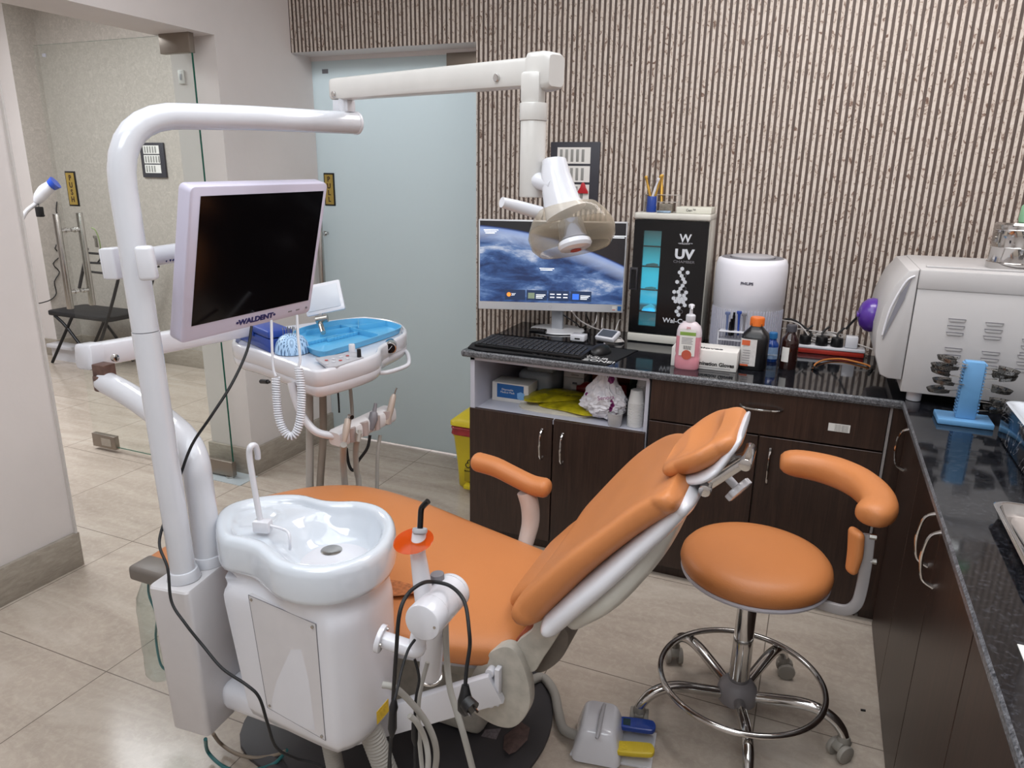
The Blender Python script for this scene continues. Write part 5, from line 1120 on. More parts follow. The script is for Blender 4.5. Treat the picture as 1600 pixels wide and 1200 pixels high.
tube(bm, path, .0022, 6); path2 = [U(893, 486, Z=ZT+.14), U(905, 500, Z=ZT+.09), U(925, 511, Z=ZT+.05), U(945, 518, Z=ZT+.02)]; tube(bm, path2, .0028, 6, smooth=5)
for xs in ((933, 490, 930, 505, 920, 514), (940, 512, 943, 492, 953, 497), (962, 515, 968, 500, 972, 502)): tube(bm, [U(xs[0], xs[1], Z=ZT+.08), U(xs[2], xs[3], Z=ZT+.06), U(xs[4], xs[5], Z=ZT+.02)], .002, 6, smooth=5)
solo('white_lead_bundle', bm, mat('white_cable', '#bfbbb8', .5, noise=.05), 'tangle of thin white leads behind and under the small white device', 'cables')
bm = nb(); tube(bm, [U(880, 492, Z=ZT+.12), U(900, 505, Z=ZT+.04), U(908, 512, Z=ZT+.008), U(920, 505, Z=ZT+.02), U(915, 490, Z=ZT+.1)], .003, 8, smooth=6); solo('black_lead', bm, RUBBER, 'black lead running behind the monitor stand on the worktop', 'cable')
# ---------------------------------------------------------------- UV cabinet
UY = 2.85; ux0 = U(981, 520, Y=UY).x; ux1 = U(1110, 346, Y=UY).x; uz0, uz1 = ZT+.004, U(985, 331, Y=UY).z
uv = thing('uv_cabinet', 'black fronted UV chamber with cream casing standing beside the monitor', 'cabinet', ((ux0+ux1)/2, 2.93, ZT))
CREAM = mat('cream_metal_casing', '#c9c7bf', .35, noise=.05)
bm = nb(); box(bm, ux0, ux1, UY+.05, 3.012, uz0, uz1-.02, .003); box(bm, ux0, ux0+.03, UY+.0105, UY+.051, uz0, uz1-.02); box(bm, ux1-.10, ux1, UY+.0105, UY+.051, uz0, uz1-.02); box(bm, ux0-.002, ux1+.002, UY-.006, 3.014, uz1-.026, uz1, .008, 3); box(bm, ux0, ux1, UY-.008, UY+.02, uz0, uz0+.032, .003); obj('casing', bm, CREAM, uv)
wz1, wz0 = U(1010, 360, Y=UY).z, U(1000, 508, Y=UY).z; wx0, wx1 = U(1008, 362, Y=UY).x-.004, U(1035, 362, Y=UY).x-.006; wx0 = U(1002, 430, Y=UY).x; wx1 = wx0+.070
dz0, dz1 = uz0+.035, uz1-.028
bm = nb()   # door with a rounded slot cut through it
outer = [(ux0+.002, dz0), (ux1-.002, dz0), (ux1-.002, dz1), (ux0+.002, dz1)]
for a, b, c_, d_2 in ((ux0+.002, wx0, dz0, dz1), (wx1, ux1-.002, dz0, dz1), (wx0, wx1, dz0, wz0), (wx0, wx1, wz1, dz1)): box(bm, a, b, UY-.004, UY+.010, c_, d_2)
obj('door', bm, mat('black_glass_door', '#0b0b0d', .16, noise=.05), uv, smooth=False)
bm = nb(); box(bm, wx0, wx1, UY-.001, UY+.001, wz0, wz1); obj('window_pane', bm, CLEAR, uv, smooth=False)
g = NG('teal_lit_interior'); z_ = g.xyz(g.tc.outputs['Generated'])[2]
c_ = g.ramp(z_, [(0, '#2d6f80'), (.22, '#3a5a66'), (.25, '#2ea9cf'), (.55, '#2fb5d2'), (.8, '#2d7f8c'), (1, '#2a4448')]); g.col(c_); g.l(c_, g.b.inputs['Emission Color']); g.b.inputs['Emission Strength'].default_value = .75
onbox(uv, wx0-.02, wx1+.02, UY+.035, UY+.038, wz0-.01, wz1+.01, 0, g.M, 'lit_interior', smooth=False)
hh_ = wz1-wz0
for f, lab in ((.15, 'shelf'), (.385, 'shelf'), (.63, 'shelf'), (.84, 'shelf')):
    sh_ = onbox(uv, wx0-.015, wx1+.015, UY+.012, UY+.034, wz0+hh_*f-.004, wz0+hh_*f, 0, BLACK, 'shelf', smooth=False)
tb = thing('sterile_pouches', 'clear pouches glowing cyan on the shelves inside the UV chamber', 'pouches', ((wx0+wx1)/2, UY+.023, wz0+hh_*.15))
for f, w_, h_, m_ in ((.15, .05, .028, '#5fd0ee'), (.15, .056, .016, '#7fe0f5'), (.385, .045, .01, '#2a7c88'), (.63, .05, .012, '#35626a')):
    bm = nb(); zz = wz0+hh_*f+.0005; pts = [(-w_/2, 0), (w_/2, 0), (w_/2*.9, h_*.7), (w_*.1, h_), (-w_/2*.9, h_*.5)]; M = Matrix(((1, 0, 0, (wx0+wx1)/2), (0, 0, 1, UY+.014), (0, 1, 0, zz), (0, 0, 0, 1))); prism(bm, pts, 0, .016, M); obj('pouch', bm, mat('cyan_pouch'+m_, m_, .3, emit=.35, noise=.2, nscale=60), tb)
bm = nb(); hx0 = U(984, 440, Y=UY).x; hz0_, hz1_ = U(985, 452, Y=UY).z, U(985, 417, Y=UY).z; 
box(bm, hx0, hx0+.032, UY-.010, UY-.003, hz0_, hz1_, .002); hd2 = obj('door_handle', bm, mat('dark_grey_trim', '#2c2c31', .4), uv); onbox(hd2, hx0+.006, hx0+.026, UY-.0105, UY-.0098, hz0_+.008, hz1_-.008, 0, BLACKG, 'handle_recess')
WP = mat('white_print', '#c9ccd2', .5); fu = lambda x, y: face(tuple(U(x, y, Y=UY-.0042)), (1, 0, 0), (0, 0, 1))
text('emblem', 'W', .042, fu(1071, 373), WP, uv, bold=.001); text('maker_text', '•WALDENT™', .009, fu(1071, 381), WP, uv); text('title_text', 'UV', .050, fu(1069, 398), WP, uv, bold=.0022, sx=1.1)
text('subtitle_text', 'CHAMBER', .014, fu(1068.5, 409.5), GREYP, uv, sx=1.3); text('model_text', 'Wal-Care', .026, fu(1058, 502), WP, uv, bold=.0004, sx=1.1)
HX_ = [(1066, 420), (1062, 425.5), (1074.5, 426), (1065, 431), (1067.5, 436), (1058, 440.5), (1070, 441), (1066.5, 446.5), (1063, 451), (1053.5, 456), (1060, 456), (1072, 457), (1062, 461.5), (1068.5, 462), (1052.5, 466), (1059, 466.5), (1065, 467), (1071, 467), (1055.5, 471), (1061.5, 471.5), (1067.5, 472), (1070, 477), (1060.5, 481), (1057, 486.5), (1060, 492)]
hg = None
for i, (x, y) in enumerate(HX_):
    bm = nb(); c = U(x, y, Y=UY-.0042); prism(bm, [(.0082*math.cos(PI/6+k*PI/3), .0082*math.sin(PI/6+k*PI/3)) for k in range(6)], 0, .0005, face(tuple(c), (1, 0, 0), (0, 0, 1))); obj('hexagon_print', bm, WP, uv, smooth=False)
for x, y in ((1069, 431.5), (1064, 441), (1069, 451), (1066, 456), (1056, 461), (1064, 477), (1063.5, 487)):
    bm = nb(); c = U(x, y, Y=UY-.0044); tube(bm, [c+Vector((.008*math.cos(PI/6+k*PI/3), 0, .008*math.sin(PI/6+k*PI/3))) for k in range(6)], .0007, 4, closed=True); obj('hexagon_outline', bm, GREYP, uv)
# things on top of the UV cabinet
TZ = uz1; bxY = UY+.02
pcp = thing('pen_pot', 'small blue plastic pot on top of the UV chamber', 'pot', tuple(U(1017.5, 330, Y=bxY)))
q = U(1017.5, 329, Y=bxY+.01); q.z = TZ+.0005
bm = nb(); lathe(bm, [(.0, 0), (.0185, 0), (.0195, .002), (.0195, .022), (.0185, .023), (.0185, .058), (.0175, .060), (.0155, .058), (.0155, .01), (0, .01)], 32, Matrix.Translation(q)); obj('pot_body', bm, BLUE, pcp)
def stick(name, a, b, ya, yb, r, m_, lb, tipm=None):
    t = thing(name, lb, 'handpiece', tuple(U(*a, Y=ya))); p, e = U(*a, Y=ya), U(*b, Y=yb); bm = nb(); tube(bm, [p, p.lerp(e, .6), p.lerp(e, .75), e], [r, r*1.1, r*.8, r], 14); obj('barrel', bm, m_, t)
    bm = nb(); d = (e-p).normalized(); cyl(bm, e-d*.002, e+d*.010, r*1.25, seg=16, bev=.001); obj('head', bm, tipm or m_, t)
GOLDM = mat('gold_metal', '#caa04c', .25, .7, noise=.08)
qz = q.z+.02
def pp_(x, y, Y): return (x, y)
yy0 = q.y
stick('gold_handpiece', (1017, 311), (1010, 279), yy0, yy0, .0052, GOLDM, 'gold handpiece leaning left in the blue pot')
stick('silver_probe', (1018, 311), (1020, 276), yy0+.006, yy0+.006, .0022, STEEL, 'thin silver probe standing upright in the blue pot')
stick('white_handpiece', (1018, 312), (1028, 282), yy0-.003, yy0-.003, .0048, WHITE, 'white handpiece with blue marks leaning right in the blue pot')
stick('gold_handpiece', (1022, 311), (1032, 278), yy0+.003, yy0+.003, .0052, GOLDM, 'slim gold handpiece leaning right in the blue pot, behind the white one')
stick('gold_handpiece', (1033.5, 316), (1034, 277), yy0+.015, yy0+.03, .0066, GOLDM, 'thickest gold handpiece standing in the clear rack right of the blue pot')
rk = thing('clear_rack', 'clear acrylic rack behind the blue pot on the UV chamber', 'rack', tuple(U(1040, 328, Y=2.92)))
bm = nb(); ry = 2.90; a, b = U(1008, 303, Y=ry), U(1063, 304, Y=ry); a2, b2 = U(1006, 314, Y=ry), U(1060, 316, Y=ry); ACR = mat('clear_acrylic', '#b9b3ac', .1, alpha=.6)
box(bm, a.x, b.x, ry-.015, ry+.03, a.z-.003, a.z, .001); box(bm, a.x, b.x, ry-.015, ry+.03, a2.z-.003, a2.z, .001)
for x in (a.x, b.x-.003): box(bm, x, x+.003, ry-.015, ry+.03, TZ+.0005, a.z, .001)
obj('rack_frame', bm, ACR, rk)
bm = nb(); q = U(1041, 328, Y=bxY+.01); box(bm, q.x-.024, q.x+.024, bxY+.0, bxY+.03, TZ+.0005, TZ+.034, .001); solo('small_box', bm, mat('grey_printed_box', '#7c7468', .4, noise=.35, nscale=60), 'small grey printed box right of the blue pot', 'box')
bm = nb(); box(bm, q.x-.030, q.x+.022, bxY-.022, bxY-.004, TZ+.0005, TZ+.008, .001); solo('card_strip', bm, mat('blue_white_card', '#8fa6bd', .4, noise=.5, nscale=70), 'blue and white card lying in front of the small grey box', 'card')
a, b = U(1056, 331, Y=bxY-.01), U(1111, 333, Y=bxY-.01); bm = nb(); box(bm, a.x, b.x, bxY-.005, bxY+.11, TZ+.0005, TZ+.024, .002); fb3 = solo('flat_box', bm, mat('ivory_box', '#d3d2c6', .45, noise=.04), 'flat ivory carton lying at the right end of the UV chamber top', 'box')
text('print', 'Gen™', .014, face(((a.x+b.x)/2-.01, bxY-.0052, TZ+.012), (1, 0, 0), (0, 0, 1)), BLACK, fb3)
# ---------------------------------------------------------------- chart on the striped wall
def chart(name, label, c0, c1, z0, z1, y, out, rows, red=False, Mx=None):
    t = thing(name, label, 'framed chart', ((c0+c1)/2, y, z0)); W_, H_ = c1-c0, z1-z0; yy = y
    bm = nb(); box(bm, c0, c1, yy-out, yy, z0, z1, .003); obj('frame', bm, mat('charcoal_frame', '#34343c', .5, noise=.05), t)
    hh = H_*.24
    for r, cnt in enumerate(rows):
        zt_2 = z1-H_*.08-r*H_*.275; x0_ = c0+W_*.15; x1_ = c1-W_*.18
        pn_ = onbox(t, x0_, x1_, yy-out-.002, yy-out, zt_2-hh, zt_2, 0, PAPER, 'panel', smooth=False)
        for k in range(cnt):
            x = x0_+(x1_-x0_)*(.08+.165*k); onbox(pn_, x, x+W_*.055, yy-out-.0035, yy-out-.002, zt_2-hh*.88, zt_2-hh*.12, .0015, mat('grey_shade_tab', '#8b8b88', .4), 'shade_tab')
    return t
yw = YW-.001
a, b = U(862, 222, Y=yw), U(939, 224, Y=yw)
t = chart('shade_chart', 'dark framed chart of grey shade tabs on the striped wall behind the lamp', a.x, b.x, a.z-.27, a.z, yw, .012, (5, 5, 5))
q = U(911, 300, Y=yw-.016); bm = nb(); prism(bm, [(-.0235, -.006), (.0235, -.006), (.0225, .002), (.012, .018), (.008, .032), (.003, .038), (-.003, .038), (-.008, .032), (-.012, .018), (-.0225, .002)], 0, .008, face(tuple(q+Vector((0, 0, 0))), (1, 0, 0), (0, 0, 1)), bev=.002); solo('red_marker', bm, mat('red_plastic', '#b3202b', .35, noise=.1), 'red bell-shaped plastic piece on the lower row of the framed chart', 'marker')
# ---------------------------------------------------------------- air purifier
pc0 = U(1172, 545, Y=2.885); px_ = -.010+(U(1116, 480, Y=2.885).x+U(1230, 484, Y=2.885).x)/2; pr_ = (U(1230, 484, Y=2.885).x-U(1116, 480, Y=2.885).x)/2; pz1 = U(1175, 403, Y=2.87).z
pf = thing('air_purifier', 'white cylindrical air purifier standing against the striped wall', 'air purifier', (px_, 2.885, ZT)); pr_ = min(pr_, .131)
bm = nb(); z0 = ZT+.004; lathe(bm, [(0, z0), (pr_*.93, z0), (pr_*.97, z0+.01), (pr_*.985, z0+.185), (pr_, z0+.187), (pr_, pz1-.045), (pr_*.985, pz1-.02), (pr_*.94, pz1-.004), (pr_*.88, pz1), (0, pz1)], 96, Matrix.Translation((px_, 2.885, 0))); pbd = obj('housing', bm, mat('bright_white_housing', '#e9e9f1', .35, coat=.3, noise=.02), pf, angle=50)
for k in range(36):
    a = PI+PI*(k+.5)/36; bm = nb(); c = Vector((px_+math.cos(a)*pr_*.99, 2.885+math.sin(a)*pr_*.99, 0)); M = Matrix.Translation(c) @ Matrix.Rotation(a, 4, 'Z'); box(bm, -.004, .0012, -.0016, .0016, z0+.02, z0+.170, M=M); obj('grille_slot', bm, mat('purifier_slot', '#b4b4c2', .6), pbd, smooth=False)
bm = nb(); lathe(bm, [(pr_*.86, pz1), (pr_*.84, pz1+.002), (pr_*.64, pz1+.001), (pr_*.62, pz1)], 64, Matrix.Translation((px_, 2.885, 0))); obj('outlet_ring', bm, mat('grey_outlet', '#7f7f86', .5, noise=.2, nscale=90), pf)
bm = nb(); lathe(bm, [(0, pz1+.001), (pr_*.60, pz1+.001), (pr_*.60, pz1+.006), (pr_*.55, pz1+.009), (0, pz1+.009)], 64, Matrix.Translation((px_, 2.885, 0))); obj('control_disc', bm, LGREY, pf)
text('maker_text', 'PHILIPS', .014, face((px_, 2.885-pr_-.0006, U(1174, 444, Y=2.885-pr_).z), (1, 0, 0), (0, 0, 1)), mat('dark_blue_print', '#303044', .5), pf, bold=.0004)
# ---------------------------------------------------------------- bottles, boxes and rack in front of it
sn_ = U(1071, 577, Z=ZT); sx_, sy_ = sn_.x, sn_.y+.02
st_ = thing('sanitiser_bottle', 'clear pump bottle of pink hand sanitiser at the worktop edge', 'bottle', (sx_, sy_, ZT))
PINKL = mat('pink_liquid', '#d8909c', .15, coat=.4, noise=.04)
def obl(bm, prof, cx, cy, ry=.62, seg=36, e=2.8):
    rings = []
    for r, z in prof: rings.append([bm.verts.new((cx+r*math.copysign(abs(math.cos(2*PI*k/seg))**(2/e), math.cos(2*PI*k/seg)), cy+r*ry*math.copysign(abs(math.sin(2*PI*k/seg))**(2/e), math.sin(2*PI*k/seg)), z)) for k in range(seg)])
    skin(bm, rings)
R_ = .043; zz = ZT
bm = nb(); obl(bm, [(R_*.9, zz), (R_, zz+.006), (R_, zz+.04), (R_*.95, zz+.05), (R_, zz+.06), (R_, zz+.116)], sx_, sy_); obj('pink_filled_part', bm, PINKL, st_)
bm = nb(); obl(bm, [(R_, zz+.1165), (R_*.98, zz+.135), (R_*.85, zz+.152), (R_*.55, zz+.164), (R_*.36, zz+.168)], sx_, sy_); obj('upper_part', bm, mat('frosted_pale_plastic', '#cfc3c8', .3, noise=.03), st_)
bm = nb(); lathe(bm, [(.015, zz+.166), (.0165, zz+.168), (.0165, zz+.188), (.013, zz+.192), (.006, zz+.194), (.005, zz+.214), (.010, zz+.216), (.011, zz+.224), (.006, zz+.228), (0, zz+.229)], 28, Matrix.Translation((sx_, sy_, 0))); tube(bm, [(sx_, sy_, zz+.220), (sx_+.004, sy_-.02, zz+.220), (sx_+.007, sy_-.030, zz+.213)], [.005, .0045, .003], 10); obj('pump', bm, WHITE, st_)
lf = lambda z, d=0: face((sx_, sy_-R_*.62-.0006-d, z), (1, 0, 0), (0, 0, 1))
lb_ = onbox(st_, -.027, .027, -.05, .045, -.0004, .0004, 0, PAPER, 'label', lf(zz+.10), smooth=False)
onbox(lb_, -.027, .027, .022, .034, .0004, .0006, 0, mat('green_label_band', '#86a84c', .5, noise=.2), 'label_band', lf(zz+.10), smooth=False)
text('label_text', '3M', .012, lf(zz+.152, .001) @ Matrix.Translation((0, -.004, 0)), mat('red_print', '#b03030', .5), lb_)
for k in range(5): onbox(lb_, -.02, .018-.003*(k % 2), .012-.005*k, .014-.005*k, .0004, .0006, 0, GREYP, 'text_line', lf(zz+.10), smooth=False)
for k in range(9): onbox(lb_, -.012+k*.003, -.0105+k*.003, -.028, -.014, .0004, .0006, 0, BLACK, 'barcode_bar', lf(zz+.10), smooth=False)
bm = nb(); cyl(bm, lf(zz+.10) @ Vector((0, -.046, .0004)), lf(zz+.10) @ Vector((0, -.046, .001)), .017); obj('round_mark', bm, mat('red_orange_mark', '#c25a46', .5, noise=.2), lb_)
gbx = thing('glove_box', 'white printed box of examination gloves beside the pink bottle', 'box', (-.29, 2.60, ZT))
gf = [U(1086, 579, Z=ZT), U(1149, 584, Z=ZT)]; gy = gf[1].y; gx1 = gf[1].x; gx0 = sx_+.0; gz1 = U(1148, 553, Y=gy).z
bm = nb(); box(bm, gx1-.225, gx1, gy+.012, gy+.125, ZT+.0005, gz1, .002); gb_ = obj('carton', bm, PAPER, gbx); 
if gx1-.225 < sx_+R_ : pass
gF = lambda x, z: face((x, gy+.0112, z), (1, 0, 0), (0, 0, 1))
text('print', 'Examination Gloves', .0185, gF(gx1-.082, ZT+.022), BLACK, gb_, bold=.0006, extrude=.0003); text('print', 'Latex', .012, gF(gx1-.145, ZT+.038), mat('red_print', '#b03030', .5), gb_, extrude=.0003)
text('print', 'Gloves', .028, Matrix.Translation((gx1-.10, gy+.045, gz1+.0004)), BLACK, gb_, bold=.0008, extrude=.0003, sx=1.2)
onbox(gb_, gx1-.15, gx1-.02, gy+.0112, gy+.012, ZT+.008, ZT+.0095, 0, GREYP, 'text_line', smooth=False)
# tube rack with instruments
tr0 = U(1120, 540, Y=2.72); rx0, rx1 = U(1122, 520, Y=2.72).x, U(1166, 520, Y=2.72).x; rz1 = U(1140, 517, Y=2.72).z
rkk = thing('test_tube_rack', 'white plastic rack of brush applicators behind the glove box', 'rack', ((rx0+rx1)/2, 2.735, ZT))
bm = nb(); box(bm, rx0, rx1, 2.71, 2.755, rz1-.004, rz1, .001); box(bm, rx0-.004, rx1+.004, 2.70, 2.765, ZT+.0005, ZT+.012, .001); box(bm, rx0, rx1, 2.71, 2.755, rz1-.035, rz1-.032)
for x in (rx0, rx1-.004): box(bm, x, x+.004, 2.712, 2.753, ZT+.01, rz1)
obj('rack_frame', bm, WHITE, rkk)
SMB = mat('smoke_blue_plastic', '#5b6a91', .3, alpha=.85)
for i, (x, y1, m_, lab) in enumerate(((1137, 491, SMB, 'smoky blue applicator nearest the left end of the white rack'), (1143, 503, BLACKG, 'black capped applicator in the white rack'), (1147, 493, BLACKG, 'thin black applicator next to the capped one in the white rack'), (1155, 490, BLUE, 'bright blue applicator with white stem in the white rack'), (1163, 493, GREYP, 'grey applicator right of the bright blue one'), (1170, 494, BLACK, 'black brush handle behind the orange cap'), (1184, 492, SMB, 'grey applicator behind the right side of the orange cap'))):
    b0, b1 = U(x-2, 524, Y=2.735), U(x, y1, Y=2.735); t = thing('applicator', lab, 'applicator', tuple(b0))
    if x > 1166: b0 = U(x-2, 560, Y=2.80); b1 = U(x, y1, Y=2.80); b0.z = ZT+.001
    bm = nb(); tube(bm, [b0, b0.lerp(b1, .75), b1], [.0035, .0045, .0055] if i not in (1,) else [.008, .008, .008], 12); obj('stem', bm, m_, t)
    bm = nb(); box(bm, b1.x-.009, b1.x+.009, b1.y-.004, b1.y+.004, b1.z-.002, b1.z+.010, .003) if i in (0, 3, 4, 6) else cyl(bm, b1, b1+Vector((0, 0, .012)), .004); obj('cap', bm, m_, t)
def bottle(name, label, px0, cx, yb, R, h, hn, rn, body, capm, caph, lab, labm, square=0, capr=None):
    c = U(cx, yb, Z=ZT); c.y += R*.8; t = thing(name, label, 'bottle', (c.x, c.y, ZT)); bm = nb(); z = ZT+.0005
    prof = [(R*.92, z), (R, z+.005), (R, z+h*.72), (R*.93, z+h*.82), (R*.62, z+h*.93), (rn, z+h), (rn, z+h+hn)]
    if square: obl(bm, prof, c.x, c.y, 1.0, 40, 4.2)
    else: lathe(bm, [(0, z)]+prof, 36, Matrix.Translation((c.x, c.y, 0)))
    obj('bottle_body', bm, body, t, angle=50)
    cr = capr or rn*1.25; bm = nb(); zc_ = z+h+hn*.3; lathe(bm, [(cr, zc_), (cr, zc_+caph*.9), (cr*.93, zc_+caph), (0, zc_+caph)], 36, Matrix.Translation((c.x, c.y, 0))); cp2 = obj('cap', bm, capm, t)
    for k in range(30):
        a = 2*PI*k/30; bm = nb(); box(bm, -.0003, .0008, -.0009, .0009, zc_+.002, zc_+caph*.85, M=Matrix.Translation((c.x+cr*math.cos(a), c.y+cr*math.sin(a), 0)) @ Matrix.Rotation(a, 4, 'Z'))
        if math.sin(a) < .3: obj('cap_rib', bm, capm, cp2, smooth=False)
        else: bm.free()
    x0_, x1_, z0_, z1_ = lab; bm = nb(); rings = []
    for a in [x0_+(x1_-x0_)*i/10 for i in range(11)]:
        rr = R+.0006
        if square: ca, sa = math.cos(a), math.sin(a); px1 = rr*math.copysign(abs(ca)**(2/4.2), ca); py1 = rr*math.copysign(abs(sa)**(2/4.2), sa)
        else: px1, py1 = rr*math.cos(a), rr*math.sin(a)
        rings.append([bm.verts.new((c.x+px1*f, c.y+py1*f, z+zq)) for zq, f in ((z0_*h, 1), (z1_*h, 1), (z1_*h, .985), (z0_*h, .985))])
    skin(bm, rings); lo_ = obj('label', bm, labm, t, smooth=False)
    return t, c, lo_
t, c, lo_ = bottle('orange_capped_bottle', 'large black square bottle with ribbed orange cap', 0, 1174, 578, .046, .148, .012, .020, mat('black_bottle_plastic', '#151417', .3, noise=.1), mat('orange_cap_plastic', '#d8702a', .4), .030, (3.35, 4.75, .10, .74), mat('white_bottle_label', '#cfccca', .5, noise=.1, nscale=90), 1, .0235)
bm = nb(); box(bm, c.x-.040, c.x-.013, c.y-.0482, c.y-.0474, ZT+.148*.60, ZT+.148*.72); obj('label_header', bm, mat('orange_print', '#c95f3a', .5), lo_)
bm = nb(); box(bm, c.x-.040, c.x-.013, c.y-.0482, c.y-.0474, ZT+.148*.10, ZT+.148*.14); obj('label_footer', bm, mat('orange_print', '#c95f3a', .5), lo_)
for k in range(6): bm = nb(); box(bm, c.x-.034, c.x-.010, c.y-.0482, c.y-.0474, ZT+.025+k*.009, ZT+.0265+k*.009); obj('text_line', bm, GREYP, lo_)
t, c, lo_ = bottle('blue_bottle', 'small translucent blue bottle right of the black bottle', 0, 1203, 566, .0235, .082, .012, .0125, mat('blue_liquid_bottle', '#1d3f86', .15, coat=.5, noise=.1), mat('blue_cap', '#2f6fa6', .3), .022, (3.5, 5.9, .15, .68), mat('pale_blue_label', '#8ba6c9', .4, noise=.15, nscale=80), 0, .0145)
text('print', 'Sensodent', .009, face((c.x+.004, c.y-.0245, ZT+.030), (1, 0, 0), (0, 0, 1)), WP, lo_)
t, c, lo_ = bottle('brown_bottle', 'brown glass bottle with grey cap and small white label', 0, 1229, 578, .030, .130, .012, .014, mat('brown_glass', '#2a1512', .08, coat=.6, noise=.1), mat('dark_grey_cap', '#4b4a50', .5), .024, (3.9, 4.75, .22, .62), PAPER, 0, .0165)
# power strip with plugs
sA, sB = U(1236, 558, Z=ZT+.012), U(1350, 565, Z=ZT+.012); sA = U(1238, 546, Z=ZT+.02); sB = U(1350, 556, Z=ZT+.02)
ps = thing('power_strip', 'white and red extension socket strip at the foot of the striped wall', 'extension socket', ((sA.x+sB.x)/2, 2.97, ZT))
x0_, x1_ = -.075, U(1350, 556, Y=2.945).x; y0_, y1_ = 2.945, 3.005
onbox(ps, x0_, x1_, y0_, y1_, ZT+.0005, ZT+.020, .004, mat('red_socket_base', '#9b2a1f', .35, noise=.1), 'base'); onbox(ps, x0_-.002, x1_+.002, y0_-.002, y1_+.001, ZT+.0205, ZT+.032, .003, WHITE, 'socket_panel')
for i, x in enumerate((1257, 1283, 1307)):
    q = U(x, 540, Y=2.97); t = thing('black_plug', ('round black plug at the left end of the socket strip', 'round black plug under the tied white lead', 'round black plug next to the white cube charger')[i], 'plug', (q.x, 2.972, ZT+.033)); bm = nb(); cyl(bm, (q.x, 2.968, ZT+.0325), (q.x, 2.968, ZT+.066), .0225, .021, seg=28, bev=.002); obj('plug_body', bm, BLACK, t)
    bm = nb(); tube(bm, [(q.x, 2.972, ZT+.06), (q.x, 2.98, ZT+.08), (q.x+.02, 3.0, ZT+.10)], .004, 8, smooth=4); obj('lead', bm, RUBBER, t)
q = U(1329, 545, Y=2.97); t = thing('white_charger', 'white cube charger plugged in at the right end of the socket strip', 'charger', (q.x, 2.97, ZT+.033)); onbox(t, q.x-.022, q.x+.022, 2.952, 2.992, ZT+.033, ZT+.078, .005, WHITE, 'charger_body')
bm = nb(); tube(bm, [(q.x+.02, 2.965, ZT+.05), U(1350, 541, Y=2.95), U(1372, 549, Y=2.93)], .0025, 8, smooth=4); obj('lead', bm, mat('white_cable', '#bfbbb8', .5), t)
bm = nb(); path = []
for k in range(110):
    a = k*.42; path.append(U(1290+22*math.cos(a)+6*math.sin(a*.13), 527+6*math.sin(a)+3*math.sin(a*.31), Y=2.998+.004*math.sin(a*.7)))
tube(bm, [U(1222, 500, Y=2.99), U(1245, 505, Y=2.98), U(1258, 517, Y=2.97), U(1268, 533, Y=2.965)], .0026, 6, smooth=5); tube(bm, [U(1222, 513, Y=2.99), U(1250, 514, Y=2.98), U(1280, 518, Y=2.995), U(1300, 522, Y=2.997)]+path, .0022, 6)
solo('tied_white_lead', bm, mat('white_cable', '#bfbbb8', .5), 'bundle of tied white lead lying over the socket strip plugs', 'cable')
bm = nb(); tube(bm, [U(1225, 499, Y=3.0), U(1240, 500, Y=3.0), U(1262, 515, Y=3.0), U(1270, 525, Y=2.99)], .004, 8, smooth=5); solo('black_lead', bm, RUBBER, 'black lead arching over the left end of the socket strip', 'cable')
bm = nb(); tube(bm, [U(1322, 514, Y=2.99), U(1335, 500, Y=2.98), U(1350, 488, Y=2.95), U(1365, 483, Y=2.9)], .0045, 8, smooth=5); solo('black_lead', bm, RUBBER, 'black lead rising from the socket strip to the steriliser', 'cable')
oc = thing('orange_hose', 'thin orange hose curved on the worktop with black end fittings', 'hose', tuple(U(1320, 575, Z=ZT)))
op = [U(x, y, Z=ZT+.006) for x, y in ((1271, 575), (1275, 568), (1290, 562), (1315, 561), (1340, 566), (1357, 571), (1362, 576))]
bm = nb(); tube(bm, op, .0032, 8, smooth=6); obj('hose', bm, mat('orange_tubing', '#c27a3a', .4), oc)
for a, b in (((1270, 573), (1277, 578)), ((1363, 573), (1358, 580))): bm = nb(); cyl(bm, U(*a, Z=ZT+.006), U(*b, Z=ZT+.006), .0055); obj('fitting', bm, BLACK, oc)
# ---------------------------------------------------------------- steam steriliser
AX0, AY0, AZ0, AZ1, AY1 = .274, 2.382, .822, 1.189, 2.84
ac = thing('steam_steriliser', 'large grey-white bench steriliser with purple door knob in the corner', 'steriliser', (.55, 2.6, ZT))
ACM = mat('warm_grey_enamel', '#b9b7b7', .45, noise=.04, nscale=6)
AX1 = .905
bm = nb(); box(bm, AX0, AX1, AY0, AY1, AZ0, AZ1-.056, .003); box(bm, AX0-.001, AX1+.001, AY0-.003, AY1+.002, AZ1-.057, AZ1, .005, 2); bd = obj('casing', bm, ACM, ac)
bm = nb(); box(bm, AX0+.02, AX1, AY0+.06, AY0+.075, AZ1, AZ1+.006, .002); obj('top_rib', bm, ACM, bd)
prof = [(AX0-.002, AZ1-.001), (AX0-.030, AZ1-.006), (AX0-.060, AZ1-.05), (AX0-.082, AZ1-.12), (AX0-.090, AZ1-.19), (AX0-.084, AZ1-.26), (AX0-.062, AZ0+.045), (AX0-.04, AZ0+.035), (AX0-.002, AZ0+.035)]
M = Matrix(((1, 0, 0, 0), (0, 0, 1, 0), (0, 1, 0, 0), (0, 0, 0, 1)))
bm = nb(); prism(bm, [(p.x, p.y) for p in [Vector((x, z, 0)) for x, z in prof]], AY0+.002, AY1-.01, M, bev=.006); dr2 = obj('door_cover', bm, ACM, ac)
bm = nb(); gp = [(AX0-.022, AZ1-.045), (AX0-.018, AZ1-.03), (AX0-.036, AZ1-.085), (AX0-.064, AZ1-.22), (AX0-.070, AZ1-.215), (AX0-.058, AZ1-.15), (AX0-.040, AZ1-.07)]
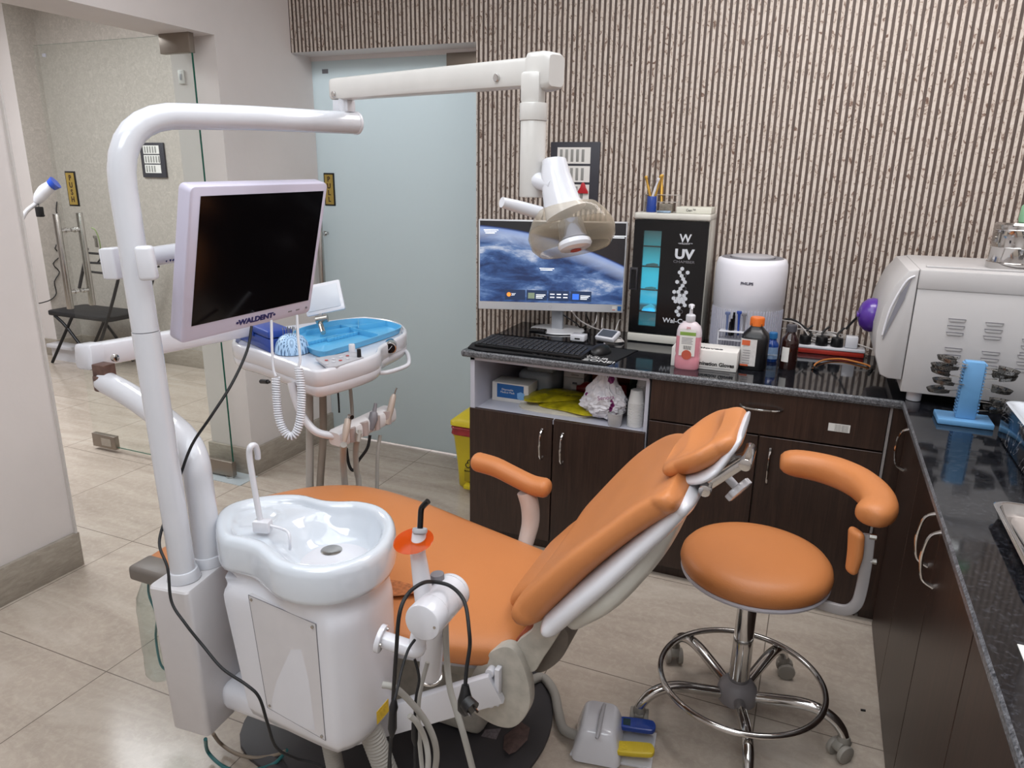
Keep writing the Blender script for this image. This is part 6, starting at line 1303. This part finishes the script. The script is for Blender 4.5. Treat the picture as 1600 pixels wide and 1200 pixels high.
prism(bm, [(AX0-.020, AZ1-.030), (AX0-.030, AZ1-.090), (AX0-.070, AZ1-.215), (AX0-.062, AZ1-.16), (AX0-.042, AZ1-.075)], AY0-.0015, AY0+.003, M); obj('grip_recess', bm, mat('grey_recess', '#7e7e86', .5), dr2)
bm = nb(); tube(bm, [(AX0-.012, AY0, AZ1-.02), (AX0-.034, AY0, AZ1-.04), (AX0-.062, AY0, AZ1-.12), (AX0-.072, AY0, AZ1-.20)], .003, 8, smooth=5); obj('grip_edge', bm, WHITE, dr2)
kq_ = U(1372, 486, Y=2.56); bm = nb(); q = Vector((AX0-.084, 2.60, AZ1-.178)); lathe(bm, [(.054, 0), (.056, .010), (.052, .026), (.038, .042), (.018, .050), (0, .052)], 40, Matrix.Translation(q) @ Matrix.Rotation(-PI/2, 4, 'Y')); kn = obj('door_knob', bm, mat('purple_plastic', '#4d2a8c', .3, coat=.4, noise=.06), ac, label='large purple round door knob')
bm = nb(); box(bm, AX0-.139, AX0-.131, 2.57, 2.63, AZ1-.184, AZ1-.172, .003); obj('knob_ridge', bm, mat('purple_plastic', '#4d2a8c', .3), kn)
for (bx_2, by_) in ((AX0+.045, AY0+.05), (AX1-.06, AY0+.05), (AX0+.045, AY1-.05), (AX1-.06, AY1-.05)):
    bm = nb(); cyl(bm, (bx_2, by_, ZT+.0005), (bx_2, by_, AZ0+.001), .021, seg=28, bev=.003); obj('foot', bm, WHITE, ac)
for px0, rows in (((1482, 498), (1476, 543)), ((1540, 504), (1534, 549)), ((1597, 530), (1590, 555))):
    for (x0_, y0_) in (px0, rows):
        for k in range(3):
            a = U(x0_+0-k*2, y0_+k*10.5, Y=AY0); bm = nb(); prism(bm, [(0, 0), (.044, 0), (.040, -.008), (.004, -.008)], 0, .004, face((a.x, AY0+.0005, a.z), (1, 0, 0), (0, 0, 1)), bev=.0012); obj('vent_louvre', bm, ACM, bd)
            bm = nb(); box(bm, a.x, a.x+.044, AY0-.0042, AY0+.001, a.z, a.z+.0018); obj('vent_slot', bm, GREYP, bd, smooth=False)
dq = U(1590, 410, Y=2.60)
dd = thing('steel_drum', 'polished steel sterilising drum on top of the steriliser', 'drum', (.53, 2.56, AZ1))
dcx = U(1548, 405, Y=2.57).x+.062; bm = nb(); dy = 2.55; z = AZ1+.0005
lathe(bm, [(0, z), (.075, z), (.077, z+.004), (.077, z+.018), (.0735, z+.020), (.0725, z+.060), (.0735, z+.062), (.0725, z+.065), (.0725, z+.110), (.0735, z+.112), (.0725, z+.115), (.0725, z+.126), (.068, z+.132), (0, z+.133)], 56, Matrix.Translation((dcx, dy, 0))); obj('drum_body', bm, CHROME, dd, angle=35)
bm = nb(); a = math.radians(205); q = Vector((dcx+.0735*math.cos(a), dy+.0735*math.sin(a), z+.075)); box(bm, -.002, .004, -.012, .012, 0, .028, .002, M=Matrix.Translation(q) @ Matrix.Rotation(a, 4, 'Z')); cyl(bm, q+Vector((0, 0, .014)), q+Vector((math.cos(a)*.008, math.sin(a)*.008, .014)), .004); obj('latch', bm, STEEL, dd)
bm = nb(); q = U(1594, 322, Y=2.58); lathe(bm, [(0, z+.1335), (.03, z+.1335), (.032, z+.143), (.03, z+.178), (.024, z+.185), (0, z+.186)], 32, Matrix.Translation((dcx+.015, dy+.0, 0))); solo('green_jar', bm, mat('green_jar_plastic', '#7fae8b', .35, noise=.15), 'small green jar standing on the steel drum', 'jar')
# impression tray stand
tz = thing('tray_stand', 'blue plastic impression tray stand on the right-hand worktop', 'stand', (.43, 2.25, ZT))
LB = mat('light_blue_plastic', '#6a9fce', .35, noise=.05)
onbox(tz, .357, .492, 2.205, 2.300, ZT+.0005, ZT+.016, .003, LB, 'base'); cm_ = onbox(tz, .402, .450, 2.232, 2.262, ZT+.016, .965, .003, LB, 'column')
for s in (0, 1):
    for k in range(16):
        bm = nb(); z = ZT+.030+k*.0092; x = .402-.004 if s == 0 else .450; box(bm, x, x+.004, 2.233, 2.261, z, z+.0045); obj('notch_tooth', bm, LB, tz, smooth=False)
def imp_tray(p, d, rz, tilt, name_lab):
    t = thing('impression_tray', name_lab, 'impression tray', tuple(p)); M = xf(p, rz=rz, ry=tilt); bm = nb()
    outer = [Vector((math.sin(a)*.030, math.cos(a)*.034-.0, 0)) for a in [(-1.9+3.8*i/12) for i in range(13)]]
    for r0, z0_, in ((1.0, 0),):
        ra = [bm.verts.new(M @ Vector((v.y*1.15+.005, v.x, .010))) for v in outer]; rb_ = [bm.verts.new(M @ Vector((v.y*1.0+.005, v.x*.92, 0))) for v in outer]; rc_ = [bm.verts.new(M @ Vector((v.y*.55, v.x*.5, -.001))) for v in outer]; rd = [bm.verts.new(M @ Vector((v.y*.5, v.x*.45, .008))) for v in outer]
        for A, B2 in ((ra, rb_), (rb_, rc_), (rc_, rd)):
            for i in range(12): bm.faces.new((A[i], A[i+1], B2[i+1], B2[i]))
    bmesh.ops.solidify(bm, geom=bm.faces[:], thickness=.0008); obj('perforated_tray', bm, PERF, t)
    bm = nb(); tube(bm, [M @ Vector((-.004, 0, 0)), M @ Vector((-.025, 0, .001)), M @ Vector((-.034, 0, .0015))], 1, rect=(.008, .0018)); obj('tray_handle', bm, STEEL, t)
g = NG('perforated_steel')
vo = g.n('ShaderNodeTexVoronoi'); vo.inputs['Scale'].default_value = 260; g.l(g.tc.outputs['Object'], vo.inputs[0]); g.col(g.mix(g.math('LESS_THAN', vo.outputs['Distance'], .33), '#a19f9c', '#1a1a1c')); g.b.inputs['Metallic'].default_value = .85; g.b.inputs['Roughness'].default_value = .25
PERF = g.M
LV = ['topmost', 'second', 'third', 'fourth', 'fifth', 'lowest']
for i, (x, y) in enumerate(((1480, 565), (1466, 574), (1488, 575), (1478, 585), (1472, 598), (1478, 611))):
    p = U(x, y, Y=2.225+.03*(i % 2)); p.x = .372-.006*(i % 2); imp_tray(p, 0, PI+.15*((i % 3)-1), .12*((i % 3)-1), f'{LV[i]} of the perforated steel impression trays on the left side of the blue stand')
for i, (x, y) in enumerate(((1572, 581), (1570, 587), (1575, 594), (1566, 611), (1552, 630), (1550, 642))):
    p = U(x-5, y, Y=2.225+.03*(i % 2)); p.x = .483; imp_tray(p, 0, .2*((i % 3)-1), -.1*((i % 3)-1), f'{LV[i]} of the perforated steel impression trays on the right side of the blue stand')
# black marble wash basin with white inside
g = NG('black_white_veined_marble')
n = g.noise(g.tc.outputs['Object'], 7, 5, .55, 2.2); vn2 = g.math('ABSOLUTE', g.math('SUBTRACT', n, .5))
g.col(g.ramp(vn2, [(0, '#9a9a9c'), (.006, '#3b3b3f'), (.016, '#0c0c10')])); g.b.inputs['Roughness'].default_value = .1
wbn = thing('wash_basin', 'countertop wash basin, black veined marble outside and white inside', 'wash basin', (.70, 2.03, ZT))
q0_ = rrect(.492, .905, 1.78, 2.195, .03)
bm = nb(); rings = []
for ins, z in ((.004, ZT+.0005), (0, ZT+.004), (0, .876), (.003, .881)): rings.append([bm.verts.new((x, y, z)) for x, y in rrect(.492+ins, .905-ins, 1.78+ins, 2.190-ins, .03)])
for ins, z in ((.006, .882), (.016, .880), (.03, .86), (.05, .81), (.09, .80)): rings.append([bm.verts.new((x, y, z)) for x, y in rrect(.492+ins, .905-ins, 1.78+ins, 2.190-ins, .03)])
skin(bm, rings, cap=True)
for f in bm.faces:
    c = f.calc_center_median(); f.material_index = 1 if c.z > .8795 or (.51 < c.x < .88 and 1.80 < c.y < 2.17 and c.z > .79) else 0
obj('basin_body', bm, [g.M, CERAM], wbn)
st2 = thing('steel_tray', 'rolled-edge stainless steel instrument tray in front of the marble basin', 'tray', (.52, 1.45, ZT))
bm = nb(); rings = []
for ins, z in ((.012, ZT+.0005), (.008, ZT+.004), (.004, ZT+.02), (0, ZT+.023), (-.001, ZT+.026), (.003, ZT+.028), (.009, ZT+.026), (.014, ZT+.010), (.02, ZT+.004)): rings.append([bm.verts.new((x, y, z)) for x, y in rrect(.383+ins, .66-ins, 1.23+ins, 1.625-ins, .03)])
skin(bm, rings); obj('tray_body', bm, CHROME, st2, angle=50)
bm = nb(); box(bm, .45, .62, 1.32, 1.57, ZT+.0045, ZT+.014, .002); solo('pouch', bm, mat('grey_paper_pouch', '#8d8f95', .5, noise=.3, nscale=30), 'grey sterile pouch lying in the steel tray', 'pouch')
bm = nb(); q = U(1598, 1030, Z=ZT); box(bm, q.x, q.x+.08, q.y-.03, q.y+.035, ZT+.0005, ZT+.002); solo('paper_sheet', bm, PAPER, 'white paper sheet on the worktop at the right edge of view', 'paper', smooth=False)
# ---------------------------------------------------------------- contents of the open shelf
ZS = .5505
mk_ = thing('mask_box', 'blue and white box of medical masks at the left of the open shelf', 'box', (-1.09, 2.64, ZS))
bm = nb(); bx0, bx1 = -1.158, -1.000; my = 2.56; box(bm, bx0, bx1, my, my+.10, ZS, ZS+.078, .001); mb_ = obj('carton', bm, PAPER, mk_)
onbox(mb_, bx0+.022, bx1-.02, my-.0008, my, ZS+.016, ZS+.073, 0, mat('blue_print_panel', '#2560a0', .4, noise=.03), 'printed_panel', smooth=False)
text('print', 'Disposable\nMedical Mask', .0115, face((bx0+.068, my-.001, ZS+.045), (1, 0, 0), (0, 0, 1)), PAPER, mb_, extrude=.0003)
bm = nb(); q = Vector((bx1-.032, my-.001, ZS+.030)); prism(bm, [(-.016, .012), (0, .018), (.016, .012), (.015, -.010), (0, -.016), (-.015, -.010)], 0, .0005, face(tuple(q), (1, 0, 0), (0, 0, 1))); obj('mask_picture', bm, mat('pale_blue_print', '#7fb0e0', .4), mb_)
bm = nb(); rings = [[bm.verts.new((x, y, z)) for x, y in rrect(-1.10+i, -.95-i, 2.68+i, 2.90-i, .03)] for z, i in ((ZS, .004), (ZS+.01, 0), (ZS+.085, .0), (ZS+.098, .008), (ZS+.103, .02))]
skin(bm, rings); solo('plastic_tub', bm, mat('cloudy_clear_plastic', '#aab4bb', .25, alpha=.75, noise=.1), 'cloudy clear plastic tub behind the mask box', 'tub')
bm = nb(); box(bm, -1.06, -.94, 2.68, 2.86, ZS+.104, ZS+.135, .012, 3); solo('plastic_wrap', bm, mat('cloudy_clear_lid', '#8f9598', .3, alpha=.8, noise=.15), 'crumpled cloudy plastic wrap lying on top of the plastic tub', 'wrap')
for k in range(2):
    bm = nb(); z = ZS+k*.066; box(bm, -.935, -.845, 2.80, 2.93, z, z+.064, .001); o = solo('white_carton', bm, PAPER, ('lower', 'upper')[k]+' of the two stacked white cartons at the back of the open shelf', 'box'); 
    onbox(o, -.895, -.875, 2.7992, 2.80, z+.028, z+.046, 0, GREYP, 'printed_code', smooth=False)
    text('print', 'Gloves', .012, face((-.885, 2.799, z+.012), (1, 0, 0), (0, 0, 1)), BLACK, o, extrude=.0002)
bm = nb(); box(bm, -1.12, -.98, 2.93, 2.983, ZS, ZS+.19, .002); solo('cardboard_box', bm, mat('brown_cardboard', '#8a5a34', .7, noise=.1), 'brown cardboard box at the back left of the open shelf', 'box')
bm = nb(); box(bm, -.835, -.66, 2.88, 2.98, ZS, ZS+.155, .004); solo('red_brown_box', bm, mat('red_brown_pack', '#7a3a26', .5, noise=.3, nscale=20), 'reddish-brown pack at the back of the open shelf behind the red bottle', 'pack')
rb = thing('red_bottle', 'red printed bottle lying on its side inside the open shelf', 'bottle', (-.76, 2.78, ZS)); 
bm = nb(); tube(bm, [(-.865, 2.76, ZS+.034), (-.850, 2.76, ZS+.034), (-.83, 2.765, ZS+.034), (-.66, 2.80, ZS+.034), (-.655, 2.80, ZS+.034)], [.012, .014, .030, .033, .026], 28); rbb = obj('bottle_body', bm, mat('dark_red_pack', '#8a1f22', .3, noise=.15), rb)
bm = nb(); cyl(bm, (-.885, 2.757, ZS+.034), (-.862, 2.76, ZS+.034), .015, bev=.002); obj('cap', bm, PAPER, rb)
text('print', 'HEYS RED', .022, face((-.745, 2.748, ZS+.036), (1, .2, 0), (0, 0, 1)), mat('faded_print', '#c99a8c', .5), rbb, extrude=.0002)
YP = mat('yellow_printed_pouch', '#b7a91f', .3, noise=.55, nscale=26); 
def flatpack(name, pxs, z0, z1, m_, lab, jit=.004, zt=None):
    bm = nb(); P = [U(x, y, Z=z0) for x, y in pxs]; P = catmull(P, 3, True); c = sum(P, Vector())/len(P); R0 = [bm.verts.new((p.x, p.y, z0)) for p in P]; R1 = [bm.verts.new((p.x, p.y, z0+(z1-z0)*.4)) for p in P]
    R2 = [bm.verts.new((c.x+(p.x-c.x)*.8, c.y+(p.y-c.y)*.8, z1+random.uniform(-jit, jit))) for p in P]; R3 = [bm.verts.new((c.x+(p.x-c.x)*.35, c.y+(p.y-c.y)*.35, z1+random.uniform(-jit, jit)+.003)) for p in P]; skin(bm, [R0, R1, R2, R3])
    return solo(name, bm, m_, lab, 'pouch')
flatpack('white_pouch', [(816, 639), (880, 650), (925, 652), (930, 640), (870, 628), (820, 628)], ZS, ZS+.012, mat('white_pouch_paper', '#cfc8b8', .5, noise=.1), 'white edged pouch lowest in the pile at the front of the open shelf', .003)
f1 = flatpack('yellow_pouch', [(842, 634), (880, 642), (925, 650), (935, 630), (900, 622), (850, 622)], ZS+.015, ZS+.026, YP, 'yellow pouch in the middle of the pile on the open shelf', .006)
f2 = flatpack('yellow_pouch', [(819, 626), (850, 629), (905, 624), (918, 617), (880, 612), (830, 614)], ZS+.030, ZS+.044, YP, 'topmost yellow and black printed pouch on the open shelf pile', .006)
q = U(896, 620, Z=ZS+.046); text('print', 'NELCON', .018, Matrix.Translation((q.x, q.y-.01, ZS+.052)) @ Matrix.Rotation(.1, 4, 'Z'), BLACK, f2, extrude=.0002, bold=.0005)
# crumpled carrier bag
bg = thing('carrier_bag', 'crumpled white carrier bag with magenta print on the open shelf', 'bag', (-.70, 2.5, ZS))
from mathutils import noise as MN
bm = nb(); bmesh.ops.create_icosphere(bm, subdivisions=5, radius=1)
for v in bm.verts:
    d = v.co.normalized(); n1 = MN.noise(d*2.3+Vector((3, 1, 2))); n2 = abs(MN.noise(d*4.5)); r = 1+.20*n1-.34*n2
    top = max(0, d.z)**3
    v.co = Vector((-.678+d.x*r*(.092-.045*top)+.004*top, 2.520+d.y*r*.055, ZS+.066+d.z*r*(.062)+top*.080))
    v.co.z = max(v.co.z, ZS+.0005+.002*abs(n1))
g = NG('white_bag_with_magenta_print'); n = g.noise(g.tc.outputs['Object'], 14, 2, .4, .3)
g.col(g.mix(g.ramp(n, [(.59, 0), (.60, 1)]), '#dcd9de', '#7c1f63')); g.b.inputs['Roughness'].default_value = .3
obj('bag_film', bm, g.M, bg, angle=25)
text('print', 'Senora', .022, face((-.655, 2.455, ZS+.105), (.9, .2, .15), (0, 0, 1)), mat('magenta_print', '#8a2a70', .5), bg, extrude=.0002)
cupm = mat('white_paper_cup', '#d6d4d2', .5, noise=.03)
def cup(x, y, z, r0, r1, h, nm, lab, inv=False, m_=cupm, group=None):
    bm = nb(); pr = [(r0-.001, 0), (r0, .001), (r1, h-.003), (r1+.0016, h-.002), (r1+.0016, h), (r1-.0008, h), (r0-.002, .003)]
    if inv: pr = [(r, h-zz2) for r, zz2 in pr]
    lathe(bm, [(r, z+zz2) for r, zz2 in pr], 32, Matrix.Translation((x, y, 0)), cap=True); return solo(nm, bm, m_, lab, 'cup', group)
cup(-.620, 2.468, ZS, .024, .028, .050, 'plastic_cup', 'small translucent cup standing in front of the carrier bag', m_=mat('translucent_cup', '#c3c0c0', .35, alpha=.9))
for k in range(15): cup(-.552, 2.500, ZS+.0008+k*.0062, .0215, .0285, .050, 'paper_cup', {0: 'lowest white paper cup of the nested stack at the right end of the shelf', 14: 'topmost white paper cup of the nested stack at the right end of the shelf'}.get(k, 'one of the middle white paper cups, only its rim showing, in the front stack'), True, group='nested paper cups in the front stack')
for k in range(3): cup(-.545, 2.590, ZS+.0008+.118+k*.0062, .0215, .0285, .050, 'paper_cup', ('lowest', 'middle', 'topmost')[k]+' white paper cup of the shaded stack behind the front stack', True, group='nested paper cups in the rear stack')
bm = nb(); cyl(bm, (-.545, 2.590, ZS), (-.545, 2.590, ZS+.118), .0285); solo('cup_sleeve', bm, cupm, 'plain white cup sleeve carrying the rear stack of cups', 'cup sleeve')
bm = nb(); box(bm, -.640, -.60, 2.75, 2.86, ZS, ZS+.17, .004); solo('dark_green_pack', bm, mat('dark_green_film', '#1d2a22', .25, noise=.4, nscale=30), 'dark glossy green pack in the shade at the back of the shelf', 'pack')
# ---------------------------------------------------------------- lobby beyond the glass door
lc_ = thing('folding_chair', 'black metal folding chair standing in the lobby beyond the glass', 'chair', (-4.9, 3.55, 0))
CF = mat('black_chair_frame', '#1d1d20', .4, .3); DL = 5.1
def LP(x, y, d): return dp(x, y, d)
F1 = U(82, 569, Z=.01); bm = nb()
LC = 5.55
cfr = [dp(82, 566, 6.0), dp(105, 505, 6.0)]
sL, sR, sF, sB_ = dp(72, 490, 5.9), dp(165, 484, 5.9), dp(120, 500, 5.7), dp(110, 478, 6.15)
q4 = [U(70, 489, Z=.46), U(122, 498, Z=.46), U(170, 487, Z=.46), U(125, 478, Z=.46)]
sz = .30
c0 = U(82, 566, Z=.01)
def P3(x, y, Y): return U(x, y, Y=Y)
Y0, Y1 = c0.y-.02, c0.y+.30
bm = nb(); v = [P3(70, 491, Y0), P3(166, 489, Y0), P3(160, 478, Y1), P3(88, 480, Y1)]; zc = P3(120, 494, Y0).z
xa, xb2 = P3(72, 492, Y0).x, P3(168, 490, Y0).x
prism(bm, rrect(xa, xb2, Y0, Y1, .04), zc-.02, zc+.015, bev=.008); obj('seat', bm, mat('black_seat_pad', '#1b1b1e', .6, noise=.1), lc_)
def leg(pts, r=.011, nm='leg'):
    bm = nb(); tube(bm, pts, r, 10, smooth=3); obj(nm, bm, CF, lc_)
for yy in (Y0+.01, Y1-.01):
    leg([P3(82, 566, yy) if yy < Y0+.1 else Vector((P3(82, 566, Y0).x, yy, .01)), Vector((P3(112, 495, Y0).x, yy, zc))])
    leg([Vector((P3(84, 496, Y0).x, yy, zc-.02)), Vector((P3(105, 515, Y0).x, yy, P3(105, 515, Y0).z)), Vector((P3(145, 535, Y0).x, yy, .01))])
    leg([Vector((P3(140, 578, Y0).x, yy, .01)), Vector((P3(160, 520, Y0).x, yy, P3(160, 520, Y0).z)), Vector((P3(182, 440, Y0).x, yy, P3(182, 440, Y0).z)), Vector((P3(186, 400, Y0).x, yy, P3(186, 400, Y0).z))], nm='back_post')
xm = P3(186, 405, Y0)
for z_, in ((xm.z,), (xm.z-.07,)):
    bm = nb(); box(bm, xm.x-.008, xm.x+.008, Y0, Y1, z_-.02, z_+.01, .004); obj('back_slat', bm, CF, lc_)
bm = nb(); pA = P3(124, 450, Y0-.05); tube(bm, [P3(124, 450, Y0-.05), P3(130, 420, Y0-.05), P3(136, 388, Y0-.05)], .011, 10); tube(bm, [P3(135, 395, Y0-.05), P3(170, 398, Y0-.05)], .008, 8); tube(bm, [P3(131, 410, Y0-.05), P3(170, 412, Y0-.05)], .008, 8); tube(bm, [P3(128, 423, Y0-.05), P3(170, 428, Y0-.05)], .008, 8); tube(bm, [P3(153, 410, Y0-.05), P3(163, 396, Y0-.05)], .006, 8); obj('folded_back', bm, CF, lc_)
# intraoral scanner on a white gooseneck, charger and lead
sc2 = thing('gooseneck_lamp', 'white gooseneck lamp with blue-rimmed head beyond the left wall end', 'lamp', tuple(dp(36, 345, 4.0)))
bm = nb(); GD = 4.4; tube(bm, [dp(-30, 520, GD), dp(-10, 460, GD), dp(5, 420, GD), dp(15, 390, GD), dp(28, 356, GD), dp(40, 332, GD), dp(54, 320, GD), dp(58, 316, GD)], .013, 14, smooth=5); obj('gooseneck', bm, WHITE, sc2)
bm = nb(); tube(bm, [dp(57, 317, GD), dp(62, 308, GD), dp(70, 298, GD), dp(80, 291, GD), dp(84, 288, GD)], [.018, .034, .038, .034, .030], 22, smooth=3); hdl = obj('head', bm, WHITE, sc2)
bm = nb(); tube(bm, [dp(80, 290, GD-.02), dp(87, 285, GD-.02)], [.033, .040], 22); obj('blue_rim', bm, mat('blue_rim_plastic', '#2a4cae', .35), hdl)
bm = nb(); p = dp(62, 331, GD); box(bm, p.x-.02, p.x+.02, p.y-.015, p.y+.015, p.z-.03, p.z+.03, .004); tube(bm, [p+Vector((0, 0, .03)), dp(60, 318, GD)], .003, 6); cyl(bm, p+Vector((.018, 0, -.02)), p+Vector((.04, 0, -.02)), .003); solo('black_adapter', bm, BLACK, 'black power adapter hanging below the gooseneck lamp', 'adapter')
bm = nb(); yw3 = -5.432; zz_ = [(89, 315), (88, 330), (92, 345), (86, 360), (94, 372), (86, 388), (96, 398), (83, 412), (93, 425), (85, 440), (88, 458), (80, 468), (66, 473), (60, 474)]
tube(bm, [U(x, y, X=yw3) for x, y in zz_], .004, 6, smooth=3); solo('zigzag_cable', bm, RUBBER, 'thin black kinked cable hanging down the lobby wall', 'cable')
a, b = U(219, 223, Y=3.93), U(256, 224, Y=3.93)
chart('shade_chart', 'black framed chart of shade tabs on the lobby wall behind the pole', a.x, b.x, a.z-.235, a.z, 3.934, .015, (5, 6, 4))
bm = nb(); yj = 2.536
sw_ = thing('wall_switch', 'white switch plate on the doorway reveal seen through the glass', 'switch', (-2.60, 2.536, 1.80))
a = U(279, 110, Y=2.536); b = U(290, 131, Y=2.536); bm = nb(); box(bm, a.x, b.x, 2.529, 2.5365, b.z, a.z, .002); sp2 = obj('plate', bm, PAPER, sw_); onbox(sp2, a.x+.010, b.x-.010, 2.527, 2.529, b.z+.015, a.z-.015, .001, LGREY, 'rocker')
bm = nb(); q = U(85, 527, Y=3.5); box(bm, -5.40, -5.12, 3.60, 3.70, .10, .13, .004); box(bm, -5.39, -5.13, 3.63, 3.66, 0, .10); solo('low_white_bench', bm, WHITE, 'low white metal base in the lobby corner behind the folding chair', 'bench')
# a small bit of dirt on the floor by the right cabinets
bm = nb(); q = U(1345, 1109, Z=.003); tube(bm, [q, q+Vector((.012, .002, 0))], .003, 8); solo('dark_crumb', bm, BLACK, 'small dark crumb on the floor left of the right-hand cabinets', 'crumb')
# ---------------------------------------------------------------- ceiling downlights
DLM = mat('downlight_emitter', '#fff8f0', .5, emit=14)
dl0 = None
for i, (x, y) in enumerate(((-1.9, .45), (-.55, .35), (-.3, 1.6), (-1.7, 2.1), (.35, 2.55), (-1.2, -.6), (.3, -.6))):
    if i == 0:
        dl0 = thing('downlight', 'round ceiling downlight above the left wall end', 'ceiling light', (x, y, CEIL), group='ceiling downlights')
        bm = nb(); lathe(bm, [(.040, -.001), (.055, -.001), (.057, -.004), (.054, -.008), (.040, -.006)], 40, Matrix.Identity(4), cap=False); obj('trim_ring', bm, WHITE, dl0, local=True)
        bm = nb(); lathe(bm, [(0, -.0035), (.040, -.0035), (.040, -.002), (0, -.002)], 32); obj('lens', bm, DLM, dl0, local=True)
    else: dup(dl0, (x, y, CEIL), 0, 'round ceiling downlight '+('', 'above the patient chair', 'above the operator stool', 'above the delivery table', 'above the steriliser', 'behind the viewer on the left', 'behind the viewer on the right')[i])
